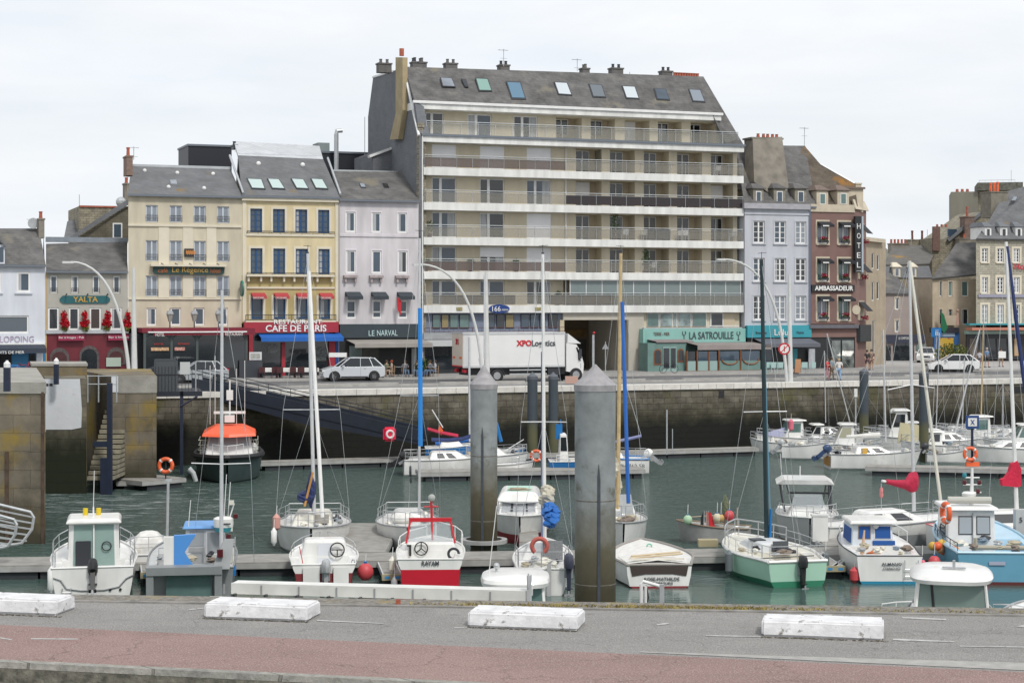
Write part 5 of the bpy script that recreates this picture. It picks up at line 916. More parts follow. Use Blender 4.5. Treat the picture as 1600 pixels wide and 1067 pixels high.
o = MB().slab([(0,0,0),(.3,0,-.3),(.75,0,-1.7),(.35,0,-2.3),(.1,0,-1.9)], .03).build('flag', mat('flag_green',(.01,.12,.05),.8), None, loc=(B.X+B.cs*B.u(1469.5,-.7)+B.sn*.7,B.Y-.7,B.zb+B.z(1470,486)), rotz=B.th); o['label'] = 'green flag hanging on the tan house'; o['category'] = 'flag'
o = empty('statue', 'pale mannequin figure standing at a window of the tan house', 'statue', (B.X+B.cs*B.u(1495,-.3),B.Y-.3,B.zb+B.z(1495,508)), 0); MB().tube([(0,0,0),(0,0,.8),(.02,0,1.3)], .2, 8, .1).ball((.03,0,1.5), .15, 8).build('figure', mat('statue_pink',(.4,.25,.2),.8), o, True); MB().box(-1.3,.1,-.1,.1,0,1).build('base', tn, o)
B = Bld('beige_back_house','stone gable house with brick chimney behind the tan house','house',1456,Line(1456,196,R(8)))
MB().prism([(0,0,6),(B.u(1540),0,6),(B.u(1540),0,B.z(1537,330)),(B.u(1478),0,B.z(1478,374)),(B.u(1459),0,B.z(1459,375)),(0,0,B.z(1459,372))], 0, (0,8,0)).build('wall', stone_t, B.root)
MB().slab([(B.u(1479),-.4,B.z(1479,374)),(B.u(1481),-.4,B.z(1481,378)),(B.u(1540),-.4,B.z(1540,329)),(B.u(1538),-.4,B.z(1538,325))], .3).build('roof_verge', slate_b, B.root)
B.box('window', 1481, 1495, 358, 369, -.3, .0, glass_blue, 1481); B.box('cladding', 1458, 1469, 354, 392, -.3, 0, mat('brick_dark',(.15,.09,.075),.9,n=(4,.2)), 1458)
B.chim(1508,1522.5,338,374,-.8,1.5,mat('brick_brown',(.17,.12,.10),.9,n=(3,.3)),1,1.1); B.chim(1499,1522,372,392,-1.5,1.5,render_t,1,.5)
for px in (1467,1474,1481): MB().lathe([(.14,0),(.12,.3)], (B.u(px),.5,B.z(1467,354.5)), 8).build('chimney_pot', terracotta, B.root)
B = Bld('stone_corner_house','rubble stone house with pale window surrounds at the right edge','house',1525,Line(1525,181,R(14)))
ul, ur = 0, B.u(1660); zt = B.z(1530,374)
for x0, x1 in ((1534,1543.5),(1558,1568),(1583.5,1593)):
    for y0, y1, in ((388,410),(433,458),(476,505)): B.win(x0,x1,y0,y1,1534,'grid',gm=rnd.choice([glass_cur,glass_dark]),rec=.12,t=.1,surround=(creaml,.22),sill=creaml)
B.wall(ul,ur,B.z(1534,508),zt,wallmat('grey_rubble',(.33,.31,.25),(.42,.395,.32),(.26,.25,.21),.5,.22,.02,n=(2,.25))); B.sh = .62; B.body(ul,ur,zt,9,stone_t); B.box('string_course', 1529, 1620, 460, 464.5, -.15, 0, mat('lavender_band',(.28,.28,.36),.7), 1534)
MB().slab([(-.2,-.4,zt+.05),(ur,-.4,zt+.05),(ur,5,B.z(1600,286,5)),(B.u(1570,5),5,B.z(1570,300,5)),(B.u(1545,2.2),2.2,B.z(1545,345,2.2))], .2).build('roof', slate, B.root)
for x0, x1 in ((1539,1549),(1563,1574),(1587,1597)): dormer(B,x0,x1,354,373,white,white,glass_dark,3,.1,rm=slate_b,wi=(.2,.15))
B.chim(1548.5,1575,299,340,4,2.2,mat('chim_stone',(.20,.185,.15),.9,n=(2,.25)),3,1.0,orange)
B.sign('Hotel', 1585, 1612, 412, 421, -.2, mat('red_sign_letters',(.45,.02,.05),.5), 1585, .02)
pl = [(-.2,-.4,zt+.05),(ur,-.4,zt+.05),(B.u(1600,5),5,B.z(1600,286,5))]; sky4(B, ((1579,315),(1586,315),(1590,308),(1583,308)), pl, glass_cur, dark)
B.box('shop_fascia', 1515, 1640, 505.5, 508, -.9, 0, turq, 1530); B.box('awning', 1519, 1640, 512, 516, -1.6, -.2, mat('awning_coral',(.45,.18,.12),.7), 1530); B.box('sign_band', 1511, 1640, 517, 522, -.6, 0, mat('mint_band',(.25,.36,.32),.6), 1530)
B.box('shop_front', 1511, 1640, 522, 562, -.3, 0, mat('front_black',(.025,.025,.03),.5), 1530); 
for x0, x1 in ((1515,1527),(1541,1555),(1558,1572),(1575,1582)): B.box('shop_window', x0, x1, 529, 558, -.36, -.3, glass_dark if x0 != 1515 else mat('glass_wood',(.1,.08,.06),.2), 1530)
B.box('wood_panel', 1585, 1594, 529, 556, -.36, -.3, mat('light_wood',(.45,.3,.16),.7), 1585)
B = Bld('tall_rear_tower','tall grey blank-walled block with stone top above the right roofs','building',1486,Line(1486,225,R(-12)))
MB().box(0,B.u(1528),0,8,5,B.z(1486,300)).build('wall', mat('tower_render',(.20,.19,.155),.9,n=(.5,.2),streak=.2), B.root); MB().box(B.u(1528),B.u(1573),.5,8,5,B.z(1528,290)).build('stone_wall', stone_t, B.root); MB().box(B.u(1527),B.u(1598),-.5,8,B.z(1528,298),B.z(1528,286)).build('roof_edge', mat('weathered_edge',(.12,.12,.10),.9,n=(3,.5)), B.root)
for px in (1496,1504,1512): MB().lathe([(.2,0),(.16,.4)], (B.u(px),1,B.z(1486,300)), 8).build('chimney_pot', terracotta, B.root)
railing(B,1530,1586,282,287,-.3,1530,galv,6,'roof_railing'); B.antenna(1580,266,284,1,False)
# ---------------------------------------------------------------- lock piers and steps on the left
pier_m = wallmat('pier_masonry', (.15,.13,.10), (.185,.16,.12), (.125,.108,.08), 1.5, .8, .01, n=(.45,.55), bump=.8, algae=[(.6,2.4,(.05,.046,.03))], lichen=(.28,(.26,.18,.03),.515))
pier_g = wallmat('pier_green', (.13,.12,.09), (.16,.145,.11), (.10,.09,.07), 1.3, .6, .012, n=(.6,.6), bump=.9, algae=[(2.2,4.4,(.018,.022,.012))], lichen=(.7,(.22,.16,.02),.63))
def pier(name, lab, px0, px1, wy, ytop, dep, m, capm=None, caph=.0, skew=.15):
    Y = F*CAM/(wy-HY); x0, x1 = (px0-800)/F*Y, (px1-800)/F*Y; zt = CAM-(ytop-HY)*Y/F
    r_ = empty(name, lab, 'pier', (x0,Y,0), skew)
    w_ = (x1-x0)/math.cos(skew); tp_ = dep*(math.tan(math.atan((800-px1)/F)-skew)+.03); fp = lambda e, z0, z1, nm, m_: MB().prism([(-e-dep*.3,dep,z0),(-e,-e,z0),(w_+e,-e,z0),(w_-tp_+e,dep,z0)], 0, (0,0,z1-z0)).build(nm, m_, r_)
    fp(0,-2,zt-caph,'wall',m)
    if caph: fp(.05,zt-caph+.002,zt,'cap_stone',capm or concrete)
    return r_, Y, zt
rA_, YA, zA_ = pier('lock_pier', 'tall yellow-stained lock pier at the left edge', -60, 71, 849, 597, 18, pier_m, mat('cap_weathered',(.27,.25,.20),.9,n=(1.5,.3),lichen=None) if False else concrete, .5, 0.0)
MB().box(1.9,2.05,-.06,0,-1,4.0).box(3.48,3.6,-.06,0,-1,6.6).build('fender_strip', mat('rusty_iron',(.08,.05,.035),.8,n=(3,.4)), rA_)
rB_, YB, zB_ = pier('lock_wall', 'lock wall with peeling white painted panel', 71, 135, 771, 591, 6, pier_g, None, 0, 0)
_p0 = Vector(((63-800)/F*YB-rB_.location.x,0,0)); ux = lambda px, d=0: (px-800)/F*(YB+d)-rB_.location.x; zy = lambda py, d=0: CAM-(py-HY)*(YB+d)/F
peel = mat('peeling_white', (.60,.62,.65), .7, n=(1,.05), n2=(1.6,(.42,.43,.42),.66), bump=(3,.3))
MB().prism([(ux(63),-.03,zy(592)),(ux(125),-.03,zy(592)),(ux(128),-.03,zy(640)),(ux(127),-.03,zy(668)),(ux(112),-.03,zy(671)),(ux(72),-.03,zy(671)),(ux(70),-.03,zy(682)),(ux(63),-.03,zy(683))], 0, (0,.05,0)).build('painted_panel', peel, rB_)
MB().box(ux(72),ux(76),-.05,-.03,zy(603),zy(599)).box(ux(77.5),ux(82.5),-.05,-.03,zy(603),zy(599)).build('stencil_mark', dark, rB_)
MB().prism([(ux(51),-.9,zy(596)),(ux(63),-.9,zy(594)),(ux(63),-.9,zy(667)),(ux(51),-.9,zy(671))], 0, (0,.9,0)).build('notice_board', mat('faded_board',(.38,.43,.47),.7,n=(2.5,.4)), rB_)
rC_, YC, zC_ = pier('lock_block', 'square brown concrete block standing on the lock wall', 51, 136, 760, 568, 4, mat('block_concrete',(.17,.14,.09),.9,n=(.6,.4),n2=(.4,(.24,.16,.04),.6)), concrete, .15, 0)
rD_, YD, zD_ = pier('lock_pier', 'lock pier with brown stained face beside the dark gangway', 175, 243, 762, 588, 12, pier_m, None, 0, 0.12)
MB().box(-.03,1.0,-.03,.02,zD_-1.0,zD_+.0).build('white_corner', peel, rD_) if False else MB().box(-.03,.35,-.03,.02,zD_-.9,zD_+.01).build('white_corner', peel, rD_)
MB().box(.36,(243-175)/F*YD/math.cos(.12)+.02,-.04,0,zD_-.95,zD_+.01).build('cap_stone', concrete, rD_)
st = empty('harbour_steps', 'flight of stone steps between the two lock piers', 'steps', (ux(136)+rB_.location.x, YB, 0)); q = MB(); W_ = (176-136)/F*YB
for k in range(20): q.box(0,W_,k*.33,8,zy(750)+k*.262,zy(750)+k*.262+.2)
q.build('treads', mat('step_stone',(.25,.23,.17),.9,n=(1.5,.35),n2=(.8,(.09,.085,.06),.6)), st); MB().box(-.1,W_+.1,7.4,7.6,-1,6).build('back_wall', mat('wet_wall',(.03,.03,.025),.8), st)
o = MB().box(-.13,.13,-.13,.13,-1,zy(598)).box(-.9,0,-.1,.1,2.6,2.9).box(-.5,0,-.1,.1,-.6,2).build('mooring_post', navy, None, loc=((174-800)/F*YB, YB-.4, 0)); o['label'] = 'dark blue steel post beside the stone steps'; o['category'] = 'post'
r_ = empty('guard_rail', 'thin grey guard rail at the head of the stone steps', 'railing', (*P(137,603,ZQ+1.2).xy, 6.0)); 
railm = MB().tube([(0,0,0),(1.6,0,.0)], .03, 5).tube([(0,0,.45),(1.6,0,.45)], .03, 5).tube([(.6,0,-1),(.6,0,.5)], .04, 5).tube([(0,0,-1),(0,0,.5)], .04, 5).tube([(1.6,0,-1),(1.6,0,.5)], .04, 5).build('rails', galv, r_)
# ================================================================ marina
woodd = mat('deck_boards', (.27,.26,.24), .85, n=(2,.25), bump=(14,.3)); floatm = mat('pontoon_float', (.03,.035,.04), .7, n=(2,.3)); pside = mat('pontoon_side', (.34,.34,.33), .6, n=(2,.2))
def pontoon(label, a, b_, wid, z=.55, dark_=True, group='floating pontoons', side=.2):
    p, q = P(a[0],a[1],z), P(b_[0],b_[1],z); d = q-p; ln = d.length; ang = math.atan2(d.y,d.x)
    r_ = empty('pontoon', label, 'pontoon', (p.x,p.y,0), ang, group)
    MB().box(0,ln,0,wid,z-.05,z).build('deck', woodd, r_); MB().box(-.02,ln+.02,-.04,wid+.04,z-.05-side,z-.052).build('side_beam', pside, r_)
    q_ = MB(); k = 0; x = .4
    while x < ln-.4: q_.box(x,min(x+2.4,ln-.2),.08,wid-.08,-.3,z-.06-side); x += 3.1 if not dark_ else 2.5
    q_.build('float', floatm, r_); return r_, ln
def finger(label, xn, yn, xf, yf, wid=.62, z=.5, cap=True, group='pontoon fingers of the near row'):
    p, q = P(xn,yn,z), P(xf,yf,z); d = q-p; ln = d.length; ang = math.atan2(d.y,d.x)-math.pi/2
    r_ = empty('pontoon_finger', label, 'pontoon finger', (p.x,p.y,0), ang, group)
    MB().box(-wid/2,wid/2,0,ln,z-.04,z).build('deck', woodd, r_); MB().box(-wid/2-.05,-wid/2,0,ln,z-.18,z+.01).box(wid/2,wid/2+.05,0,ln,z-.18,z+.01).build('side_beam', alu, r_)
    MB().box(-wid/2+.02,wid/2-.02,.1,1.7,-.4,z-.05).box(-wid/2+.02,wid/2-.02,ln-1.6,ln,-.4,z-.05).build('float', floatm, r_)
    if cap: o = MB().box(-wid/2-.08,wid/2+.08,-.14,0,z-.2,z+.02).build('end_cap', mat('yellowed_plastic',(.36,.32,.20),.6,n=(5,.2)), r_); MB().box(-wid/2+.02,-wid/2+.2,-.15,-.14,z-.14,z-.04).box(wid/2-.2,wid/2-.02,-.15,-.14,z-.14,z-.04).build('badge', mat('blue_badge',(.05,.25,.5),.5), o)
    return r_
pontoon('main pontoon walkway behind the near row of boats', (-60,884), (1680,862), 2.3, group='walkway pontoons')
pontoon('long narrow pontoon under the far quay wall', (405,722), (1185,699.5), 1.3, group='walkway pontoons')
pontoon('middle pontoon with the boats moored behind the tall piles', (655,738), (1008,733), 2.2, group='walkway pontoons')
pontoon('right pontoon with the lifebuoy post', (1352,729), (1720,736), 1.9, group='walkway pontoons')
pontoon('pontoon end far right under the quay wall', (1420,690), (1720,697), 1.3, group='walkway pontoons')
pontoon('short pontoon beside the orange-topped pilot boat', (222,752), (290,746), 4.5, group='walkway pontoons')
pontoon('small floating step left of the pilot boat pontoon', (182,752), (218,752), 1.6, .45, group='walkway pontoons')
r_, ln = pontoon('wide finger pontoon behind the white motorboat with the steering wheel', (512,862), (602,862), 9.5, group='walkway pontoons')
r_, ln = pontoon('finger pontoon between the tall piles', (812,846), (842,846), 9, group='walkway pontoons')
r_, ln = pontoon('finger going away on the right between motorboats', (1290,852), (1326,852), 7, group='walkway pontoons')
for i, (a, b_, c, d) in enumerate(((613,897,600,868),(236,894,232,870),(968,882,962,866),(1304,884,1268,862),(1303.5,884,1336,862))): finger(('finger with blue badges between the white and the red boat','finger between the pilothouse boat and the grey boat','finger behind the right tall pile','finger between the green sailboat and the blue and white boat','slanted brace of the finger left of the blue and white boat')[i],a,b_,c,d,.62 if i < 4 else .12,cap=i<4)
# piles
pile_m = wallmat('pile_steel', (.235,.255,.258), (.24,.26,.262), (.235,.255,.258), 9, 9, .001, n=(1.2,.28), rough=.6, bump=.3, algae=[(2.4,4.6,(.115,.105,.07)), (1.0,2.9,(.05,.044,.025))], lichen=(1.3,(.10,.10,.07),.60))
pile_d = wallmat('pile_dark', (.055,.07,.085), (.06,.075,.09), (.055,.07,.085), 9, 9, .001, n=(.6,.2), rough=.5, bump=.1, algae=[(1.9,2.7,(.10,.10,.055)), (-.5,1.2,(.045,.05,.03))])
def pile(x0, x1, Y, ytip, ysh, m, lab, ring=None, slot=None):
    sc_ = F/Y; rr = (x1-x0)/2/sc_; c = ((x0+x1)/2-800)/sc_; zs_ = CAM-(ysh-HY)/sc_; zt = CAM-(ytip-HY)/sc_
    r_ = empty('mooring_pile', lab, 'pile', (c,Y,0), 0, 'steel mooring piles')
    MB().lathe([(rr,-3),(rr,zs_)], n=40).build('shaft', m, r_, True); MB().lathe([(rr*1.03,zs_-.2),(rr*1.05,zs_),(rr*.5,zs_+(zt-zs_)*.5),(rr*.04,zt)], n=40).build('cone_cap', mat('cap_grey',(.30,.29,.30),.6,n=(4,.2)) if m is pile_m else MATS['cap_dark'] if 'cap_dark' in MATS else mat('cap_dark',(.10,.11,.13),.6,n=(4,.2)), r_)
    for zz in (1.4,4.1): MB().lathe([(rr,zz-.02),(rr*1.012,zz),(rr,zz+.02)],n=40).build('weld_seam', mat('seam_rust',(.13,.12,.10),.7,n=(6,.4)), r_) if rr > .5 else None
    if slot: sx, y0, y1 = slot; a = math.asin(((sx-(x0+x1)/2)/sc_)/rr); zz0 = CAM-(y1-HY)/sc_; zz1 = CAM-(y0-HY)/sc_; o = MB().prism([(-.05,-.03,max(zz0,-.5)),(.05,-.03,max(zz0,-.5)),(.05,-.03,zz1-.5),(.0,-.03,zz1),(-.04,-.03,zz1-.4)],0,(0,.06,0)).build('guide_rail', mat('rail_slate',(.05,.06,.075),.6,n=(3,.3)), r_, loc=(rr*math.sin(a),-rr*math.cos(a),0), rotz=a)
    if ring: 
        zr_ = .62; MB().lathe([(rr+.42,zr_-.15),(rr+.42,zr_),(rr+.2,zr_),(rr+.2,zr_-.15)], n=32).build('pontoon_collar', pside, r_)
pile(735,777,74.9,570,600,pile_m,'tall grey round pile with rusty foot left of the centre of the marina',True,(754,665,865))
pile(898,962,58,569,601,pile_m,'largest grey round pile, standing closest to the near quay',None,(934,722,960))
pile(824,840,119.5,581,588,pile_d,'slim dark pile left of the pair in front of the lorry'); pile(857,872,119.5,581,588,pile_d,'slim dark pile right of the pair in front of the lorry')
pile(1343,1357,129,575,580,pile_d,'dark pile below the three people on the quay edge'); pile(1436,1451,119,577,583,pile_d,'dark pile in front of the front bumper of the white car')
# ---------------------------------------------------------------- boats
class Boat:
    def __init__(s, name, lab, cat, px, wy, L_, h=0, near='stern', group=None, z0=0):
        s.L = L_; p = P(px,wy,0); a = R(-h); s.dir = Vector((-math.sin(a),math.cos(a),0)); s.rt = Vector((math.cos(a),math.sin(a),0)); s.sc = F/p.y
        o = p if near == 'stern' else p-s.dir*L_ if near == 'bow' else p-s.dir*L_/2
        s.o = o; s.root = empty(name, lab, cat, (o.x,o.y,z0), a, group); s.z0 = z0
    def ray(s, px, py, pt, n):
        d = Vector(((px-800)/F,1,-(py-HY)/F)); o = Vector((0,0,CAM)); t_ = (pt-o).dot(n)/d.dot(n); w_ = o+d*t_-s.o; return Vector((w_.dot(s.rt), w_.dot(s.dir), w_.z-s.z0))
    def at(s, px, py, yl=0): return s.ray(px,py,s.o+s.dir*yl,s.dir)
    def sd(s, px, py, xl=0): return s.ray(px,py,s.o+s.rt*xl,s.rt)
    def put(s, mb, name, m, parent=None, smooth=False, **k): return mb.build(name, m, parent or s.root, smooth, **k)
    def hull(s, B_, H, Hb, hs=.85, m=gel, bot=None, zb=.1, stripe=None, deck=gel, cockpit=None, n=16, full=2.2, flare=.9, rub=.035, chine=.84):
        L_ = s.L; s.B = B_; s.H = H; s.Hb = Hb
        def hw(t):
            if t < .4: q = t/.4; return B_/2*(hs+(1-hs)*(q*q*(3-2*q)))
            return B_/2*max(.012,(1-((t-.4)/.6)**full))**.8
        s.hw = hw; s.gz = lambda t: H+(Hb-H)*t*t
        ts = [i/n for i in range(n+1)]; up, lo = [], []
        for t in ts:
            w_ = hw(t); g = s.gz(t); pin = (1-.28*max(0,(t-.5)/.5)**1.5)*flare
            y0 = L_*t; yw = y0-L_*.06*max(0,(t-.6)/.4)
            wl = w_*pin; zb_ = zb; mid = (w_+wl)/2*1.02
            up.append([(-w_,y0,g),(-mid,(y0+yw)/2,(g+zb_)/2),(-wl,yw,zb_)]); lo.append([(-wl,yw,zb_),(-wl*chine,yw-.02*L_*(t>.6),-.12),(0,yw-.04*L_*(t>.6),-.42)])
        for side in (0,):
            pass
        def mir(r): return [(-x,y,z) for x, y, z in reversed(r)]
        U = MB(); U.loft(up,close=False,caps=False); U.loft([mir(r) for r in up],close=False,caps=False); t0 = up[0]; U.add(t0+mir(t0), [tuple(range(6))])
        s.put(U,'hull',m,smooth=True); Lw = MB().loft([r+mir(r)[1:] for r in lo],close=False,caps=False); q = lo[0]; Lw.add(q+mir(q)[1:], [tuple(range(5))]); s.put(Lw,'hull_bottom',bot or m,smooth=True)
        st = [];  e = 1e-3; cp = cockpit or (-1,-1,0,0); tl = sorted(set(ts)|({cp[0]/L_,cp[0]/L_+e,cp[1]/L_,cp[1]/L_-e} if cockpit else set()))
        for t in [t for t in tl if 0 <= t <= 1]:
            w_ = hw(t)-.02; g = s.gz(t)-.03; inn = cockpit and cp[0]/L_+e*.5 <= t <= cp[1]/L_-e*.5; cw = min(w_-.04, (w_-cp[2])) if cockpit else w_*.5; cw = max(cw,.004); z_ = g-cp[3] if inn else g+.05*min(1,w_)
            st.append([(-w_,L_*t,g),(-cw,L_*t,g+(0 if inn else .02)),(-cw,L_*t,z_),(cw,L_*t,z_),(cw,L_*t,g+(0 if inn else .02)),(w_,L_*t,g)])
        s.put(MB().loft(st,close=False,caps=False),'deck',deck)
        if rub: 
            pts = [(-hw(t)-.01,L_*t,s.gz(t)) for t in ts]; pts2 = [(hw(t)+.01,L_*t,s.gz(t)) for t in reversed(ts)]
            s.put(MB().tube(pts+pts2+[pts[0]],rub,6),'rub_rail',stripe or grey)
        return s
    def frus(s, x0, x1, y0, y1, z0, z1, ins=(.1,.1,.3), m=gel, name='cabin', parent=None, bev=.05):
        a, bk, fr_ = ins; b4 = [(x0,y0,z0),(x1,y0,z0),(x1,y1,z0),(x0,y1,z0)]; t4 = [(x0+a,y0+bk,z1),(x1-a,y0+bk,z1),(x1-a,y1-fr_,z1),(x0+a,y1-fr_,z1)]
        o = MB().hexa(b4,t4).build(name, m, parent or s.root)
        if bev: md = o.modifiers.new('bevel','BEVEL'); md.width = bev; md.segments = 2
        v = [Vector(p) for p in b4+t4]; s.c = v; return o, v
    def pane(s, v, face, u0, u1, w0, w1, m=glass_dark, parent=None, name='window', off=.02, frame=None):
        i = {'back':(0,1,5,4),'right':(1,2,6,5),'front':(2,3,7,6),'left':(3,0,4,7)}[face]; a, b_, c, d = [v[k] for k in i]
        f = lambda u, w_: (a*(1-u)+b_*u)*(1-w_)+(d*(1-u)+c*u)*w_
        n_ = (b_-a).cross(d-a).normalized(); q = [f(u0,w0)+n_*off,f(u1,w0)+n_*off,f(u1,w1)+n_*off,f(u0,w1)+n_*off]
        if frame: cc = sum(q,Vector())/4; fo = s.put(MB().slab([cc+(p-cc)*1.12 for p in q],.02),name,frame,parent); q = [p+n_*.01 for p in q]; return s.put(MB().slab(q,.02),'pane',m,fo)
        return s.put(MB().slab(q,.02),name,m,parent)
    def rail(s, pts, h=.5, r=.018, m=steel, name='rail', n=None, mid=True):
        q = MB(); P_ = [Vector(p) for p in pts]; up = [p+Vector((0,0,h)) for p in P_]; q.tube([P_[0]]+up+[P_[-1]],r,5)
        for p, u in zip(P_[1:-1],up[1:-1]): q.tube([p,u],r*.8,4)
        if mid: q.tube([p+Vector((0,0,h*.5)) for p in P_],r*.6,4)
        return s.put(q,name,m)
    def gun(s, t0, t1, n=6, side=1, ins=.06): return [(side*(s.hw(t0+(t1-t0)*k/n)-ins),s.L*(t0+(t1-t0)*k/n),s.gz(t0+(t1-t0)*k/n)) for k in range(n+1)]
    def pulpit(s, t0=.78, h=.5, r=.018): return s.rail(s.gun(t0,.985,3,-1)+list(reversed(s.gun(t0,.985,3,1))),h,r,name='pulpit')
    def pushpit(s, t1=.16, h=.5): s.rail(list(reversed(s.gun(.01,t1,2,-1)))+[(0,.06,s.gz(0))]+s.gun(.01,t1,2,1),h,name='pushpit')
    def lifelines(s, t0=.16, t1=.78, h=.5): 
        for sd_ in (-1,1): s.rail(s.gun(t0,t1,4,sd_),h,.009,name='guard_rail')
    def outboard(s, x, y=-.15, z=.5, m=black, up=False, sc_=1, tilt=.0):
        r_ = bpy.data.objects.new('outboard_motor',None); col.objects.link(r_); r_.parent = s.root; r_.location = (x,y,z); r_.rotation_euler = (-tilt,0,0); r_.scale = (sc_*.95,)*3
        ring = lambda z_, w_, d, y_=0: [(w_*math.cos(a)*(1 if abs(math.cos(a)) < .7 else .92), y_+d*math.sin(a), z_) for a in [6.2832*k/12 for k in range(12)]]
        MB().loft([ring(.18,.11,.16),ring(.24,.17,.27,-.05),ring(.45,.18,.3,-.06),ring(.62,.15,.24,-.04),ring(.68,.08,.12,-.03)]).build('cowling', m, r_, True)
        MB().hexa([(-.05,-.14,-.6),(.05,-.14,-.6),(.05,.1,-.6),(-.05,.1,-.6)],[(-.08,-.16,.2),(.08,-.16,.2),(.08,.16,.2),(-.08,.16,.2)]).box(-.12,.12,-.2,.1,-.42,-.39).box(-.03,.03,-.25,.05,-.75,-.5).build('leg', m if m is not gel else grey, r_)
        MB().box(-.14,.14,.08,.24,-.1,.22).tube([(0,.1,.3),(.05,.6,.4)],.03,5).build('bracket', grey, r_); MB().lathe([(.03,-.2),(.05,-.14)],(0,-.1,-.58),6,'y').box(-.14,.14,-.28,-.26,-.62,-.55).box(-.03,.03,-.28,-.26,-.72,-.45).build('propeller', grey, r_); return r_
    def mast(s, yl, top, z0=None, x=0, bpx=None, m=alu, r=.065, spread=(), rig=True, stay=None, jib=None, jr=.07, name='mast', yl_top=None):
        t_ = s.at(top[0],top[1],yl if yl_top is None else yl_top); z0 = s.H+.3 if z0 is None else z0; x = s.at(bpx,800,yl).x if bpx else x; s.mx = x; b0 = Vector((x,yl,z0)); o = s.put(MB().tube([b0,t_],r,8,r*.75),name,m)
        f_ = lambda z_: b0+(t_-b0)*((z_-z0)/(t_.z-z0))
        tips = []
        for py, wpx in spread:
            zz = s.at(top[0],py,yl).z; c = f_(zz); w_ = wpx/s.sc; s.put(MB().tube([c-Vector((w_,.1,0)),c,c+Vector((w_,-.1,0))],.022,5),'spreader',alu,o); tips.append((c,w_))
        if rig:
            q = MB(); bw = s.hw(.45) if hasattr(s,'hw') else 1
            for sg in (-1,1):
                pts = [t_-Vector((0,0,.15))]+[c+Vector((sg*w_,0,0)) for c, w_ in sorted(tips,key=lambda k_: -k_[0].z)]+[Vector((sg*bw,yl-.2,s.gz(.45)))]; q.tube(pts,.009,3)
                if tips: q.tube([tips[0][0],Vector((sg*bw,yl-.6,s.gz(.4)))],.008,3)
            q.tube([t_,Vector((0,.05,s.H))],.008,3)
            if not jib: q.tube([t_,Vector((0,s.L*.97,s.Hb))],.008,3)
            s.put(q,'rigging',galv)
        if jib: bp = Vector((0,s.L*.95,s.Hb+.25)) if jib[1] is None else Vector(jib[1]); s.put(MB().tube([bp,bp+(t_-bp)*(jib[2] if len(jib) > 2 else .93)*.5,bp+(t_-bp)*(jib[2] if len(jib) > 2 else .93)],jr,7),'furled_jib',jib[0])
        # masthead gear
        s.put(MB().tube([t_,t_+Vector((0,0,.35))],.012,4).tube([t_+Vector((-.15,0,.3)),t_+Vector((.2,0,.33))],.01,4).box(t_.x-.05,t_.x+.05,t_.y-.05,t_.y+.05,t_.z,t_.z+.06),'masthead',dark,o)
        s.mt = t_; return o
    def text(s, tx, x0, x1, z0, z1, y=-.02, m=letd, bold=0): return text(s.root,tx,x0,x1,z0,z1,y,m,'boat_name',bold)
def crumple(c, sx, sy, sz, seed=1, n=14, k=12, f=.25):
    r2 = random.Random(seed); ph = [r2.uniform(0,6.28) for _ in range(6)]; q = MB(); rings = []
    for i in range(n+1):
        t = math.pi*i/n; ring = []
        for j in range(k): a = 6.2832*j/k; g = 1+f*(math.sin(3*a+ph[0]+4*t)+math.sin(5*t+ph[1]+2*a))*.6+f*r2.uniform(-.4,.4); ring.append((c[0]+sx*math.sin(t)*math.cos(a)*g,c[1]+sy*math.sin(t)*math.sin(a)*g,c[2]+sz*math.cos(t)))
        rings.append(ring)
    return q.loft(rings)
def fender(px, py, Y, lab, m, h=.55, r=.11, ball=False, group='fenders hanging on the boats'):
    p = Q(px,py,Y); r_ = empty('fender', lab, 'fender', (p.x,p.y,p.z), 0, group)
    if ball: MB().ball((0,0,0),r,16,(1,1,1.1)).build('float_body', m, r_, True); MB().tube([(0,0,r),(0,0,r*1.3)],r*.22,6).build('eye', bluep, r_)
    else: MB().lathe([(r*.3,-h/2-.06),(r*.5,-h/2),(r,-h/2+.08),(r,h/2-.08),(r*.5,h/2),(r*.3,h/2+.06)],n=14).build('float_body', m, r_, True)
    MB().tube([(0,0,h/2 if not ball else r),(.02,.02,h/2+.4)],.012,4).build('rope', white, r_)
def lifebuoy(px, py, Y, lab, R1=.3, axis='y', m=orange, arc=None, tilt=0, parent=None, group=None):
    p = Q(px,py,Y); r_ = empty('lifebuoy', lab, 'lifebuoy', (p.x,p.y,p.z), 0, group); r_.rotation_euler = (0,0,tilt)
    a0, a1 = arc or (0,6.2832); MB().torus((0,0,0),R1,R1*.3,axis,24,8,a0,a1).build('ring', m, r_, True)
    if not arc:
        for k in range(4): a = .785+1.57*k; MB().torus((0,0,0),R1,R1*.32,axis,2,8,a-.12,a+.12).build('band', white, r_)
    return r_
def clutter(b, t0=.1, t1=.8, n=9, seed=0):
    r2 = random.Random(seed+int(b.o.x*7)); ms = [dark,grey,gel2,gel2,mat('rope_straw',(.4,.36,.27),.9),mat('rope_blue_grey',(.2,.25,.3),.9),MATS['rope_brown'] if 'rope_brown' in MATS else mat('rope_brown',(.2,.16,.13),.9),galv]
    for k in range(n):
        t_ = r2.uniform(t0,t1); x = r2.uniform(-.8,.8)*b.hw(t_); s_ = r2.uniform(.09,.2); b.put(crumple((x,b.L*t_,b.gz(t_)+s_*.6),s_*r2.uniform(.7,1.6),s_*r2.uniform(.7,1.6),s_*.7,seed+k,7,7,.4),r2.choice(['rope_heap','folded_cover','deck_bag']),r2.choice(ms))
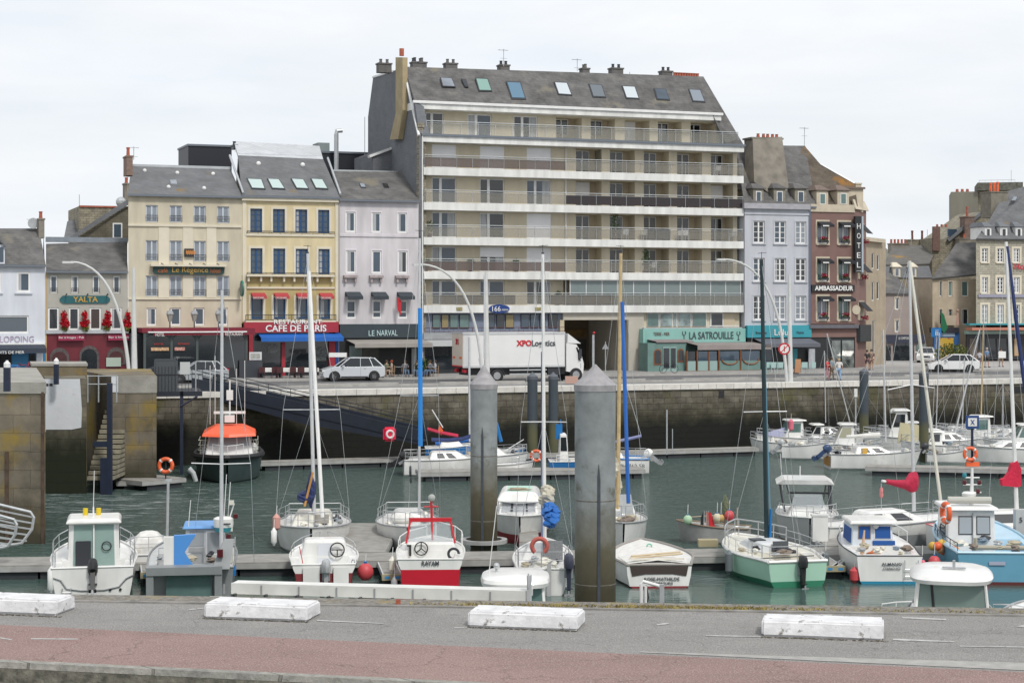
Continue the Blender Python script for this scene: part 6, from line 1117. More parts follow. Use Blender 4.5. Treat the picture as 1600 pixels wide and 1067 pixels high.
cush = mat('cushion_grey',(.45,.45,.45),.6); nonskid = mat('deck_grey',(.45,.46,.46),.8,n=(8,.1)); redh = mat('hull_red',(.50,.012,.03),.35,n=(1,.1)); maroonh = mat('hull_maroon',(.22,.03,.035),.5,n=(2,.25)); greenh = mat('hull_mint',(.36,.58,.46),.35,n=(1,.06)); greenb = mat('hull_shade_green',(.03,.19,.11),.4); lightblue = mat('hull_light_blue',(.13,.33,.46),.4,n=(1,.1)); paleblue = mat('paint_pale_blue',(.42,.60,.72),.4,n=(1.5,.08))
canvas_n = mat('navy_canvas',(.02,.035,.12),.8,n=(5,.25),bump=(8,.5)); canvas_r = mat('crimson_canvas',(.42,.012,.05),.75,n=(5,.25),bump=(8,.5)); canvas_w = mat('white_canvas',(.66,.65,.62),.75,n=(4,.15),bump=(7,.4)); trans = mat('clear_plastic',(.45,.47,.5),.15,alpha=.75,n=(3,.3)); glass_t = mat('tinted_window',(.12,.30,.26),.05,alpha=.5,spec=.8); alub = mat('grey_alloy_hull',(.26,.275,.28),.45,.3,n=(1.2,.15))
# 1 white pilothouse boat
b = Boat('motorboat','white pilothouse motorboat with glass rear door and black outboard, at the left','motorboat',145,937,6.0,-12)
b.hull(3.05,1.15,1.55,.92,cockpit=(.25,1.5,.35,.5),stripe=gel); H = b.H
x0, x1 = b.at(105,880,1.5).x, b.at(188,880,1.5).x; zt = b.at(146,817,1.5).z
o, v = b.frus(x0,x1,1.5,3.7,H-.5,zt,(.06,.02,.6)); 
b.pane(v,'back',.1,.9,.14,.97,glass_t,o,frame=white); b.pane(v,'right',.1,.9,.5,.93,glass_dark,o); b.pane(v,'left',.1,.9,.5,.93,glass_dark,o)
b.put(MB().box((x0+x1)/2-.025,(x0+x1)/2+.025,1.42,1.46,H-.3,zt-.04),'door_mullion',white,o); b.put(MB().box(x0+.3,(x0+x1)/2-.1,1.4,1.46,H-.5,H+.75),'seat_back',dark,o); b.put(MB().torus(((x0+x1)/2+.45,1.42,H+.55),.16,.02),'steering_wheel',black,o)
b.frus(x0-.06,x1+.06,1.25,3.5,zt,zt+.17,(.1,.06,.2),name='roof',bev=.06)
for px in (133.5,154): c = b.at(px,804,2.6); b.put(MB().tube([(c.x,2.6,zt+.1),(c.x,2.6,zt+.42)],.09,8),'yellow_float',mat('yellow_plastic',(.62,.45,.01),.5))
c = b.at(146,735,2.2); b.put(MB().tube([(c.x,2.2,zt+.1),(c.x,2.2,zt+.5)],.03,5).tube([(c.x,2.2,zt+.5),(c.x+.03,2.2,c.z)],.012,4),'antenna',white)
b.outboard(0,-.2,.75,black,tilt=.5,sc_=1.15); b.put(MB().tube([(-1.35,-.03,H-.32),(-1.1,-.03,H-.42),(-.9,-.03,H-.72),(-.4,-.03,H-.8),(.4,-.03,H-.8),(.9,-.03,H-.7),(1.15,-.03,H-.42),(1.4,-.03,H-.3)],.03,5),'trim_line',grey)
b.put(MB().tube([(-1.05,-.05,H-.7),(-1.05,-.1,-.1)],.02,5).tube([(-.75,-.05,H-.7),(-.75,-.1,-.1)],.02,5).tube([(-1.05,-.09,.3),(-.75,-.09,.3)],.02,5).tube([(-1.05,-.09,.05),(-.75,-.09,.05)],.02,5),'ladder',steel)
b.put(MB().lathe([(.05,-.02),(.05,.0)],(.6,-.03,.35),8,'y'),'drain',black); b.put(MB().lathe([(.05,-.02),(.05,.0)],(.95,-.03,.35),8,'y'),'drain',black)
b.rail(b.gun(.3,.98,4,-1),.55,.02); b.rail(b.gun(.3,.98,4,1),.55,.02); b.rail([(-1.35,1.6,H),(-1.4,.9,H),(-1.3,.2,H)],.35,.022,mid=False); b.rail([(1.35,1.6,H),(1.4,.9,H),(1.3,.2,H)],.35,.022,mid=False)
fender(80,905,63,'white fender on the left stern corner of the pilothouse boat',gel,.8,.13)
# 2 grey alloy fishing boat with radar
b = Boat('fishing_boat','grey alloy workboat with white radar dome and pale blue cabin roof, left','fishing boat',297,948,6.8,-8)
b.hull(3.1,1.35,1.7,.95,alub,deck=nonskid,cockpit=(.5,3.0,.3,.6),stripe=alub,full=2.6); H = b.H
b.put(MB().box(-1.45,1.1,-.7,-.05,H-.15,H+.12).box(-1.45,-1.2,-.65,-.4,-.2,H).box(.85,1.1,-.65,-.4,-.2,H).box(-1.4,1.05,-.62,-.45,-.1,.25),'stern_gantry',alub); b.put(MB().box(-.8,.75,-.3,-.26,.2,H-.2),'stern_opening',glass_green); 
b.put(MB().hexa([(.75,-.5,H),(1.35,-.5,H),(1.35,.2,H),(.75,.2,H)],[(1.15,-.2,H+.95),(1.5,-.2,H+.95),(1.5,.2,H+.95),(1.15,.2,H+.95)]),'stern_fin',alub); b.put(MB().box(.93,1.13,-.56,-.4,H+.42,H+.68),'stern_light',mat('lamp_maroon',(.08,.01,.015),.3))
x0, x1 = b.at(287,860,3).x, b.at(353,860,3).x; zt = b.at(300,826,3).z; o, v = b.frus(x0,x1,3.0,5.0,H-.4,zt,(.08,.05,.5),mat('cabin_grey_white',(.5,.52,.55),.5)); b.pane(v,'back',.1,.48,.55,.93,mat('cabin_glass',(.3,.32,.34),.15),o); b.pane(v,'back',.1,.48,.1,.5,grey,o,'locker'); b.pane(v,'back',.56,.92,.35,.9,MATS['cabin_glass'],o,frame=white)
b.frus(x0-.05,x1+.08,2.9,4.8,zt,zt+.1,(.05,.05,.1),mat('roof_sky_blue',(.12,.3,.6),.5),'roof',bev=.03)
c = b.at(349,826,2.6); b.put(MB().tube([(c.x,2.8,zt),(c.x,2.8,c.z+.08)],.06,6),'radar_post',white); o = b.put(MB().lathe([(.34,0),(.36,.1),(.36,.3),(.25,.36),(.02,.37)],(c.x,2.8,c.z+.05),20),'radar_dome',gel,smooth=True); b.put(MB().lathe([(.3,-.16),(.34,0)],(c.x,2.8,c.z+.05),18),'radar_base',mat('teal_plastic',(.03,.22,.27),.5),o); b.put(MB().box(c.x+.0,c.x+.26,2.42,2.45,c.z+.17,c.z+.22),'maker_mark',letd)
for px, py, yy in ((362,785,2.7),(368,806,2.7),(360,826,2.7),(357,838,2.7)): 
    q = b.at(px,py,yy); b.put(MB().box(q.x-.08,q.x+.08,yy-.06,yy+.06,q.z-.08,q.z+.08),'navigation_lamp',MATS['lamp_maroon'] if py in (806,838) else gel2)
b.put(MB().tube([(c.x+.1,2.8,zt),tuple(b.at(366,786,2.8))],.025,5),'lamp_pole',white)
for px, py in ((298,781),(354,741),(360,753)): q = b.at(px,py,3); b.put(MB().tube([(b.at(294 if px < 300 else px-5,830,3).x,3,zt),tuple(q)],.014,4),'antenna',white)
q = b.at(348,805,1.6); b.put(MB().tube([(q.x-.05,1.6,H),tuple(b.at(347,453,1.6))],.075,8,.05),'tall_mast',alu); c = b.at(347,725,1.6); b.put(MB().tube([(b.at(299,730,1.6).x,1.6,c.z+.05),tuple(c),(b.at(392,728,1.6).x,1.6,c.z+.02)],.022,5),'spreader',alu)
b.put(MB().tube([tuple(b.at(347,455,1.6)),tuple(b.at(303,842,3))],.008,3).tube([tuple(b.at(347,455,1.6)),tuple(b.at(392,728,1.6)),tuple(b.at(397,880,3))],.012,3),'rigging',galv)
q0, q1 = b.at(272,884,.3), b.at(290,838,.3); b.put(MB().box(q0.x-.35,q0.x+.0,.2,.5,H-.3,q1.z),'side_panel_white',gel); b.put(MB().prism([(q0.x,.18,q1.z+.05),(q0.x+.75,.18,q1.z+.08),(q0.x+.35,.18,q1.z-.55),(q0.x+.75,.18,H-.1),(q0.x,.18,H-.1)],0,(0,.25,0)),'side_panel_blue',mat('emblem_blue',(.07,.25,.60),.5))
b.rail([(1.2,.5,H),(1.5,1.2,H),(1.5,2.6,H)],.7,.02); b.rail([(-1.2,2.6,H),(-.3,2.8,H),(.4,2.8,H)],.35,.02,mid=False)
b.put(MB().box(1.15,1.42,.9,1.6,H,H+.6),'fish_crate',mat('crate_cream',(.5,.48,.38),.6)); b.put(MB().box(1.4,1.55,.3,1.4,H-.35,H-.15),'blue_fender_strip',bluep)
clutter(b,.1,.4,8,12)
# covered white boat between them
b = Boat('motorboat','small white motorboat under a white cover between the pilothouse boat and the grey boat','motorboat',232,900,5.2,-11)
b.hull(2.2,.8,1.0,.9,cockpit=(.3,1.6,.3,.4)); x0, x1 = b.at(203,860,1.8).x, b.at(262,860,1.8).x; zt = b.at(230,832,2).z; b.frus(x0,x1,1.7,3.8,.8,zt,(.35,.25,.8),canvas_w,'canopy',bev=.25); b.rail([(x0,1.4,.8),(0,1.2,.8),(x1,1.4,.8)],.55,.015)
# 3 sailboat with blue cover
b = Boat('sailboat','white sailboat bow-on with blue sail cover and tall white furled jib, left of centre','sailboat',486,872,7.4,175,'bow')
b.hull(3.2,.95,1.25,.75,gel,full=2.6,stripe=grey); H = b.H
b.frus(-.95,.95,1.8,5.4,H-.05,H+.5,(.25,.2,.9),gel2,bev=.15); b.frus(-.6,.6,3.8,6.2,H-.05,H+.25,(.2,.1,.7),gel2,'foredeck_hatch',bev=.08)
b.mast(4.4,(481,396),bpx=491,m=alu,spread=((640,46),),jib=(white,(-.45,6.3,H+.6)),jr=.085,r=.085); b.pulpit(.8,.62); b.pushpit(); b.lifelines()
c = b.at(479,776,4); b.put(crumple(tuple(c),.4,.9,.28,3,f=.15),'sail_cover',canvas_n); c = b.at(487,765,4.3); b.put(crumple(tuple(c),.2,.3,.8,4,f=.15),'sail_cover_front',canvas_n); b.put(MB().tube([tuple(b.at(489,790,4.3)),tuple(b.at(491,808,4.3))],.09,6),'blue_rope_coil',bluep)
b.put(MB().box(-.7,-.1,5.2,5.5,H+.25,H+.6),'grey_box',mat('box_taupe',(.3,.28,.25),.7))
p = Q(476,765,76); o = MB().tube([(0,0,-.7),(.35,0,.75)],.05,5).build('danbuoy', mat('buoy_orange',(.6,.3,.08),.6), None, loc=p); o['label'] = 'slanted orange pole buoy behind the blue sail cover'; o['category'] = 'buoy'
fender(432,816,74,'pink fender on the left bow rail of the sailboat with blue sail cover',mat('fender_pink',(.55,.28,.24),.6),.6,.16); fender(428,838,72,'white fender low on the left side of the sailboat with blue sail cover',gel,.6,.12)
clutter(b,.1,.9,10,1)
# 4 white motorboat with wheel
b = Boat('motorboat','white open motorboat with steering wheel, silver outboard and dark red lower hull','motorboat',506,922,5.4,-6)
b.hull(2.55,.95,1.2,.9,gel,maroonh,zb=.62,cockpit=(.15,1.9,.3,.45),stripe=gel,chine=.9); H = b.H
o, v = b.frus(-.95,1.0,1.9,3.6,H-.45,b.at(506,843,1.9).z,(.22,.05,.7),gel,bev=.12); b.pane(v,'back',.35,.68,.05,.88,mat('door_white_grey',(.6,.62,.66),.5),o,'cabin_door'); b.put(MB().torus((.5,1.78,H+.28),.26,.025,'y',20,6),'steering_wheel',black); b.put(MB().tube([(.28,1.78,H+.28),(.72,1.78,H+.28)],.02,4).tube([(.5,1.78,H+.05),(.5,1.78,H+.28)],.02,4),'wheel_spokes',black)
b.outboard(.08,-.15,.45,mat('outboard_silver',(.42,.43,.44),.35,.3),sc_=1.1); b.put(MB().box(-.75,-.15,-.12,-.03,.05,H-.1),'transom_pod',gel); b.put(MB().box(.35,.9,-.12,-.03,.05,H-.1),'transom_pod',gel)
o = b.put(MB().lathe([(.12,0),(.17,.2),(.14,.2)],(-.7,1.0,H-.35),12),'bucket',mat('green_plastic',(.15,.4,.15),.5)); b.put(MB().tube([(-.75,1.0,H-.2),(-.9,1.2,H+.5)],.02,4),'brush_handle',red,o)
b.rail(b.gun(.4,.97,3,-1),.3,.016,mid=False); b.rail(b.gun(.4,.97,3,1),.3,.016,mid=False); b.text('CH',1.0,1.2,H-.12,H+.12,.35,letd)
fender(571,893,66,'red round fender between the white motorboat and the finger',mat('fender_red',(.5,.06,.07),.5),r=.3,ball=True)
# 5 white sailboat with blue furled jib
b = Boat('sailboat','white sailboat bow-on with bright blue furled jib on its tall mast','sailboat',637,866,7.2,177,'bow')
b.hull(2.8,.9,1.15,.75,gel,full=2.5,stripe=grey); H = b.H
b.frus(-.85,.85,1.6,5.2,H-.05,H+.45,(.25,.2,.9),gel,bev=.15); b.put(MB().ball((.25,5.0,H+.35),.5,16,(1,1,.55)),'white_bundle',canvas_w,smooth=True)
b.mast(4.3,(656,372),bpx=655,r=.06,spread=((618,31),),m=alu,jib=(mat('jib_blue',(.01,.20,.58),.6),tuple(b.at(657,697,5.2)),.66),jr=.10); b.pulpit(.74,.6); b.lifelines(.1,.74); b.pushpit()
b.put(MB().torus((-.1,4.5,H+2.3),.2,.06,'x',14,6).torus((-.12,4.5,H+2.0),.16,.05,'x',14,6),'rope_coil',dark)
for px, py in ((738,0),): pass
clutter(b,.1,.9,8,2)
# 6 red and white boat
b = Boat('motorboat','small red and white fishing motorboat with red windscreen frame','motorboat',672,926,5.0,-2)
b.hull(2.5,1.22,1.42,.94,gel,redh,zb=.84,cockpit=(.12,2.0,.3,.5),stripe=gel,full=2.6,chine=.95); H = b.H
o, v = b.frus(-1.0,1.0,2.0,4.0,H-.5,H+.35,(.1,.03,.8),gel,bev=.1); b.put(MB().torus((-.35,1.93,H+.12),.24,.022,'y',20,6).tube([(-.35,1.93,H+.12),(-.35,1.93,H+.35)],.02,4).tube([(-.35,1.93,H+.12),(-.53,1.93,H-.02)],.02,4).tube([(-.35,1.93,H+.12),(-.17,1.93,H-.02)],.02,4),'steering_wheel',black); b.put(MB().box(-.8,-.72,1.9,1.98,H-.15,H+.2).box(-.88,-.72,1.9,1.98,H+.2,H+.26),'throttle',black)
zt = b.at(670,813,2.4).z; tl, tr, bl, br_ = b.at(641,813,2.4).x, b.at(704,813,2.4).x, b.at(635,842,2.4).x, b.at(711,842,2.4).x
b.put(MB().box(tl-.05,tr+.05,2.35,2.5,zt-.04,zt+.1).tube([(tl,2.4,zt),(bl,2.1,H+.3)],.045,6).tube([(tr,2.4,zt),(br_,2.1,H+.3)],.045,6).tube([((tl+tr)/2+.05,2.4,zt),((tl+tr)/2+.08,2.2,H+.4)],.045,6).tube([((tl+tr)/2+.05,2.4,zt),((tl+tr)/2+.03,2.4,zt+.75)],.05,6).tube([((tl+tr)/2-.25,2.4,zt+.52),((tl+tr)/2+.3,2.4,zt+.52)],.03,5),'windscreen_frame',red)
b.put(MB().slab([(bl+.1,2.1,H+.35),(br_-.1,2.1,H+.35),(tr-.05,2.4,zt-.05),(tl+.05,2.4,zt-.05)],.01),'windscreen',mat('clear_glass',(.5,.55,.57),.05,alpha=.25,spec=.8)); b.put(MB().ball(((tl+tr)/2+.05,2.4,zt+.85),.14,10),'rope_bundle',mat('rope_grey',(.35,.37,.35),.9))
b.text('RAYAM',-.3,.32,H-.22,H-.06,-.03,letd,.02); b.put(MB().torus((.85,1.0,H+.05),.19,.05,'y',16,6,0,5.0),'rope_coil',dark); b.put(MB().ball((.55,.2,H-.1),.18,8,(1,1,.5)),'yellow_float',mat('float_ochre',(.6,.35,.03),.6))
b.rail(b.gun(.35,.97,3,1),.6,.02,white,mid=False); b.rail(b.gun(.35,.97,3,-1),.4,.02,white,mid=False)
fender(613,882,66,'cream fender on the left side of the red boat',gel2,.5,.14); fender(616,912,65,'lower grey fender at the red boat stern',grey,.4,.12)
# 7 white cabin cruiser behind
b = Boat('motorboat','white cabin cruiser with wrapped windscreen and mint roof, right of the tall rusty pile','motorboat',812,853,7.0,182,'bow')
b.hull(2.75,1.15,1.3,.9,gel,maroonh,zb=.42,full=4.2,stripe=gel); H = b.H; yl = 4.6
zt = b.at(810,783,yl).z; xl, xr_ = b.at(779,810,yl).x, b.at(842,810,yl).x; xl, xr_ = min(xl,xr_), max(xl,xr_)
o, v = b.frus(xl,xr_,2.0,5.2,H-.1,zt,(.1,.1,.5),gel,bev=.08); b.pane(v,'front',.06,.94,.3,.96,trans,o,'windscreen_cover',off=.03); b.pane(v,'front',.3,.36,.32,.95,dark,o,'windscreen_bar',off=.06); b.pane(v,'front',.7,.74,.32,.95,dark,o,'windscreen_bar',off=.06)
o, v = b.frus(xl-.1,xr_+.1,1.6,5.1,zt,zt+.42,(.22,.1,.4),gel,'roof',bev=.14); b.put(MB().box(xl+.35,xr_-.35,2.2,4.3,zt+.42,zt+.45),'roof_hatch',mat('mint_paint',(.4,.62,.52),.5),o); b.put(crumple(((xl+xr_)/2,4.2,zt+.5),.5,.12,.08,6),'rope_on_roof',mat('old_rope',(.35,.3,.22),.9),o)
b.pulpit(.6,.55,.022)
# 8 sailboat with blue bundle and horseshoe buoy
b = Boat('sailboat','white sailboat stern-on with crumpled blue sail bundle and red horseshoe lifebuoy','sailboat',846,930,6.6,2)
b.hull(2.2,.95,1.2,.8,gel,cockpit=(.2,2.0,.4,.4),stripe=gel); H = b.H
b.frus(-.8,.8,2.0,4.8,H-.05,H+.4,(.2,.1,.8),gel,bev=.1); b.mast(4.2,(848,397),bpx=851,m=white,spread=((659,38),),jib=(mat('jib_navy',(.01,.06,.24),.6),tuple(b.at(848,838,6.2)),.66),jr=.07,r=.075)
b.put(crumple((.25,2.7,H+1.75),.3,.8,.35,8,f=.5),'sail_bundle',blue); b.put(crumple((.3,1.6,H+1.55),.24,.4,.3,9,f=.5),'sail_bundle_end',blue); b.put(crumple((.15,3.7,H+2.2),.28,.3,.45,11,f=.4),'mainsail_folds',mat('old_sail',(.5,.47,.38),.9,n=(5,.2)))
b.put(MB().box(.0,.75,1.96,2.0,H-.1,H+.75),'grey_washboard',mat('mesh_grey',(.22,.23,.24),.7,n=(20,.3))); b.pushpit(.25,.6); b.outboard(.98,-.1,.75,mat('outboard_navy',(.03,.035,.06),.4),sc_=1.2)
b.put(MB().box(-.55,-.2,-.06,-.03,.2,H-.1).box(.2,.35,-.12,-.03,-.2,H+.2),'transom_step',mat('step_grey',(.4,.4,.4),.6))
lifebuoy(843,853,64.2,'horseshoe shaped rusty red lifebuoy on the white sailboat stern rail',.27,'y',mat('faded_red',(.42,.10,.08),.7),(-.9,4.04))
clutter(b,.05,.35,7,4)
# 9 cabin roof low, by the near edge
b = Boat('motorboat','white motorboat mostly hidden below the near quay, only its cabin roof showing beside the gangway','motorboat',806,1032,6.0,0)
b.hull(2.4,.8,1.0,.9); x0, x1 = b.at(750,905,1.5).x, b.at(861,905,1.5).x; zt = b.at(806,918,1.5).z; o, v = b.frus(x0+.15,x1-.1,1.6,3.6,.7,zt,(.1,.1,.4),gel,bev=.06); b.pane(v,'back',.05,.95,.4,.95,glass_green,o)
ring = lambda z_, s_, : [((x0+x1)/2+(x1-x0)/2*s_*math.copysign(abs(math.cos(a))**.5,math.cos(a)), 2.6+1.35*s_*math.copysign(abs(math.sin(a))**.6,math.sin(a)), z_) for a in [6.2832*k/28 for k in range(28)]]
b.put(MB().loft([ring(zt,.97),ring(zt+.12,1),ring(zt+.22,.96),ring(zt+.3,.8),ring(zt+.32,.4)]),'roof',gel,smooth=True); c = b.at(776,890,2.6); b.put(MB().tube([(c.x,2.6,zt+.3),(c.x,2.6,zt+.42)],.04,8).ball((c.x,2.6,zt+.5),.1,10),'horn',steel); c = b.at(776,790,2.4); b.put(MB().tube([(b.at(764,890,2.4).x,2.4,zt+.3),tuple(c)],.013,4),'antenna',white)
# 10 sailboat behind the big pile
b = Boat('sailboat','white sailboat bow-on behind the right tall pile with tan mast and loose cream sail','sailboat',975,872,7.6,178,'bow')
b.hull(2.7,1.15,1.45,.75,gel,full=2.4); H = b.H
b.frus(-.9,.9,1.8,5.0,H-.05,H+.75,(.2,.15,.9),gel,bev=.1); b.mast(4.3,(970,396),bpx=965,m=mat('tan_mast',(.50,.38,.20),.6,n=(3,.2)),r=.095,spread=(),jib=(mat('jib_royal',(.01,.10,.38),.6),tuple(b.at(982,786,6.6)),.80),jr=.085); b.pulpit(.72,.7); b.lifelines(.1,.72)
b.put(crumple((.12,4.1,H+1.9),.3,.35,1.15,12,f=.35),'loose_sail',MATS['old_sail']); b.put(crumple((-.2,6.6,H+.25),.3,.25,.22,13,f=.5),'anchor_gear',mat('rope_brown',(.2,.16,.13),.9)); b.put(MB().hexa([(-.7,5.2,H),(-.1,5.2,H),(-.1,5.25,H),(-.7,5.25,H)],[(-.55,5.0,H+1.2),(-.05,5.0,H+1.2),(-.05,5.05,H+1.2),(-.55,5.05,H+1.2)]),'deck_box',galv)
clutter(b,.1,.9,9,6)
# 11 white rowing sailboat with cover and name
b = Boat('rowing_boat','white beamy dinghy with long covered foredeck, oars and a name on its dark-topped stern','dinghy',1030,918,5.4,-3)
b.hull(3.1,.85,1.1,.78,gel,mat('hull_deep_red',(.25,.03,.04),.5),zb=.06,cockpit=None,stripe=mat('rub_brown',(.28,.26,.24),.7),full=1.8,rub=.05,chine=.7); H = b.H
b.put(MB().loft([[(-1.1,.3,H),(0,.3,H+.12),(1.1,.3,H)],[(-1.3,2.0,H+.02),(0,2.0,H+.2),(1.3,2.0,H+.02)],[(-1.0,4.0,H+.1),(0,4.0,H+.25),(1.0,4.0,H+.1)],[(-.05,5.4,H+.22),(0,5.4,H+.24),(.05,5.4,H+.22)]],close=False,caps=False),'cover',canvas_w,smooth=True)
b.put(MB().prism([(-1.0,-.03,H-.42),(-.5,-.03,H-.34),(.5,-.03,H-.34),(1.0,-.03,H-.42),(1.08,-.03,H-.05),(-1.08,-.03,H-.05)],0,(0,.04,0)),'transom_board',mat('varnish_dark',(.06,.045,.04),.4)); b.text('ROSE-MATHILDE',-.55,.75,H-.58,H-.46); b.text('CHERBOURG',-.3,.5,H-.72,H-.63)
for k in (0,1): b.put(MB().tube([(-1.0+.1*k,.6+.55*k,H+.16),(1.05,1.3+.5*k,H+.22)],.035,6),'oar',mat('oar_wood',(.5,.4,.25),.6))
b.put(MB().box(-1.05,1.0,.5,.62,H+.1,H+.16),'thwart',gel2); c = (0.05,3.2,H+.25); b.put(MB().torus(c,.09,.03,'y',12,6),'green_loop',mat('loop_green',(.2,.5,.35),.6))
# 12 small grey fishing boat with floats
b = Boat('fishing_boat','small grey fishing boat with coloured floats hanging on a pole rail','fishing boat',1114,847,3.2,-78,'mid')
b.hull(1.5,.7,.95,.85,mat('hull_dull_grey',(.33,.33,.32),.6,n=(1.5,.25)),deck=mat('inside_dirty_white',(.5,.5,.47),.7,n=(2,.2)),cockpit=(.2,2.6,.15,.4),stripe=mat('brown_gunwale',(.2,.15,.1),.7)); H = b.H
q0, q1 = b.sd(1074,808,0), b.sd(1132,804,0); 
for q in (q0,q1,b.sd(1152,793,0),b.sd(1133,775,0)): b.put(MB().tube([(q.x,min(max(q.y,.1),b.L-.1),H-.3),tuple(q)],.035,5),'pole',mat('weathered_wood',(.38,.33,.26),.8))
b.put(MB().tube([tuple(q0),tuple(q1)],.03,5),'rail',MATS['weathered_wood']); b.put(MB().box(-.25,.25,1.9,2.4,H-.4,H-.05),'blue_tub',bluep); b.text('CH 217726',0,.1,H-.5,H-.3) if False else None
q = b.sd(1133,790,0); b.put(crumple(tuple(q),.12,.12,.5,21,f=.4),'net',mat('net_olive',(.13,.15,.09),.9))
text(b.root,'CN 217726',-.5,.5,-.1,.1,0,letd,'boat_number',0,frame=Matrix.Translation((b.hw(.4)+.02,1.2,.5)) @ Matrix.Rotation(R(90),4,'Z'))
for px, py, rr, mm_, lab in ((1074.5,812,.2,mat('float_mint',(.35,.52,.35),.6),'pale green round float hanging at the left end of the pole rail'),(1120.5,809,.19,mat('float_cream',(.55,.5,.36),.6),'cream float hanging on the pole rail'),(1126.5,809,.15,mat('float_tan',(.5,.33,.12),.6),'tan float hanging beside the cream float'),(1139.5,805.5,.22,MATS['fender_red'],'red round float at the right end of the pole rail')): fender(px,py,78,lab,mm_,r=rr,ball=True,group='net floats on the grey fishing boat')
for px, mm_, lab in ((1099.5,dark,'black marker flag standing in the grey fishing boat'),(1106.5,red,'red and white marker flag in the grey fishing boat'),(1103.5,orange,'orange marker flag in the grey fishing boat')):
    p = Q(px,812,78); r_ = empty('marker_flag', lab, 'flag', (p.x,p.y,p.z), rnd.uniform(-.5,.5)); MB().tube([(0,0,-.6),(.02,0,.4)],.02,4).build('pole', galv, r_); MB().slab([(0,0,.35),(.12,.05,.3),(.3,.1,-.35),(.05,0,-.45)] if px > 1100 else [(0,0,.4),(-.15,.05,.1),(-.2,.1,-.4),(0,0,-.3)],.02).build('cloth', mm_, r_)
o = MB().box(-.4,.4,-.25,.25,0,.28).build('fish_box', mat('box_straw',(.38,.33,.2),.7), None, loc=P(1106,853,.56)); o['label'] = 'straw coloured box on the pontoon in front of the grey fishing boat'; o['category'] = 'box'
# 13 mint green sailboat
b = Boat('sailboat','mint green and white sailboat with black mast and small black outboard','sailboat',1247,917,6.6,-13)
b.hull(3.15,.95,1.15,.72,greenh,greenb,zb=.22,cockpit=(.4,2.2,.55,.4),stripe=gel,deck=gel2,full=2.0,rub=.06,flare=.93); H = b.H  # dark green lower hull: the narrow shadow there is put into the colour
b.frus(-.75,.75,2.3,4.9,H-.05,H+.38,(.2,.1,.9),mat('cabin_pale_grey',(.55,.57,.58),.5),bev=.1); b.put(MB().box(-.1,.5,2.2,2.3,H-.3,H+.45),'hatch_boards',mat('boards_dark',(.08,.09,.1),.5)); b.put(MB().box(-.6,-.1,3.0,3.6,H+.38,H+.42),'hatch',dark)
b.mast(3.9,(1190,408),bpx=1198,m=mat('mast_black',(.012,.03,.035),.4),r=.1,spread=((643,38),),jr=.03,jib=(mat('jib_sky',(.12,.30,.42),.6),tuple(b.at(1203,800,6.0)))); b.pulpit(.66,.6,.03); b.rail(b.gun(.1,.66,4,-1),.5,.012,name='guard_rail'); b.rail(b.gun(.1,.66,4,1),.5,.012,name='guard_rail'); b.pushpit(.2,.55)
b.outboard(.1,-.2,.55,black,sc_=1.0); b.put(MB().tube([(-1.2,.8,H+.03),(1.0,.9,H+.06)],.02,4),'mainsheet_track',dark); b.put(MB().tube([(b.mx+.1,3.8,H+.4),(b.mx+.14,3.8,H+1.5)],.06,5),'blue_rope_coil',bluep)
fender(1139,878,68,'dark grey fender on the left side of the mint green sailboat',mat('fender_slate',(.12,.14,.15),.6),.8,.14)
fender(1290,875,68,'dark fender on the right side of the mint green sailboat',MATS['fender_slate'],.6,.14)
clutter(b,.05,.8,9,7)
# 14 hardtop motorboat
b = Boat('motorboat','white open motorboat with flat white hardtop on black posts','motorboat',1266,856,6.5,-173,'bow')
b.hull(2.7,1.05,1.3,.88,mat('hull_light_grey',(.45,.46,.46),.5),stripe=gel,full=2.8,cockpit=(.4,2.8,.35,.45)); H = b.H; yl = 3.8
zt = b.at(1258,755,yl).z; xs_ = sorted((b.at(1213,755,yl).x,b.at(1303,755,yl).x)); x0, x1 = xs_
b.frus(-.95,.95,3.2,5.2,H-.05,H+.45,(.2,.05,.9),gel,bev=.15); b.put(MB().loft([[(x0,1.8,zt),(x0+.3,1.6,zt+.16),(x1-.3,1.6,zt+.16),(x1,1.8,zt)],[(x0,4.3,zt),(x0+.3,4.4,zt+.2),(x1-.3,4.4,zt+.2),(x1,4.3,zt)]]),'hardtop',gel)
q = MB()
for xa, xb in ((x0+.15,-1.0),(x1-.15,1.0)): q.tube([(xa,4.0,zt),(xb,4.4,H+.25)],.04,6).tube([(xa,2.4,zt),(xb,2.8,H+.1)],.04,6).tube([(xa*.8,3.9,zt),(xb*.6,4.3,H+.4)],.03,6)
q.box(-.9,.9,3.9,4.0,H+1.0,H+1.08); b.put(q,'hardtop_frame',dark); b.put(MB().slab([(-.75,4.5,H+.45),(.75,4.5,H+.45),(.6,4.1,H+1.0),(-.6,4.1,H+1.0)],.02),'windscreen',MATS['clear_glass']); b.put(MB().box(-.5,.5,2.9,3.3,H,H+.8),'console',mat('console_grey',(.3,.32,.33),.5))
b.put(MB().tube([(.3,3,zt+.15),(.3,3,zt+.7)],.02,4).tube([tuple(b.at(1223,765,3)),tuple(b.at(1219,708,3))],.012,4),'antenna',white); b.rail(b.gun(.6,.98,3,-1)+list(reversed(b.gun(.6,.98,3,1))),.5,.02,name='pulpit')
o = MB().box(-.32,.32,-.15,.15,0,1.05).box(-.36,.36,-.18,.18,1.05,1.12).build('service_pedestal', gel, None, loc=P(1281,845,.56)); o['label'] = 'white power pedestal on the pontoon between the hardtop boat and the blue-windowed boat'; o['category'] = 'pedestal'
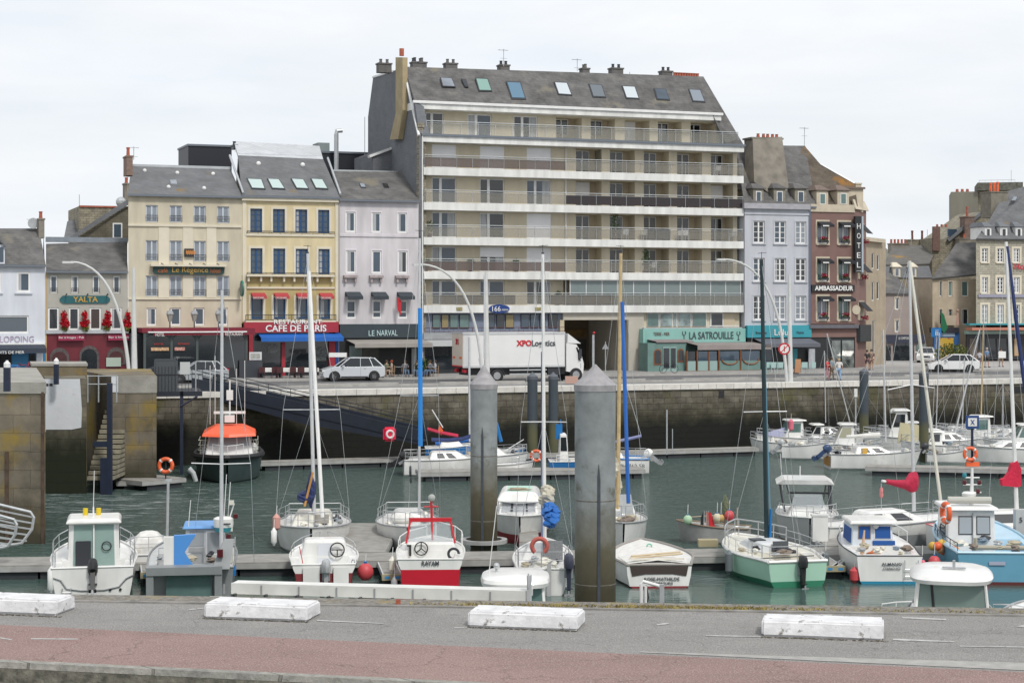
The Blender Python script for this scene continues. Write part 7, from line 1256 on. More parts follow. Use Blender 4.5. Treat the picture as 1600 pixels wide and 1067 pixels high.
# 15 blue and white boat with the name on the stern
b = Boat('fishing_boat','white fishing boat with covered blue windows, blue waterline and ALMANO on the stern','fishing boat',1390,912,6.4,1)
b.hull(2.75,1.05,1.45,.88,gel,mat('bottom_blue',(.02,.22,.36),.5),zb=.1,cockpit=(.3,2.2,.25,.5),stripe=dark,full=2.5,rub=.025,chine=.9); H = b.H
xs0, xs1 = b.at(1330,860,2.3).x, b.at(1397,860,2.3).x; zt = b.at(1370,818,2.3).z; o, v = b.frus(xs0,xs1,2.3,4.6,H-.5,zt,(.06,.03,.35),mat('cabin_pale_blue',(.60,.66,.72),.45),bev=.05)
cov = mat('window_cover_blue',(.01,.08,.30),.6); b.pane(v,'back',.16,.44,.6,.93,cov,o,frame=mat('frame_tan',(.35,.25,.15),.6)); b.pane(v,'back',.56,.94,.6,.93,cov,o,frame=white); b.pane(v,'back',.5,1.04,.42,.54,cov,o,'name_board',.04)
b.pane(v,'left',.1,.9,.45,.85,cov,o)
b.frus(xs0-.08,xs1+.08,2.1,4.3,zt,zt+.12,(.06,.05,.1),gel,'roof',bev=.04); b.put(MB().lathe([(.1,-.04),(.12,.02)],((xs0+xs1)/2+.1,2.2,zt-.08),12,'y'),'lamp',steel)
b.text('ALMANO',-.3,.45,H-.36,H-.25,-.03,letd,.01); b.text('CHERBOURG',-.25,.4,H-.5,H-.44,-.03); b.put(MB().tube([(.55,-.08,H-.15),(.55,-.08,.15)],.018,5).tube([(1.05,-.08,H-.15),(1.05,-.08,.15)],.018,5).tube([(.55,-.08,.3),(1.05,-.08,.3)],.018,5).tube([(.55,-.08,.55),(1.05,-.08,.55)],.018,5),'ladder',steel)
b.put(crumple((-.35,1.2,H-.1),.25,.2,.14,31),'orange_floats',mat('float_rust',(.5,.15,.06),.7)); b.put(MB().tube([(-.75,1.6,H-.3),(-.65,1.6,H+.75)],.09,8,.03),'rolled_flag',mat('cloth_peach',(.6,.4,.25),.8)); b.rail(b.gun(.5,.98,3,-1),.4,.018,white,mid=False); b.rail(b.gun(.5,.98,3,1),.4,.018,white,mid=False)
fender(1335,898,67,'red fender low on the left of the blue-windowed boat',MATS['fender_red'],.5,.18)
fender(1441,880,67,'small pink ball fender right of the ALMANO boat',mat('fender_rose',(.6,.14,.2),.5),r=.14,ball=True); fender(1460,878,67,'large red ball fender under the blue fishing boat bow',MATS['fender_red'],r=.23,ball=True)
clutter(b,.03,.3,8,8)
# 16 sailboat with crimson sail cover
b = Boat('sailboat','white sailboat side-on with crimson sail cover on its boom','sailboat',1402,850,8.0,68,'mid')
b.hull(2.7,1.0,1.25,.72,gel,grey,zb=.55,full=2.0,stripe=grey); H = b.H
o, v = b.frus(-.9,.9,1.9,5.3,H-.05,H+.55,(.3,.3,1.3),gel,bev=.15); b.pane(v,'right',.12,.3,.3,.8,dark,o); b.pane(v,'right',.5,.78,.3,.8,dark,o); b.pulpit(.8,.55); b.lifelines(); b.pushpit()
tp = b.sd(1421,408,0); q = b.sd(1428,800,0); b.put(MB().tube([(0,q.y,H+.4),(0,tp.y,tp.z)],.085,8,.06),'mast',alu); c = b.sd(1424,601,0); b.put(MB().tube([tuple(b.sd(1387,609,-.2)),(0,c.y,c.z),tuple(b.sd(1460,606,.2))],.022,5),'spreader',alu)
b.put(MB().tube([(0,tp.y,tp.z),tuple(b.sd(1472,800,0))],.075,7),'furled_jib',gel2); b.put(MB().tube([(0,tp.y,tp.z),tuple(b.sd(1387,609,-.2)),(-1,q.y,H)],.009,3).tube([(0,tp.y,tp.z),tuple(b.sd(1460,606,.2)),(1,q.y,H)],.009,3).tube([(0,tp.y,tp.z),(0,.1,H)],.009,3),'rigging',galv)
a_, m1, m2 = b.sd(1384,752,0), b.sd(1415,757,0), b.sd(1429,752,0); rg = lambda c, w_, h_: [(c.x+w_*math.cos(t),c.y,c.z+h_*math.sin(t)) for t in [6.2832*k/10 for k in range(10)]]
b.put(MB().loft([rg(a_,.1,.1),rg(b.sd(1400,755,0),.14,.15),rg(m1,.18,.22),rg(b.sd(1421,754,0),.2,.42),rg(b.sd(1428,752,0),.2,.5),rg(b.sd(1433,752,0),.12,.38)]),'sail_cover',canvas_r,smooth=True); b.put(MB().tube([tuple(b.sd(1378,751,0)),tuple(a_)],.06,6),'boom_end',white)
e = b.sd(1377,755,0); b.put(MB().tube([(e.x,e.y,H),(e.x,e.y,e.z)],.02,4),'flag_staff',galv); b.put(crumple((e.x,e.y,e.z-.4),.08,.08,.25,41),'tricolour_flag',mat('flag_faded',(.55,.2,.2),.8))
# 17 light blue fishing boat
b = Boat('fishing_boat','light blue wooden fishing boat with white wheelhouse, pole mast and orange floats','fishing boat',1562,914,7.6,3)
b.hull(3.4,1.2,1.85,.9,lightblue,mat('antifouling_brown',(.10,.02,.02),.6),zb=.12,stripe=paleblue,full=2.4,cockpit=(.3,3.0,.25,.6),deck=paleblue,rub=.05); H = b.H
x0, x1 = b.at(1480,860,2.6).x, b.at(1556,860,2.6).x; zt = b.at(1520,797,2.6).z; o, v = b.frus(x0,x1,2.6,4.8,H-.6,zt,(.04,.02,.1),white,'wheelhouse',bev=.06)
for u0, u1 in ((.24,.5),(.62,.88)): b.pane(v,'back',u0,u1,.52,.86,mat('pane_pale',(.38,.42,.45),.1),o,frame=black)
b.put(MB().box((x0+x1)/2+.03,(x0+x1)/2+.06,2.55,2.6,H-.5,zt-.1),'door_seam',grey,o); b.pane(v,'left',.2,.8,.4,.8,glass_dark,o); b.frus(x0-.1,x1+.1,2.4,5.0,zt,zt+.13,(.06,.06,.1),white,'roof',bev=.04)
b.put(MB().tube([(x0+.1,3.0,zt+.35),(x1-.1,3.0,zt+.35)],.14,10),'life_raft_roll',mat('raft_grey',(.42,.42,.38),.7)); c = b.at(1518,800,3.4); tpm = b.at(1519,731,3.4)
b.put(MB().tube([(c.x,3.4,zt+.1),tuple(tpm)],.09,8,.05),'pole_mast',white); q = MB()
for py, w_ in ((746,.28),(757,.35),(769,.35)): z_ = b.at(1519,py,3.4).z; q.tube([(tpm.x-w_,3.4,z_),(tpm.x+w_,3.4,z_)],.03,5)
b.put(q,'lamp_bar',white)
for px, py in ((1507,742),(1507,753),(1530,753),(1528,767)): qq = b.at(px,py,3.4); b.put(MB().lathe([(.07,-.09),(.09,0),(.07,.09)],tuple(qq),8),'navigation_lamp',MATS['lamp_maroon'] if py > 745 else MATS['teal_plastic'])
qq = b.at(1508,772,3.3); b.put(MB().lathe([(.26,-.06),(.28,.04),(.2,.1)],(qq.x+.15,3.3,qq.z),16),'radar_scanner',gel)
b.put(MB().tube([tuple(b.at(1525,855,1.2)),tuple(b.at(1620,856,1.2))],.09,8).tube([tuple(b.at(1524,840,1.2)),(b.at(1524,840,1.2).x,1.2,H-.3)],.07,6),'spar',mat('spar_tan',(.36,.33,.26),.7)); b.put(MB().box(-.4,.2,-.05,-.03,H-.45,H-.32),'name_plate',mat('plate_lilac',(.35,.38,.48),.5)) 
k_ = 0
for px, py in ((1465,853),(1470,858),(1473,850),(1477,862),(1482,859),(1487,866),(1491,862),(1498,861),(1463,857)): qq = b.at(px,py,2.0); b.put(MB().ball((qq.x,2.0+.1*k_,qq.z),.17,10),'orange_float',[orange,mat('float_peach',(.65,.3,.15),.6),mat('float_yellow',(.6,.4,.08),.6)][k_%3],smooth=True); k_ += 1
b.rail(b.gun(.05,.6,4,-1),.3,.02,dark); lifebuoy(1478,801,68.3,'orange lifebuoy on the left wall of the light blue fishing boat wheelhouse',.34,'x',orange,tilt=.17)
clutter(b,.02,.35,10,9)
# 18 white sailboat at the right edge
b = Boat('sailboat','white sailboat at the right edge with bright red sail bag on the mast','sailboat',1600,858,8.0,80,'mid')
b.hull(2.7,1.05,1.3,.75,gel,full=2.2,stripe=red,rub=.02); H = b.H; o, v = b.frus(-.9,.9,1.6,5.0,H-.05,H+.65,(.3,.3,1.0),gel,bev=.15); b.pane(v,'right',.2,.7,.35,.85,dark,o)
tp = b.sd(1572,378,0); q = b.sd(1589,800,0); b.put(MB().tube([(0,q.y,H+.4),tuple(tp)],.095,8,.065),'mast',white); b.put(MB().tube([tuple(b.sd(1573,385,0)),tuple(b.sd(1612,690,0)),tuple(b.sd(1640,800,0))],.09,6),'furled_jib',mat('jib_deep_navy',(.015,.03,.12),.6)); b.put(MB().tube([tuple(tp),tuple(b.sd(1540,860,.6))],.009,3).tube([tuple(tp),tuple(b.sd(1620,860,.6))],.009,3),'rigging',galv)
cr_ = mat('red_canvas',(.55,.012,.05),.7,n=(4,.2),bump=(8,.5)); b.put(MB().prism([tuple(b.sd(x,y,-.12)) for x, y in ((1561,748),(1567,746),(1574,736),(1577,724),(1586,719),(1592,732),(1592,758),(1586,760),(1563,758))],0,(.24,0,0)),'sail_bag',cr_)
o = MB().box(-.35,.35,-.2,.2,0,1.7).build('service_pedestal', mat('pedestal_grey',(.42,.43,.43),.5), None, loc=P(1599,862,.56)); o['label'] = 'tall grey pontoon pedestal at the right edge'; o['category'] = 'pedestal'; text(o,'5',-.22,-.1,1.2,1.4,-.21,letd,bold=0)
clutter(b,.05,.9,8,10)
# 19 cabin top near the quay
b = Boat('motorboat','white cruiser just below the near quay with big wraparound glass and rounded roof','motorboat',1487,1032,7.0,13)
b.hull(2.7,.8,1.1,.9); yl = 1.8; zt = b.at(1487,910,yl).z; x0, x1 = b.at(1428,930,yl).x, b.at(1546,930,yl).x
o, v = b.frus(x0,x1,yl,4.4,.75,zt,(.12,.0,.5),mat('see_through_glass',(.20,.27,.25),.05,alpha=.85,spec=.8),'cabin_glass',bev=0); b.put(MB().tube([tuple(v[0]),tuple(v[4])],.07,6).tube([tuple(v[1]),tuple(v[5])],.05,6),'cabin_post',gel); b.put(MB().tube([tuple(v[0]*.72+v[1]*.28),tuple(v[4]*.8+v[5]*.2)],.045,6),'window_bar',black)
b.put(MB().box(x0+.4,x1-.4,2.6,3.2,.9,1.5),'bench',gel2); b.put(MB().tube([(.9,2.4,1.2),(.95,2.4,1.9)],.17,8),'hanging_jacket',mat('jacket_magenta',(.3,.03,.12),.8)); b.put(MB().tube([(.9,2.38,1.9),(.95,2.38,2.15)],.18,8),'hanging_jacket',mat('jacket_lime',(.45,.55,.05),.8))
ring = lambda z_, s_: [((x0+x1)/2+(x1-x0+.3)/2*s_*math.copysign(abs(math.cos(a))**.55,math.cos(a)), 3.0+1.7*s_*math.copysign(abs(math.sin(a))**.6,math.sin(a)), z_) for a in [6.2832*k/32 for k in range(32)]]
b.put(MB().loft([ring(zt-.02,.96),ring(zt+.1,1),ring(zt+.2,.93),ring(zt+.29,.72),ring(zt+.32,.35)]),'roof',gel,smooth=True); b.put(MB().tube([(.1,2.4,zt+.36),(.1,2.4,zt+.6)],.05,6).box(-.25,.45,2.3,2.5,zt+.36,zt+.39),'roof_light',steel)
b.rail([tuple(b.at(x,y,1.0)-Vector((0,0,.05))) for x, y in ((1425,943),(1400,944),(1378,947))],.12,.02,white,mid=False); b.rail([tuple(b.at(x,y,1.0)-Vector((0,0,.3))) for x, y in ((1552,944),(1580,944),(1600,948))],.3,.02,mid=False)
b = Boat('motorboat','tip of a small white boat at the bottom right corner of the marina','motorboat',1606,1062,4.5,16); b.hull(1.6,1.35,1.5,.9,gel,full=2.4); b.frus(-.5,.5,1.0,2.4,1.3,1.62,(.2,.2,.5),gel,bev=.15)
# ---------------------------------------------------------------- far row of boats
b = Boat('pilot_boat','dark-hulled pilot boat with bright orange wheelhouse roof, under the gangway','pilot boat',355,757,9.0,172,'bow')
hd = mat('hull_dark_green',(.05,.075,.075),.45,n=(1,.2)); b.hull(4.0,1.35,1.55,.9,hd,hd,stripe=black,full=2.8,rub=.17,deck=grey); H = b.H; yl = 5.2; px_ = sorted((b.at(320,690,yl).x,b.at(396,690,yl).x)); zt = b.at(358,680,yl).z
o, v = b.frus(px_[0],px_[1],2.2,5.6,H-.05,zt,(.22,.1,.4),white,'wheelhouse',bev=.08)
for u0, u1 in ((.05,.25),(.28,.66),(.7,.95)): b.pane(v,'front',u0,u1,.52,.92,mat('windscreen_pale',(.33,.36,.38),.1),o,'window')
b.pane(v,'left',.1,.9,.5,.9,glass_dark,o); b.pane(v,'right',.1,.9,.5,.9,glass_dark,o)
ros = mat('roof_orange_red',(.80,.10,.03),.45); x0, x1 = px_; b.put(MB().loft([[(x0-.15,1.8,zt),(x1+.15,1.8,zt),(x1+.15,6.0,zt),((x0+x1)/2,6.3,zt-.05),(x0-.15,6.0,zt)],[(x0-.1,1.8,zt+.15),(x1+.1,1.8,zt+.15),(x1+.1,5.9,zt+.15),((x0+x1)/2,6.2,zt+.12),(x0-.1,5.9,zt+.15)],[(x0+.6,2.2,zt+.5),(x1-.6,2.2,zt+.5),(x1-.6,4.6,zt+.5),((x0+x1)/2,4.9,zt+.5),(x0+.6,4.6,zt+.5)]]),'roof',ros)
cx = (x0+x1)/2; b.put(MB().box(cx-.3,cx+.3,3.2,4.0,zt+.7,zt+1.1),'radar_base',white); b.put(MB().box(cx-.95,cx+.95,3.5,3.7,zt+1.2,zt+1.35),'radar_scanner',white); b.put(MB().tube([(cx,3,zt+.7),(cx,3,zt+3.2)],.05,6).box(cx-.2,cx+.2,2.9,3.1,zt+2.0,zt+2.6),'lamp_mast',white)
for dx, top in ((-.9,3.9),(1.2,3.6),(.9,4.2),(-.4,3.4)): b.put(MB().tube([(cx+dx,2.6,zt+.5),(cx+dx,2.6,zt+.5+top)],.02,4),'antenna',white)
q = MB()
for sg in (-1,1):
    for k in range(6): q.tube([(sg*(1.35+.0),2.5+k*.45,H),(sg*1.35,2.5+k*.45,H+.95)],.02,4); 
    for k in range(4): q.tube([(sg*(1.2+.15*k),5.2,H),(sg*(1.2+.15*k),5.2,H+.95)],.02,4)
    for h_ in (.35,.65,.95): q.tube([(sg*1.75,5.2,H+h_),(sg*1.2,5.2,H+h_)],.025,5).tube([(sg*1.75,5.2,H+h_),(sg*1.75,2.2,H+h_)],.02,5)
b.put(q,'deck_cage',mat('cage_cream',(.5,.5,.44),.6)); b.rail([(-.9,6.6,H),(-.5,7.4,H),(0,8.0,H),(.5,7.4,H),(.9,6.6,H)],.8,.025,white); b.put(MB().ball((1.45*-1,4.8,H+.45),.3,12),'life_raft',gel)
p = Q(302,742,98); o = MB().tube([(-.25,0,.35),(0,0,.1),(.15,0,-.35)],.16,10,.12).build('bow_fender', galv, None, loc=p); o['label'] = 'pale grey padded fender between the small pontoon and the pilot boat'; o['category'] = 'fender'
# middle group around the tall rusty pile
b = Boat('sailboat','white sailboat with blue boom covers and black tilted outboard, left of the tall rusty pile','sailboat',702,741,5.6,84,'mid')
b.hull(2.7,.95,1.15,.8,gel,gel,stripe=grey,full=2.0); H = b.H; o, v = b.frus(-.9,.9,1.5,4.2,H-.05,H+.5,(.3,.2,1.0),gel,bev=.12); b.pane(v,'right',.2,.4,.3,.8,dark,o); b.pane(v,'right',.5,.7,.3,.8,dark,o)
b.outboard(.3,-.3,.9,black,tilt=1.0,sc_=1.1); b.lifelines(); b.pushpit(); b.pulpit(.8)
b.put(MB().loft([[tuple(b.sd(x,y+dy,dx)) for dx, dy in ((-.15,2),(0,-2.5),(.15,2),(0,4))] for x, y in ((674,686),(700,687),(722,685),(737,680))]),'boom_cover',canvas_n); p = Q(700,672,119)
b2 = Boat('sailboat','small blue dinghy-like boat with crimson sail cover behind the white sailboat','sailboat',707,722,3.6,86,'mid')
b2.hull(2.2,1.0,1.3,.8,bluep,bluep,stripe=white,full=2.0); H = b2.H; b2.frus(-.7,.7,.9,2.6,H,H+.5,(.2,.2,.5),white,bev=.1); b2.put(MB().loft([[tuple(b2.sd(x,y+dy,dx)) for dx, dy in ((-.15,2),(0,-2),(.15,2),(0,3.5))] for x, y in ((667,669),(685,674),(710,679),(716,680))]),'sail_cover',canvas_r)
b2.put(MB().slab([tuple(b2.sd(x,y,0)) for x, y in ((686,663),(692,672),(690,680),(684,676))],.05),'orange_flag',orange); b2.put(MB().loft([[tuple(b2.sd(x,y+dy,dx)) for dx, dy in ((-.2,3),(0,-3),(.2,3),(0,6))] for x, y in ((680,690),(700,690),(722,686),(734,684))]),'blue_cover',blue)
b2.put(MB().tube([tuple(b2.sd(675,640,0)),tuple(b2.sd(692,668,0))],.04,5),'antenna',white)
b = Boat('sailboat','white sailboat behind the tall rusty pile, its thin mast rising over the lorry','sailboat',776,735,3.9,88,'mid')
b.hull(2.6,.95,1.15,.8,gel,full=2.0); H = b.H; b.frus(-.9,.9,1.0,2.8,H-.05,H+.5,(.3,.2,.8),gel,bev=.12); b.lifelines(); b.pulpit(); b.pushpit(); clutter(b,.05,.9,8,9)
for x0_, y0_, x1_, y1_, rr, mm_ in ((734,690,733,527,.07,alu),(757,560,757,430,.05,alu),(777,700,748,560,.03,alu)): b.put(MB().tube([tuple(b.sd(x0_,y0_,0)),tuple(b.sd(x1_,y1_,0))],rr,6),'mast' if rr > .04 else 'spar',mm_)
b.put(MB().tube([tuple(b.sd(775,660,0)),tuple(b.sd(783,690,0))],.12,6),'blue_sail_roll',bluep)
b = Boat('motorboat','white motorboat bow-on at the left end of the middle pontoon','motorboat',800,743,2.6,90,'mid'); b.hull(1.8,.7,.9,.85,gel,full=2.2,cockpit=(.3,1.6,.25,.3)); b.rail(b.gun(.5,.98,3,1),.4)
b = Boat('fishing_boat','small blue and white fishing boat between the two dark piles and the big pile','fishing boat',908,742,3.9,88,'mid')
b.hull(2.3,.9,1.1,.85,bluep,gel,zb=.45,stripe=white,full=2.0,cockpit=(.3,1.3,.25,.4)); H = b.H; x0_, x1_ = b.sd(873,690,0), b.sd(888,690,0); o, v = b.frus(-.8,.8,min(x0_.y,x1_.y),max(x0_.y,x1_.y),H-.2,b.sd(868,677,0).z,(.08,.05,.15),white,'wheelhouse'); b.pane(v,'right',.1,.9,.45,.9,glass_dark,o)
b.rail(b.gun(.1,.9,5,1),.4,.025,white); e = b.sd(876,655,0); b.put(MB().tube([(0,e.y,H),tuple(e)],.04,5).box(-.1,.1,e.y-.3,e.y+.1,e.z-1.2,e.z-.3),'signal_post',bluep)
b = Boat('motorboat','small blue open boat behind the slim dark piles','motorboat',790,722,2.6,80,'mid'); b.hull(1.9,.7,1.0,.85,bluep,full=2.0,cockpit=(.3,1.6,.25,.3)); b.put(MB().tube([tuple(b.sd(770,664,0)),tuple(b.sd(798,662,0))],.04,5) if False else MB().tube([(0,1,.6),(.1,2.5,1.5)],.03,5),'oar',white)
b = Boat('sailboat','white sailboat with blue side stripe and white outboard, right of the big pile','sailboat',958,739,4.3,-90,'mid')
b.hull(2.5,.95,1.15,.85,gel,stripe=bluep,full=2.0,rub=.06,cockpit=(.3,1.4,.3,.4)); H = b.H; b.frus(-.8,.8,1.5,3.4,H-.05,H+.4,(.3,.2,1.2),gel,bev=.12); b.outboard(.0,-.3,.95,gel,tilt=.9,sc_=1.0); b.pushpit(); b.lifelines(); b.pulpit()
b.put(MB().tube([tuple(b.sd(962,690,0)),tuple(b.sd(1002,681,0))],.1,6),'boom_roll',mat('roll_lavender',(.2,.22,.4),.7)); b.put(MB().tube([tuple(b.sd(965,560,0)),tuple(b.sd(1002,681,0))],.02,4),'topping_lift',galv)
text(b.root,'CH 762 58',-.8,.8,-.12,.12,0,letd,'boat_number',0,frame=Matrix.Translation((b.hw(.25)*-1-.05,1.1,.55)) @ Matrix.Rotation(R(-90),4,'Z'))
lifebuoy(838,712,117,'orange lifebuoy on the middle pontoon beside the dark piles',.33,'y',orange)
# right-hand cluster
def small_sail(lab, px, wy, L_, h, top=None, cab=.5, m=gel, mm_=alu, B_=2.6, H_=.95, sp=None, near='mid', r=.06, cover=None):
    b = Boat('sailboat', lab, 'sailboat', px, wy, L_, h, near); b.hull(B_,H_,H_+.22,.78,m,full=2.0,stripe=grey); o, v = b.frus(-B_*.33,B_*.33,L_*.26,L_*.72,H_-.05,H_+cab,(.28,.2,1.1),gel,bev=.12)
    for f_ in ('left','right'): b.pane(v,f_,.15,.4,.3,.8,dark,o); b.pane(v,f_,.55,.8,.3,.8,dark,o)
    b.lifelines(); b.pulpit(); b.pushpit(); clutter(b,.05,.9,9,5)
    if top:
        tp = b.sd(top[0],top[1],0) if abs(math.sin(R(h))) > .6 else b.at(top[0],top[1],L_*.58); bx = Vector((0,L_*.58,H_+cab)); 
        if len(top) > 3: bx = b.sd(top[2],top[3],0)
        b.put(MB().tube([tuple(bx),tuple(tp)],r,7,r*.75),'mast',mm_); q = MB()
        for sg in (-1,1): q.tube([tuple(tp),(sg*B_*.45,L_*.55,H_)],.009,3)
        q.tube([tuple(tp),(0,.1,H_)],.009,3).tube([tuple(tp),(0,L_*.96,H_+.2)],.009,3); b.put(q,'rigging',galv)
        if cover: c0_ = Vector((0,L_*.56,H_+cab+.7)); b.put(MB().tube([tuple(c0_),(0,L_*.2,H_+cab+.6)],.17,8,.09),'sail_cover',cover)
    return b
def small_motor(lab, px, wy, L_, h, cabin=True, near='mid', B_=2.4, H_=.9, ob=None, roof=gel, ch=1.1, gm=glass_dark, canopy=None, hm=gel):
    b = Boat('motorboat', lab, 'motorboat', px, wy, L_, h, near); b.hull(B_,H_,H_+.3,.88,hm,full=2.4,stripe=grey,cockpit=(.2,L_*.36,.3,.4))
    if cabin:
        o, v = b.frus(-B_*.36,B_*.36,L_*.36,L_*.68,H_-.3,H_+ch,(.12,.08,.75),gel,bev=.06)
        for f_ in ('left','right'): b.pane(v,f_,.08,.8,.5,.9,gm,o)
        b.pane(v,'front',.08,.92,.45,.92,gm,o,'windscreen'); b.pane(v,'back',.1,.9,.4,.9,gm,o); b.frus(-B_*.38,B_*.38,L_*.33,L_*.58,H_+ch,H_+ch+.1,(.05,.05,.15),roof,'roof',bev=.04)
    else: b.put(MB().slab([(-B_*.35,L_*.55,H_),(B_*.35,L_*.55,H_),(B_*.28,L_*.48,H_+.5),(-B_*.28,L_*.48,H_+.5)],.02),'windscreen',MATS['clear_glass']); b.put(MB().box(-.25,.25,L_*.4,L_*.46,H_-.3,H_+.35),'console',gel)
    if canopy: b.put(MB().loft([[(-B_*.36,L_*.5,H_),(0,L_*.5,H_+.9),(B_*.36,L_*.5,H_)],[(-B_*.3,L_*.9,H_+.2),(0,L_*.9,H_+.35),(B_*.3,L_*.9,H_+.2)]]),'canopy',canopy)
    b.pulpit(.6,.45,.02); clutter(b,.05,.35,5,3)
    if ob: b.outboard(0,-.25,.75,ob,tilt=.7,sc_=.9)
    return b
b = small_motor('white cabin motorboat with purple-grey foredeck cover, far right row left end',1236,704,5.2,-100,ch=1.25,gm=glass_green,canopy=mat('lavender_canvas',(.28,.29,.42),.8))
small_motor('low white open boat behind the black mast, left end of the far right row',1203,706,2.8,-80,cabin=False,H_=.7)
small_motor('white boat with grey cover and outboard hanging, front left of the far right row',1262,716,3.4,100,cabin=False,ob=galv)
small_motor('white wheelhouse boat with cream cabin sides, second in the far right row',1318,716,4.8,-86,ch=1.4,gm=mat('cream_window',(.35,.34,.25),.2))
b = small_sail('long white sailboat with blue outboard and tan transom, front of the far right row',1366,731,6.0,88,(1380,515,1384,690),cab=.45,B_=2.9,cover=canvas_w); b.outboard(.2,-.35,.95,mat('outboard_blue',(.03,.06,.14),.4),tilt=.9,sc_=1.05); b.put(MB().box(-.9,.9,-.06,-.02,.2,.8),'transom_board',mat('ochre_wood',(.4,.2,.05),.5)); b.put(MB().box(1.05,1.1,2.0,2.3,1.0,1.35),'orange_dodger',mat('dodger_ochre',(.6,.35,.05),.6))
b = small_motor('white flybridge cruiser with radar arch between the two dark piles',1402,708,4.8,-84,ch=1.9,H_=1.1,B_=2.9); c = b.sd(1398,645,0); zb_ = 3.0; b.put(MB().tube([(-.4,c.y-.4,zb_),(-.2,c.y,c.z),(.2,c.y,c.z),(.4,c.y-.4,zb_)],.05,6).box(-.2,.2,c.y-.3,c.y+.3,c.z,c.z+.2),'radar_arch',gel)
o = MB().slab([(-.7,0,-.7),(.7,0,-.7),(.9,0,.5),(-.5,0,.7)],.06).build('deck_tarp', mat('tarp_cream',(.5,.46,.3),.8), None, loc=Q(1418,676,122)); o['label'] = 'cream tarpaulin panel beside the flybridge cruiser'; o['category'] = 'tarpaulin'
small_sail('white sailboat whose slanting mast ends above the people on the quay edge',1345,700,5,80,(1292,521,1336,690),cab=.5,r=.05)
small_sail('white sailboat with thin grey mast left of the dark pile',1300,697,4.6,84,(1288,548,1290,660),cab=.5,r=.04)
small_sail('white sailboat with leaning mast crossing in front of the white car',1490,709,5,86,(1531,515,1488,695),cab=.55,r=.06)
b = small_motor('white cabin cruiser with pale green windscreen behind the lifebuoy post',1528,706,5,-95,ch=1.5,gm=glass_green,H_=1.0); 
small_sail('white sailboat with tan wooden mast below the white car',1528,700,5,80,(1537,495,1532,690),mm_=MATS['tan_mast'],cab=.5,r=.06)
b = small_sail('white sailboat with long low cabin, right end of the right pontoon',1580,722,7,-88,cab=.5,B_=2.9,m=gel)
small_motor('white cruiser with teal windscreen at the right end of the far row',1600,714,5.5,-86,ch=1.3,gm=glass_green)
small_motor('small open dinghy with dark outboard on the right pontoon',1480,722,2.8,95,cabin=False,ob=dark,H_=.6,B_=1.7)
small_motor('white motorboat between the dark pile and the white sailboats',1455,716,4.2,-92,ch=.9)
small_sail('white sailboat with dark blue sail cover at the far right end',1612,704,6,-80,cab=.5,cover=canvas_n)
for px, wy, lab in ((1510,690,'far white sailboat close to the quay wall, left'),(1560,693,'far white sailboat close to the quay wall, right')): small_sail(lab,px,wy+6,4.6,-85,cab=.45,B_=2.3)
for px, wy, L_, h_, top, lab in ((1420,700,4.4,-84,None,'white motorboat behind the right dark pile, against the quay wall'),(1272,704,3.6,-92,None,'small white motorboat between the purple-covered boat and the cream wheelhouse boat'),(1575,704,4.6,-90,(1567,600,1567,690),'white sailboat with a short thin mast near the right edge'),(1465,700,4.6,82,(1468,520,1462,690),'white sailboat with thin grey mast left of the leaning mast'),(1500,696,4.2,84,(1507,560,1503,690),'white sailboat with a thin mast behind the lifebuoy post'),(1340,722,3.4,90,None,'small white open boat in front of the left dark pile')):
    small_sail(lab,px,wy,L_,h_,top,r=.04,B_=2.2) if top else small_motor(lab,px,wy,L_,h_,cabin='open' not in lab,ch=.95,B_=2.0)
p = Q(261,838,70.5); r_ = empty('pontoon_post','pale thin post standing between the pilothouse boat and the grey boat','post',tuple(p)); MB().tube([(0,0,-.3),(.05,0,88*70.5/F)],.055,7).box(-.05,.2,-.05,.05,86*70.5/F,90*70.5/F).build('post', galv, r_)
for px, py0, Y_, lab in ((1337,620,121,'thin pontoon post with a white lamp box left of the dark pile'),(1042,640,112,'thin grey pontoon post at the small ladder')):
    p = Q(px,700,Y_); h_ = (700-py0)*Y_/F; r_ = empty('pontoon_post', lab, 'post', (p.x,p.y,p.z)); MB().tube([(0,0,-.4),(0,0,h_)],.05,6).build('post', galv, r_); MB().box(-.1,.1,-.1,.1,h_,h_+.55).build('lamp_box', white, r_) if px > 1100 else MB().tube([(.35,0,-.3),(.35,0,h_*.5)],.03,5).build('ladder_rail', galv, r_)
fender(1236,664,122,'pink pear fender on the purple-covered cabin motorboat',MATS['fender_rose'],.7,.18)
# post with lifebuoy and sign on the right pontoon
p = P(1519,728,.55); r_ = empty('lifebuoy_post','dark post with blue and white sign on the right pontoon','sign post',(p.x,p.y,.55)); zt = CAM-(658-HY)*p.y/F-.55
MB().box(-.07,.07,-.05,.05,0,zt-.1).build('post', navy, r_); MB().box(-.4,.4,-.08,.0,zt-.45,zt+.35).build('sign_panel', mat('sign_royal_blue',(.02,.06,.2),.5), r_); o = MB().box(-.27,.27,-.1,-.08,zt-.3,zt+.2).build('sign_face', white, r_); text(r_,'X',-.13,.13,zt-.2,zt+.1,-.1,MATS['sign_royal_blue'],bold=.02); MB().box(-.4,.4,-.2,.1,.0,.25).build('foot', orange, r_)
lifebuoy(1516,709,p.y*.998,'orange lifebuoy on the post of the right pontoon',.36,'y',orange)
p = P(259,748,.55); r_ = empty('lifebuoy_post','thin post on the small pontoon beside the pilot boat','post',(p.x,p.y,.55)); MB().tube([(0,0,0),(0,0,1.2)],.04,6).build('post', dark, r_); lifebuoy(259,727,p.y-.1,'orange and white lifebuoy on the small pontoon left of the pilot boat',.37,'y',orange)
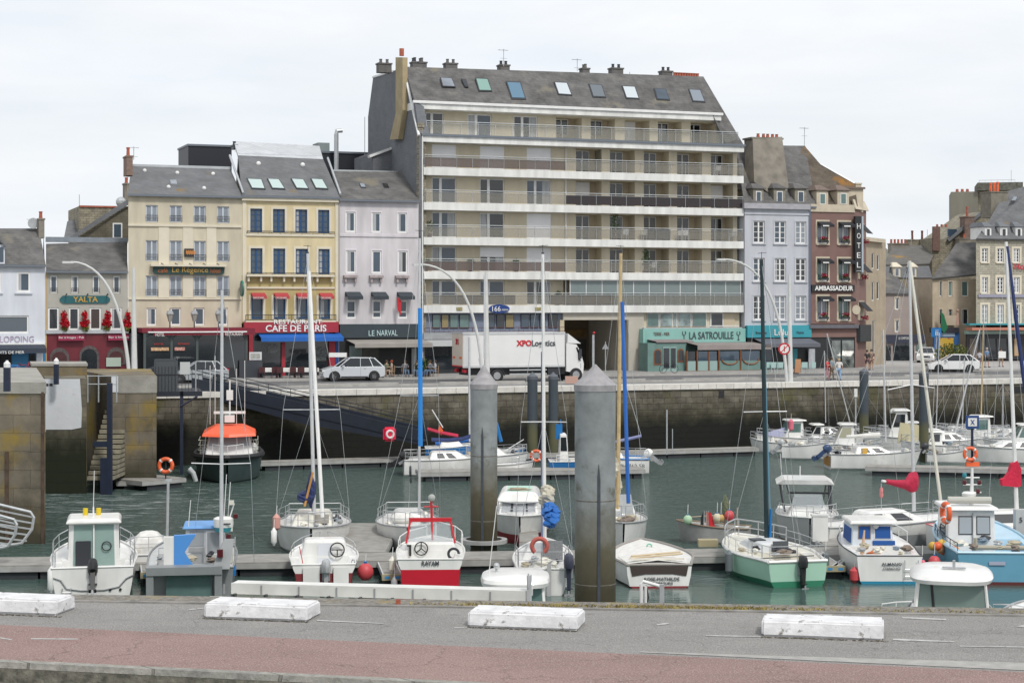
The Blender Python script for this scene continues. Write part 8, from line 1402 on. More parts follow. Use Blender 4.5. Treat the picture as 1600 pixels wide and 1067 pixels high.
# red lifebuoy case on the gangway
p = Q(608.5,678,111.5); r_ = empty('lifebuoy_case','red square lifebuoy case on the side of the dark gangway','lifebuoy case',(p.x,p.y,p.z),TH)
bm = bmesh.new(); bmesh.ops.create_cube(bm,size=1); bmesh.ops.scale(bm,vec=(.82,.25,.9),verts=bm.verts); bmesh.ops.bevel(bm,geom=bm.edges[:],offset=.12,segments=3,affect='EDGES'); me = bpy.data.meshes.new('case'); bm.to_mesh(me); bm.free(); me.materials.append(mat('case_red',(.6,.012,.05),.4)); o = bpy.data.objects.new('case', me); col.objects.link(o); o.parent = r_
MB().torus((0,-.14,0),.22,.07,'y',20,6).build('ring_emblem', mat('emblem_white',(.7,.6,.6),.6), r_)
# dark blue gangway with platform
gmn = mat('gangway_navy',(.014,.02,.034),.55,n=(1,.25)); pA, pB = Q(300,601,117.5), Q(655,684,113.5); d = pB-pA; ln = math.hypot(d.x,d.y)
r_ = empty('gangway','dark blue sloping gangway from the quay down to the pontoon','gangway',(pA.x,pA.y,pA.z),math.atan2(d.y,d.x)); sl_ = d.z/ln
for yy, nm in ((0,'side_girder'),(1.6,'side_girder')): MB().prism([(0,yy,-.55),(ln*.5,yy,-.85+sl_*ln*.5),(ln,yy,-.4+sl_*ln),(ln,yy,.5+sl_*ln),(ln*.5,yy,.5+sl_*ln*.5),(0,yy,.45)],0,(0,.08,0)).build(nm, gmn, r_)
MB().prism([(0,0,-.4),(ln,0,-.3+sl_*ln),(ln,0,-.2+sl_*ln),(0,0,-.3)],0,(0,1.6,0)).build('walkway', gmn, r_)
for yy in (0,1.65):
    q = MB()
    for hh in (.75,1.0): q.tube([(0,yy,hh),(ln,yy,hh+sl_*ln)],.025,5)
    for k in range(11): q.tube([(ln*k/10,yy,.4+sl_*ln*k/10),(ln*k/10,yy,1.0+sl_*ln*k/10)],.02,4)
    q.build('handrail', gmn, r_)
q0 = Q(241,611,109.5); r_ = empty('access_platform','dark steel access platform with gate and railings at the head of the gangway','platform',(q0.x,q0.y,0),0.22); zf = CAM-(612-HY)*109.5/F; W_ = 2.9
MB().box(-.2,W_,0,4.5,zf-.3,zf).build('deck', gmn, r_); MB().box(-.05,.1,0,.12,-1,zf).box(1.55,1.75,0,.18,-1,zf).tube([(1.6,0,zf-.9),(2.6,0,zf-.3)],.07,6).build('support_post', navy, r_)
q = MB()
for k in range(15): q.box(-.15+k*.2,-.12+k*.2,0,.03,zf,zf+1.55 if k < 9 else zf+1.05)
q.box(-.15,W_,-.01,.04,zf+1.5 if False else zf+1.02,zf+1.07); q.build('railing', dark, r_)
MB().box(.0,.08,.02,.1,zf,zf+2.0).box(1.3,1.42,.02,.1,zf,zf+2.0).box(0,1.42,.02,.1,zf+1.9,zf+2.0).box(.1,1.3,.04,.07,zf,zf+1.9).build('gate', mat('gate_grey',(.06,.07,.08),.5), r_); MB().box(1.55,2.15,-.1,.1,zf+1.05,zf+1.8).build('control_box', mat('box_pale',(.45,.48,.48),.5), r_)
MB().tube([(2.5,0,zf),(2.5,0,zf+1.75),(2.6,0,zf+1.85)],.04,6).build('lamp_post', galv, r_); MB().box(.2,.5,.3,.6,zf,zf+.9).box(.65,.95,.3,.6,zf,zf+.9).build('bin', mat('bin_grey',(.35,.38,.38),.5,n=(3,.2)), r_)
# near gangway lying along the quay edge, ladder hoops, white gangway handrails at left
pa, pb = Q(352,919,38), Q(828,925,36.9); d = pb-pa; ln = d.length
r_ = empty('aluminium_gangway','long aluminium gangway lying along the near quay edge','gangway',(pa.x,pa.y,0),math.atan2(d.y,d.x)); zz = pa.z
alp = mat('pale_alloy',(.66,.66,.63),.45,n=(2,.15)); MB().box(.15,ln,.0,.4,zz-.02,zz+.12).build('upper_beam', alp, r_); q = MB().box(-.3,ln+.0,-.2,-.1,zz-.25,zz-.15); q.build('lower_rail', mat('rail_cream',(.5,.49,.44),.6,n=(3,.25)), r_)
MB().box(.15,ln,-.06,0,zz-.1,zz+.13).build('side_plate', alp, r_); q = MB()
for k in range(9): q.box(k*ln/8-.015,k*ln/8+.015,-.08,-.06,zz-.1,zz+.1)
q.build('seam', grey, r_); q = MB()
for k in range(10): q.box(.25+k*ln/9.6-.02,.25+k*ln/9.6+.03,-.22,-.08,zz-.15,zz-.08)
q.build('bracket', dark, r_); MB().box(ln-.05,ln+.02,-.1,.1,zz-.2,zz+.45).box(ln+.02,ln+.25,-.2,.2,zz-.25,zz-.15).box(ln-.03,ln+.0,-.12,-.1,zz+.2,zz+.5).build('end_post', alu, r_)
r_ = empty('quay_ladder','white tubular ladder hoops rising over the near quay edge','ladder',tuple(Q(1018,938,36.2)))
s_ = 36.2/F; MB().tube([(-16*s_,0,-1),(-16*s_,0,26*s_),(-13*s_,0,30*s_),(12*s_,-.1,24*s_),(15*s_,-.1,20*s_),(15*s_,-.1,-1)],.035,8).tube([(-9*s_,.0,-1),(-9*s_,.0,22*s_),(-6*s_,.1,25*s_)],.03,8).build('hoops', white, r_); MB().box(12*s_,19*s_,-.14,-.06,-1,.35).build('stile', galv, r_); MB().tube([(-8*s_,0,20*s_),(-5*s_,0,5*s_),(-8*s_,0,-5*s_)],.02,5).build('chain', dark, r_)
for i, (x0_, x1_, y0_, y1_, lab) in enumerate(((-22,53,783,850,'white slatted gangway side with rounded end, the taller one at the left edge'),(-30,26,797,855,'white slatted gangway side, the nearer and smaller one at the left edge'))):
    Y_ = 70-i*2; A_, B_ = Q(x0_,y1_,Y_), Q(x1_,y0_,Y_); r_ = empty('gangway_balustrade', lab, 'gangway', (A_.x,Y_,A_.z), 0); W_, Hh = B_.x-A_.x, B_.z-A_.z; out = [(0,0,Hh*1.0),(W_*.93,0,Hh*.75),(W_,0,Hh*.62),(W_*.96,0,Hh*.35),(W_*.75,0,.05),(W_*.62,0,0),(0,0,-.1)]
    MB().tube(out,.06,6).build('frame', galv, r_); q = MB()
    for k in range(1,6): f_ = k/6.; q.box(0,W_*(.97 if k < 4 else .85),-.02,.02,0,.06); q.v[-8:] = [(x,y,z+Hh*(1-f_)-(x/W_)*Hh*.25*(1-f_*.6)) for x, y, z in q.v[-8:]]
    q.build('slats', galv, r_)
# ---------------------------------------------------------------- quay furniture
def lamp(x_arm, y_arm, x_base, y_base, ytop_pole, lab):
    e_ = P(x_base,y_base,ZQ); Y_ = e_.y; r_ = empty('street_lamp', lab, 'street lamp', (e_.x,e_.y,ZQ), TH, 'curved quay street lamps')
    f_ = lambda px, py: Vector((((px-800)/F*Y_-e_.x)/math.cos(TH),0,CAM-(py-HY)*Y_/F-ZQ))
    a, b_ = f_(x_arm,y_arm), f_(x_base,y_base); pts = []
    k0 = f_(x_base-3,(y_arm+y_base)/2-18)
    for k in range(15):
        t_ = k/14; # quadratic from base up and over to the head
        p0, p1, p2 = f_(x_base-2,y_base), f_(x_base-12,y_arm+2), a; pts.append(p0*(1-t_)**2+p1*2*t_*(1-t_)+p2*t_*t_)
    MB().tube(pts,.13,8,.06).build('curved_arm', mat('lamp_white',(.58,.59,.58),.45,n=(2,.1)), r_, True)
    MB().tube([f_(x_base+4,y_base)-Vector((0,.0,0)), f_(x_base+2.5,ytop_pole)],.22,10,.10).build('pole', MATS['lamp_white'], r_, True)
    MB().box(a.x-.55,a.x+.15,-.12,.12,a.z-.1,a.z+.04).build('lamp_head', MATS['lamp_white'], r_)
lamp(119,410,206,613,418,'curved white street lamp in front of the grey bar building, left'); lamp(659,414,757,601,424,'curved white street lamp above the lorry, centre'); lamp(1126,406,1231,596,430,'curved white street lamp in front of the turquoise restaurant, right')
def roundsign(px, py, Y, lab, par_z=ZQ):
    p = Q(px,py,Y); r_ = empty('road_sign', lab, 'road sign', (p.x,p.y,p.z), 0); o = MB().lathe([(.42,-.02),(.42,.02)],(0,0,0),24,'y').build('disc', red, r_); MB().lathe([(.31,-.03),(.31,-.02)],(0,0,0),24,'y').build('face', white, o); MB().box(-.03,.03,-.04,-.03,-.2,.2).tube([(-.22,-.04,-.22),(.22,-.04,.22)],.03,4).build('symbol', red, o); return r_
roundsign(1225.5,545,124.5,'round red and white prohibition sign on the right street lamp')
for px, y0_, y1_, Y_, rr, lab in ((571,0,0,0,0,''),):
    pass
p = P(927,600,ZQ); r_ = empty('tide_gauge_post','grey post with small red lamp in front of the passage','post',tuple(p)); MB().tube([(0,0,0),(0,0,(600-523)*p.y/F)],.09,6).build('post', galv, r_); MB().ball((.05,0,(600-520)*p.y/F),.09,8).build('red_lamp', red, r_)
p = P(946,584,ZQ+.1); r_ = empty('road_sign','triangular road sign seen from behind near the passage','road sign',tuple(p)); MB().tube([(0,0,0),(0,0,2.6)],.04,6).build('post', galv, r_); MB().prism([(-.28,0,2.0),(.28,0,2.0),(0,0,2.5)],0,(0,.03,0)).build('panel', grey, r_)
p = P(1463,566,ZQ); r_ = empty('info_sign','small blue information sign near the blue shop','road sign',tuple(p)); MB().tube([(0,0,0),(0,0,3.2)],.04,6).build('post', galv, r_); o = MB().box(-.5,.5,-.03,.0,2.5,3.4).build('panel', bluep, r_); text(r_,'i',-.1,-.02,2.65,3.2,-.04,letw,bold=0); text(r_,'i',.1,.18,2.65,3.2,-.04,letw,bold=0)
# bollards with white caps at the lock
for px, y0_, y1_, Y_, lab in ((11,563,600,74,'dark bollard post with white square cap at the left edge'),(88,559,592,98,'dark bollard post with white domed cap on the lock wall')):
    p = Q(px,y1_,Y_); h_ = (y1_-y0_)*Y_/F; r_ = empty('bollard', lab, 'bollard', tuple(p)); MB().box(-.12,.12,-.12,.12,-.3,h_*.7).build('post', navy, r_); MB().lathe([(.14,h_*.7),(.14,h_*.88),(.06,h_*.95),(.05,h_)],n=8).build('cap', white, r_)
# bicycles
def bicycle(px, py, z, lab, m, heading=0, s=1.0, Y=None):
    p = P(px,py,z); r_ = empty('bicycle', lab, 'bicycle', tuple(p), heading)
    for x in (-.52,.52): o = MB().torus((x,0,.34),.32,.022,'y',20,5).build('wheel', black, r_); MB().tube([(x-.3,0,.34),(x+.3,0,.34)],.005,3).tube([(x,0,.04),(x,0,.64)],.005,3).build('spokes', galv, o)
    MB().tube([(-.52,0,.34),(-.1,0,.32),(-.2,0,.85),(-.52,0,.34)],.02,5).tube([(-.1,0,.32),(.38,0,.8),(-.18,0,.78)],.022,5).tube([(.52,0,.34),(.38,0,.8),(.36,0,.95)],.02,5).build('frame', m, r_)
    MB().tube([(.36,-.25,.97),(.36,.25,.97)],.018,5).build('handlebar', dark, r_); MB().box(-.33,-.08,-.07,.07,.85,.9).build('saddle', dark, r_); return r_
bicycle(35,590,5.9,'red bicycle behind the lock pier at the left edge',red,.1); bicycle(1045,583,ZQ+.13,'dark bicycle parked in front of the sage green porch',dark,TH)
bk_ = MB().box(-.25,.25,-.15,.15,0,.25).build('bicycle_bag', bluep, None, loc=P(23,576,6.4)); bk_['label'] = 'bright blue bag on the red bicycle rack'; bk_['category'] = 'bag'
# hydrant in blue, planters
for px, py, w_, h_, d_, lab, mm_, n_ in ((183,590,2.6,1.0,1.6,'planter hedge of yellow green leaves beside the curved lamp at the bar',leafy,700),(228,588,1.0,1.6,.6,'tall dry ornamental grass behind the lock pier',mat('dry_reed',(.28,.2,.1),.9,n=(6,.4)),260),(1487,571,3.4,1.7,1.4,'green bush in a planter behind the white car',mat('bush_green',(.14,.17,.05),.9,n=(6,.4)),800),(1330,600,.0,0,0,'',None,0),(660,589,1.2,1.1,.5,'potted greenery at the end of the restaurant terrace',leaf,240)):
    if not n_: continue
    p = P(px,py,ZQ+.1); r_ = empty('planter', lab, 'planter', tuple(p), TH); MB().box(-w_/2,w_/2,-d_/2,d_/2,0,.45).build('trough', mat('planter_brown',(.16,.09,.05),.8), r_); clump(MB(),(0,0,.45+h_*.4),1,n_,.09,(w_*.55,d_*.6,h_*.55)).build('foliage', mm_, r_)
# tables at the red restaurant
for k, (px, lab) in enumerate(((421,'white clothed table nearest the menu frame'),(449,'white clothed table in the middle of the red restaurant terrace'),(482,'white clothed table beside the silver car bonnet'))):
    p = P(px,590,ZQ+.13); r_ = empty('restaurant_table', lab, 'table', tuple(p), TH, 'white tables of the red restaurant'); MB().box(-.7,.7,-.4,.4,.72,.75).box(-.7,.7,-.42,-.4,.45,.74).build('tablecloth', letw, r_); [MB().box(x,x+.05,-.3,.3,0,.72).build('leg', dark, r_) for x in (-.6,.55)]
    for j in (-1,1): o = chair_mb().build('terrace_chair', maroon_d, None, loc=(p.x+j*.5*MAIN.cs,p.y+j*.5*MAIN.sn-.9,p.z), rotz=TH+3.14); o['label'] = 'dark red chair at the %s, %s side' % (lab.replace('white clothed ','',1),('left','right')[j > 0]); o['category'] = 'chair'; o['group'] = 'terrace chairs of the red restaurant'
for k, px in enumerate((1198,1207,1218,1256,1268)):
    o = chair_mb(1.05).build('terrace_chair', mat('chair_aqua',(.35,.5,.48),.6), None, loc=P(px,583,ZQ+.13), rotz=TH+rnd.uniform(-.6,.6)+3.1); o['label'] = 'pale aqua chair on the turquoise restaurant terrace, '+('first','second','third','fourth','fifth')[k]+' from the left'; o['category'] = 'chair'; o['group'] = 'aqua terrace chairs'
p = P(1247,582,ZQ+.13); o = MB().prism([(-.3,-.2,0),(.3,-.2,0),(.22,0,1.1),(-.22,0,1.1)],0,(0,.05,0)).prism([(-.3,.3,0),(.3,.3,0),(.22,.05,1.1),(-.22,.05,1.1)],0,(0,.03,0)).build('menu_stand', mat('easel_wood',(.4,.2,.1),.7), None, loc=p); o['label'] = 'small wooden menu easel before the turquoise restaurant'; o['category'] = 'menu stand'
from mathutils.geometry import tessellate_polygon
# ---------------------------------------------------------------- vehicles
def car(name, lab, p, yaw, L_=4.5, W_=1.8, H_=1.6, m=None, suv=False, group=None):
    r_ = empty(name, lab, 'car', tuple(p), yaw); wr = .37 if suv else .32; x1 = -L_/2; fw, rw = -L_/2+.88, L_/2-.85; bz = .24 if not suv else .3; hz = .82 if not suv else 1.0; bl = .95 if not suv else 1.08     # front at -x
    def arch(cx): return [(cx+(wr+.07)*math.cos(a),bz+(wr+.12)*math.sin(a)) for a in [math.pi*k/8 for k in range(8,-1,-1)]]
    prof = [(-L_/2+.02,.45),(-L_/2+.08,bz)]+arch(fw)+arch(rw)+[(L_/2-.08,bz+.05),(L_/2,.55),(L_/2-.03,bl),(L_/2-.12,bl+.02),(-L_/2+1.35,bl),(-L_/2+.9,hz+.1),(-L_/2+.25,hz-.08),(-L_/2+.05,hz-.25)]
    bm = bmesh.new(); vs = []
    for y, s_ in ((-W_/2,.965),(-W_/2+.1,1),(W_/2-.1,1),(W_/2,.965)):
        zc = .65; vs.append([bm.verts.new((x*(.985 if abs(y) > W_/2-.05 else 1),y,zc+(z-zc)*(s_ if z > zc else 1))) for x, z in prof])
    n_ = len(prof)
    for a, b_ in zip(vs,vs[1:]):
        for i in range(n_): bm.faces.new((a[i],a[(i+1)%n_],b_[(i+1)%n_],b_[i]))
    [bm.faces.new([v_[k_] for k_ in tr]) for v_ in (vs[0],vs[-1]) for tr in tessellate_polygon([[Vector((x,z,0)) for x, z in prof]])]; bmesh.ops.recalc_face_normals(bm,faces=bm.faces)
    me = bpy.data.meshes.new('body'); bm.to_mesh(me); bm.free(); me.materials.append(m); body = bpy.data.objects.new('body', me); col.objects.link(body); body.parent = r_; md = body.modifiers.new('bevel','BEVEL'); md.width = .05; md.segments = 3; md.limit_method = 'ANGLE'; md.angle_limit = R(25)
    g0, g1, rw0, rw1 = -L_/2+1.2, L_/2-.1, -L_/2+2.1, L_/2-.85; wt = W_/2-.26; wb = W_/2-.06; zt = H_-.06
    b4 = [(g0,-wb,bl-.02),(g1,-wb,bl-.02),(g1,wb,bl-.02),(g0,wb,bl-.02)]; t4 = [(rw0,-wt,zt),(rw1,-wt,zt-.02),(rw1,wt,zt-.02),(rw0,wt,zt)]
    wo_ = MB().hexa(b4,t4).build('windows', mat('car_glass',(.02,.025,.03),.08,spec=.45), r_)
    MB().loft([[(rw0-.1,-wt+.02,zt-.03),(rw0-.1,wt-.02,zt-.03),(rw0-.1,wt-.1,zt),(rw0-.1,-wt+.1,zt)],[(rw0+.3,-wt,zt),(rw0+.3,wt,zt),(rw0+.3,wt-.12,H_),(rw0+.3,-wt+.12,H_)],[(rw1-.2,-wt,zt-.02),(rw1-.2,wt,zt-.02),(rw1-.2,wt-.12,H_-.03),(rw1-.2,-wt+.12,H_-.03)],[(rw1+.08,-wt,zt-.04),(rw1+.08,wt,zt-.04),(rw1+.08,wt-.1,zt),(rw1+.08,-wt+.1,zt)]]).build('roof', m, r_)
    mx_ = (rw0+rw1)/2
    for sg in (-1,1):
        for xb, xt, rr in ((g0,rw0,.035),(mx_-.15,mx_-.12,.025),(g1-.85,rw1-.35,.03),(g1-.06,rw1,.06)): MB().tube([(xb,sg*(wb+.005),bl-.02),(xt,sg*(wt+.01),zt)],rr,4).build('pillar', m, r_)
    for x in (fw,rw):
        for sg in (-1,1): o = MB().lathe([(wr*.6,-.11),(wr,-.1),(wr,.1),(wr*.6,.11)],(x,sg*(W_/2-.13),wr),20,'y').build('wheel', black, r_); MB().lathe([(wr*.58,-.01),(wr*.5,.01),(wr*.2,.0)],(x,sg*(W_/2-.13)+sg*.1,wr),5,'y').build('rim', mat('rim_alloy',(.30,.31,.32),.4,.5), o)
    for sg in (-1,1):
        MB().box(-L_/2-.0,-L_/2+.3,sg*(W_/2-.3)-.16,sg*(W_/2-.3)+.16,hz-.28,hz-.12).build('headlight', mat('headlight',(.6,.62,.62),.1), r_); MB().box(L_/2-.08,L_/2+.01,sg*(W_/2-.18)-.1,sg*(W_/2-.18)+.1,.8,1.05).build('tail_light', mat('tail_red',(.4,.01,.03),.3), r_); MB().box(g0+.25,g0+.4,sg*W_/2-.1+sg*.1,sg*W_/2+.1+sg*.1,bl,bl+.13).build('wing_mirror', m, r_)
    MB().box(-L_/2-.02,-L_/2+.08,-.45,.45,hz-.3,hz-.12).build('grille', dark, r_); MB().box(-L_/2-.03,-L_/2+.02,-.26,.26,.38,.49).build('number_plate', white, r_); MB().box(fw+.5,rw-.5,-W_/2-.01,W_/2+.01,.3,.38).build('sill_trim', dark if suv else m, r_)
    MB().box(-L_/2+.1,L_/2-.1,-W_/2+.15,W_/2-.15,bz-.04,bz+.1).build('underbody', black, r_)
    q = MB(); q.box(mx_-.16,mx_-.15,-W_/2-.006,W_/2+.006,.4,bl); 
    for sg in (-1,1): q.box(mx_+.1,mx_+.25,sg*(W_/2+.005)-.01,sg*(W_/2+.005)+.01,bl-.15,bl-.12)
    q.build('door_trim', mat('seam_dark',(.1,.1,.1),.5), r_); return r_
sil = mat('car_silver',(.60,.63,.66),.3,.3,coat=.5); silm = mat('car_silver_grey',(.42,.45,.47),.3,.4,coat=.5); wcar = mat('car_white',(.72,.72,.72),.25,coat=.6)
r_ = car('parked_car','silver four-wheel-drive car driving past the black LE NARVAL front',P(550,595,ZQ),TH-.08,4.75,1.9,1.78,sil,True); MB().box(-.35,.35,-.6,.6,1.78,2.1).build('roof_sign', white, r_) if False else None
car('parked_car','silver grey people carrier behind the gangway platform, mostly hidden',P(309,598,ZQ),TH-.1,4.4,1.8,1.62,silm)
r_ = car('parked_car','white hatchback driving on the far quay road at the right',P(1488,581,ZQ),TH-.42,4.35,1.78,1.52,wcar)
p = P(1447,566,ZQ); car('parked_car','small white car half hidden behind a mast near the taupe house',p,1.3,3.8,1.7,1.5,wcar)
o = MB().box(-.65,.65,-.3,.3,0,.32).build('roof_sign', white, None, loc=P(551,594,ZQ)+Vector((-1.1,0,1.75))); o['label'] = 'white illuminated board seen above the silver four-wheel-drive car'; o['category'] = 'sign'
# lorry
p = P(808,596,ZQ); r_ = empty('delivery_lorry','white box lorry with red and black lettering on the side','lorry',tuple(p),TH); bx0, bx1 = -5.6, 3.9; lw = mat('lorry_white',(.68,.68,.68),.4,n=(.7,.04)); rear = mat('lorry_rear_cream',(.62,.55,.47),.5,n=(1,.08))
ux = lambda px: (( (px-10.5-800)/F*p.y-p.x)/(math.cos(TH)-(px-800)/F*math.sin(TH)))
bx0, bx1 = ux(726), ux(883); zt_ = (596-519)*p.y/F; MB().box(bx0,bx1,-1.25,1.25,1.15,zt_).build('cargo_box', lw, r_); MB().box(bx0-.04,bx0,-1.2,1.2,1.2,zt_-.05).build('rear_door', rear, r_)
MB().box(bx0-.05,bx1+.03,-1.29,-1.25,zt_-.12,zt_+.02).box(bx0-.06,bx0+.06,-1.3,1.3,zt_-.1,zt_+.03).box(bx0-.05,bx1,-1.28,-1.25,1.1,1.25).build('edge_trim', alu, r_)
ta = ux(808); zz = (596-540)*p.y/F; text(r_,'XPO',ta,ux(831.5),zz-.02,zz+.43,-1.27,mat('lettering_red',(.5,.01,.02),.5),bold=.04); text(r_,'Logistics',ux(832),ux(868),zz-.16,zz+.43,-1.27,letd,bold=.02)
text(r_,'XPO',-.35,.35,-.15,.3,0,MATS['lettering_red'],bold=.0,frame=Matrix.Translation((bx0-.05,0,zt_-.75)) @ Matrix.Rotation(R(-90),4,'Z'))
MB().box(bx0-.06,bx0-.04,-1.0,-.5,1.75,1.9).box(bx0-.06,bx0-.04,.5,1.0,1.75,1.9).build('marker_panel', orange, r_); MB().box(bx0-.07,bx0-.0,-1.1,1.1,1.15,1.25).build('rear_bar', red, r_); MB().box(bx0+.1,bx0+.3,-1.1,-.6,.75,1.0).box(bx0+.1,bx0+.3,.6,1.1,.75,1.0).build('tail_lights', red, r_)
c0_, c1_ = bx1+.15, ux(913); MB().prism([(c0_,-1.2,.75),(c1_-.05,-1.2,.55),(c1_,-1.2,1.3),(c1_-.25,-1.2,2.2),(c1_-.6,-1.2,2.75),(c0_,-1.2,2.85)],0,(0,2.4,0)).build('cab', lw, r_)
MB().prism([(c0_+.1,-1.15,2.85),(c0_+1.2,-1.15,2.8),(c0_+.15,-1.15,zt_-.1)],0,(0,2.3,0)).build('wind_deflector', lw, r_)
MB().prism([(c0_+.95,-1.22,1.6),(c1_-.25,-1.22,1.5),(c1_-.35,-1.22,2.1),(c1_-.65,-1.22,2.5),(c0_+.9,-1.22,2.55)],0,(0,.03,0)).build('side_window', mat('car_glass',(.03,.04,.045),.05), r_); MB().prism([(c1_-.0,-1.1,1.4),(c1_-.23,-1.1,2.2),(c1_-.55,-1.1,2.7),(c1_-.57,-1.1,2.68)],0,(0,2.2,0)).build('windscreen', MATS['car_glass'], r_)
MB().box(c0_+1.15,c1_-.25,-1.23,-1.2,.95,1.35).build('step_panel', dark, r_); MB().box(c1_-.45,c1_-.25,-1.42,-1.25,1.7,2.4).build('wing_mirror', dark, r_); MB().box(bx0+.4,c1_-.6,-.9,.9,.55,1.1).build('chassis', black, r_)
for x in (bx0+2.6,c0_+.75):
    for sg in (-1,1): o = MB().lathe([(.3,-.14),(.5,-.13),(.5,.13),(.3,.14)],(x,sg*1.13,.5),22,'y').build('wheel', black, r_); MB().lathe([(.28,-.02),(.12,.02)],(x,sg*1.27,.5),12,'y').build('rim', grey, o)
MB().torus((bx0+2.6,-1.2,.5),.6,.05,'y',14,5,0,3.14).build('mudguard', dark, r_); MB().box(bx0+3.6,bx1-1.4,-1.2,-1.15,.55,.65).box(bx0+3.6,bx1-1.4,-1.2,-1.15,.85,.95).build('side_guard', galv, r_); MB().box(bx1-1.3,bx1-.3,-1.15,-.6,.5,1.1).build('fuel_tank', dark, r_)
o = MB().box(-.45,.45,-.3,.3,.1,.6).build('planter_box', mat('bench_pink_stone',(.42,.27,.22),.8), None, loc=P(893,601,ZQ)); o['label'] = 'small pinkish box in front of the lorry cab wheel'; o['category'] = 'box'
# ---------------------------------------------------------------- people
skinm = mat('skin',(.45,.27,.19),.6)
def skinned(name, verts, edges, m, parent, root=0, sub=1):
    bm = bmesh.new(); sk = bm.verts.layers.skin.verify(); vs = []
    for i, (co, r) in enumerate(verts): v = bm.verts.new(co); v[sk].radius = (r,r) if not isinstance(r,tuple) else r; v[sk].use_root = (i == root); vs.append(v)
    for a, b_ in edges: bm.edges.new((vs[a],vs[b_]))
    me = bpy.data.meshes.new(name); bm.to_mesh(me); bm.free(); me.materials.append(m); o = bpy.data.objects.new(name, me); col.objects.link(o); o.parent = parent
    o.modifiers.new('skin','SKIN'); s_ = o.modifiers.new('sub','SUBSURF'); s_.levels = sub; s_.render_levels = sub
    if True:
        md = o.modifiers['skin']; md.use_smooth_shade = True
    return o
def person(loc, rz, lab, top, legs, hair, h=1.72, pose='stand', group=None, bag=None, sleeves=False, walk=.12, arms=None):
    k = h/1.72; r_ = empty('person', lab, 'person', tuple(loc), rz, group)      # faces -y
    sit = pose == 'sit'; z0 = .48 if sit else .92
    J = {'pel':(0,0,z0),'waist':(0,0,z0+.14),'chest':(0,-.02,z0+.36),'neck':(0,0,z0+.56),'head':(0,-.02,z0+.67),'crown':(0,-.01,z0+.76)}
    for sg, n_ in ((-1,'l'),(1,'r')):
        J['hip'+n_] = (sg*.1,0,z0-.04)
        if sit: J['knee'+n_] = (sg*.13,-.42,z0+.02); J['ank'+n_] = (sg*.13,-.45,.08); J['toe'+n_] = (sg*.13,-.6,.03)
        else: f = sg*walk; J['knee'+n_] = (sg*.11,-f*.6-.02,.5); J['ank'+n_] = (sg*.11,-f+.03,.08); J['toe'+n_] = (sg*.12,-f-.13,.03)
        J['sho'+n_] = (sg*.19,0,z0+.5)
        if arms == 'bent' or sit: J['elb'+n_] = (sg*.27,-.03,z0+.25); J['wri'+n_] = (sg*.16,-.26,z0+.28); J['han'+n_] = (sg*.13,-.33,z0+.3)
        else: J['elb'+n_] = (sg*.25,sg*walk*.4,z0+.24); J['wri'+n_] = (sg*.26,sg*walk*.7-.05,z0+.0); J['han'+n_] = (sg*.26,sg*walk*.7-.07,z0-.08)
    rad = {'pel':(.15,.11),'waist':(.13,.095),'chest':(.16,.11),'neck':.05,'head':.09,'crown':.07,'hip':.09,'knee':.058,'ank':.04,'toe':.035,'sho':.06,'elb':.042,'wri':.03,'han':.035}
    names = list(J); idx = {n_: i for i, n_ in enumerate(names)}; g = lambda n_: rad[n_] if n_ in rad else rad[n_[:-1]]
    E_ = [('pel','waist'),('waist','chest'),('chest','neck'),('neck','head'),('head','crown')]+[e for n_ in 'lr' for e in (('pel','hip'+n_),('hip'+n_,'knee'+n_),('knee'+n_,'ank'+n_),('ank'+n_,'toe'+n_),('chest','sho'+n_),('sho'+n_,'elb'+n_),('elb'+n_,'wri'+n_),('wri'+n_,'han'+n_))]
    S = lambda p: tuple(c*k for c in p); sr = lambda r, a=1, b_=0: tuple((x*a+b_)*k for x in r) if isinstance(r,tuple) else (r*a+b_)*k
    skinned('body', [(S(J[n_]),sr(g(n_))) for n_ in names], [(idx[a],idx[b_]) for a, b_ in E_], skinm, r_)
    tn = ['chest','waist','pel','shol','shor','elbl','elbr']+(['wril','wrir'] if sleeves else []); ti = {n_: i for i, n_ in enumerate(tn)}
    skinned('shirt', [(S(J[n_]),sr(g(n_),1.08,.012)) for n_ in tn], [(ti[a],ti[b_]) for a, b_ in E_ if a in ti and b_ in ti], top, r_)
    ln_ = ['pel','hipl','hipr','kneel','kneer']+(['ankl','ankr'] if legs[1] else []); li = {n_: i for i, n_ in enumerate(ln_)}
    skinned('trousers' if legs[1] else 'shorts', [(S(J[n_]),sr(g(n_),1.08,.012)) for n_ in ln_], [(li[a],li[b_]) for a, b_ in E_ if a in li and b_ in li], legs[0], r_)
    hd_ = S(J['head']); MB().ball((hd_[0],hd_[1]+.025*k,hd_[2]+.05*k),.115*k,12,(.95,1,1)).build('hair', hair, r_, True); MB().ball((hd_[0],hd_[1]-.1*k,hd_[2]-.01*k),.02*k,6,(1,1,1.4)).build('nose', skinm, r_)
    for n_ in 'lr': t_ = S(J['toe'+n_]); a_ = S(J['ank'+n_]); MB().box(t_[0]-.045,t_[0]+.045,t_[1]-.05,a_[1]+.05,0,.08).build('shoe', dark, r_)
    if bag: MB().hexa([(-.2,.12,z0+.05),(.2,.12,z0+.05),(.18,.3,z0+.08),(-.18,.3,z0+.08)],[(-.17,.12,z0+.5),(.17,.12,z0+.5),(.14,.24,z0+.48),(-.14,.24,z0+.48)]).build('rucksack', bag, r_)
    return r_
cl = lambda n_, c: mat('cloth_'+n_, c, .85, n=(8,.2)); hb, hg = mat('hair_brown',(.06,.035,.02),.8), mat('hair_grey',(.35,.34,.33),.8)
gr = 'people on the far quay'
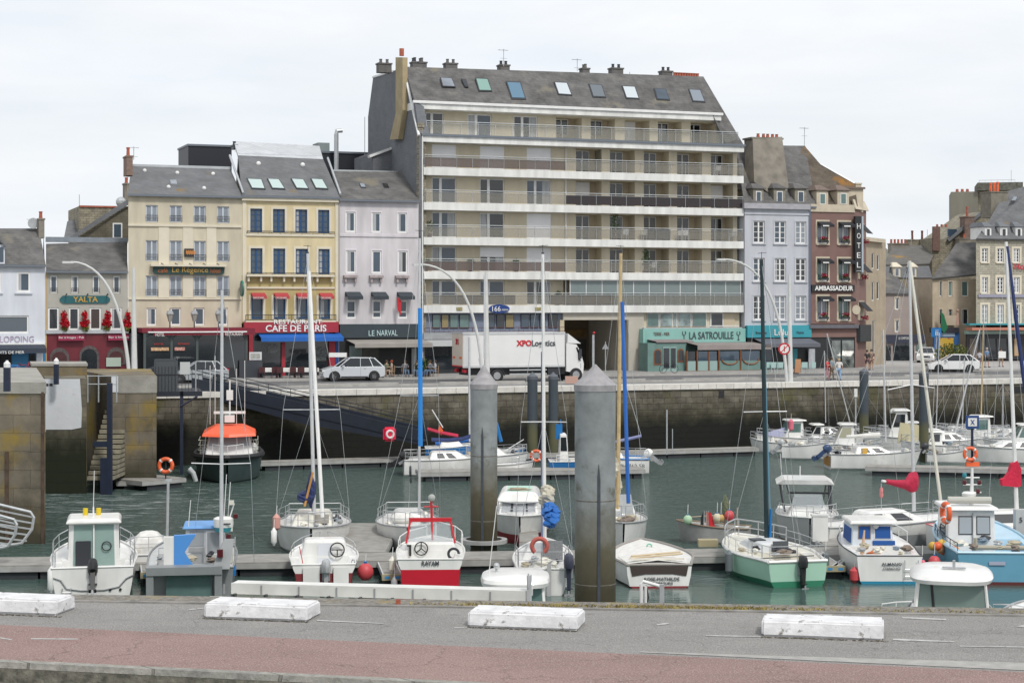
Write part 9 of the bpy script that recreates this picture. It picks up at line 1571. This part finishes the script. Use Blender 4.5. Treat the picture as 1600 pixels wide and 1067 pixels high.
E0 = P(1295,594,ZQ); person(P(1292.5,594,ZQ),1.2,'person in a red top and grey trousers walking left on the quay edge',cl('red',(.6,.03,.04)),(cl('pink',(.4,.2,.22)),True),hb,1.65,group=gr,bag=dark,arms='bent'); person(P(1299.5,593,ZQ),1.0,'person in a grey-blue shirt between the red top and the white top',cl('greyblue',(.2,.27,.3)),(cl('khaki',(.2,.13,.08)),True),hb,1.7,group=gr)
person(P(1311,594,ZQ),2.8,'person in a white top and light blue jeans at the quay edge',cl('white',(.7,.68,.66)),(cl('denim',(.25,.38,.55)),True),mat('hair_blond',(.4,.28,.14),.8),1.62,group=gr)
person(P(1355,578,ZQ+.13),.3,'person in dark clothes at the hotel corner',cl('black',(.04,.035,.035)),(cl('plum',(.12,.06,.07)),False),hb,1.7,group=gr); person(P(1361.5,578,ZQ+.13),-.2,'person in a brown patterned dress at the hotel corner',cl('brown',(.2,.13,.10)),(cl('brown2',(.25,.15,.11)),False),hb,1.75,group=gr)
person(P(1530.5,575,ZQ),-.9,'person in a white shirt walking behind the tan mast',cl('white2',(.6,.62,.68)),(cl('slate',(.08,.09,.1)),True),hb,1.6,group=gr); person(P(1542,574,ZQ),.4,'person in a blue shirt and grey shorts behind the white car',cl('blue',(.12,.2,.32)),(cl('charcoal',(.04,.045,.05)),False),hg,1.78,group=gr)
person(P(1564,573,ZQ),.1,'person in a white shirt carrying a pale sheet near the black shop front',cl('white3',(.68,.66,.68)),(cl('sand',(.4,.3,.2)),False),hb,1.7,group=gr,arms='bent')
o = MB().box(-.33,.33,-.02,.0,-.3,.3).build('map_sheet', letw, None, loc=P(1564,573,ZQ)+Vector((0,-.42,1.12))); o['label'] = 'pale sheet held by the person in front of the black shop front'; o['category'] = 'sheet'
seat = [(604,'seated person in a green-brown jacket at the left table under the taupe awning',cl('olive',(.14,.15,.1)),.9),(612,'seated person in a beige shirt with red hair under the taupe awning',cl('beige',(.35,.3,.24)),-1.4),(633,'seated person in a grey top and jeans in the middle of the taupe awning terrace',cl('grey1',(.12,.13,.15)),.4),(652,'seated person in black near the blue mast',cl('black2',(.03,.03,.035)),-.3),(672,'seated person in a slate shirt at the right end of the terrace',cl('grey2',(.15,.17,.2)),-.8),(680,'seated person in white and grey at the right end of the terrace',cl('pale',(.35,.36,.38)),-1.3)]
for px, lab, tp_, rz in seat:
    p = P(px,588.5,ZQ+.13); person(p,rz,lab,tp_,(cl('tan',(.35,.27,.2)) if px < 625 else cl('denim2',(.1,.16,.25)),px != 612),mat('hair_red',(.25,.05,.02),.8) if px == 612 else hb,1.7,'sit',group='guests seated under the taupe awning',sleeves=px != 612)
    o = chair_mb().build('terrace_chair', mat('cane',(.3,.2,.13),.7), None, loc=p, rotz=rz); o['label'] = ' '.join(('cane chair of the '+lab.replace('seated ','',1)).split()[:15]); o['category'] = 'chair'; o['group'] = 'cane chairs of the taupe awning terrace'
for px, lab in ((622,'small round table beside the beige-shirted guest'),(664,'small round table near the right end of the taupe awning terrace')):
    p = P(px,588,ZQ+.13); r_ = empty('bistro_table', lab, 'table', tuple(p), 0, 'round tables under the taupe awning'); MB().lathe([(.35,.72),(.35,.75)],n=18).build('table_top', grey, r_); MB().tube([(0,0,0),(0,0,.72)],.03,6).lathe([(.22,0),(.22,.03)],n=12).build('pedestal', dark, r_)
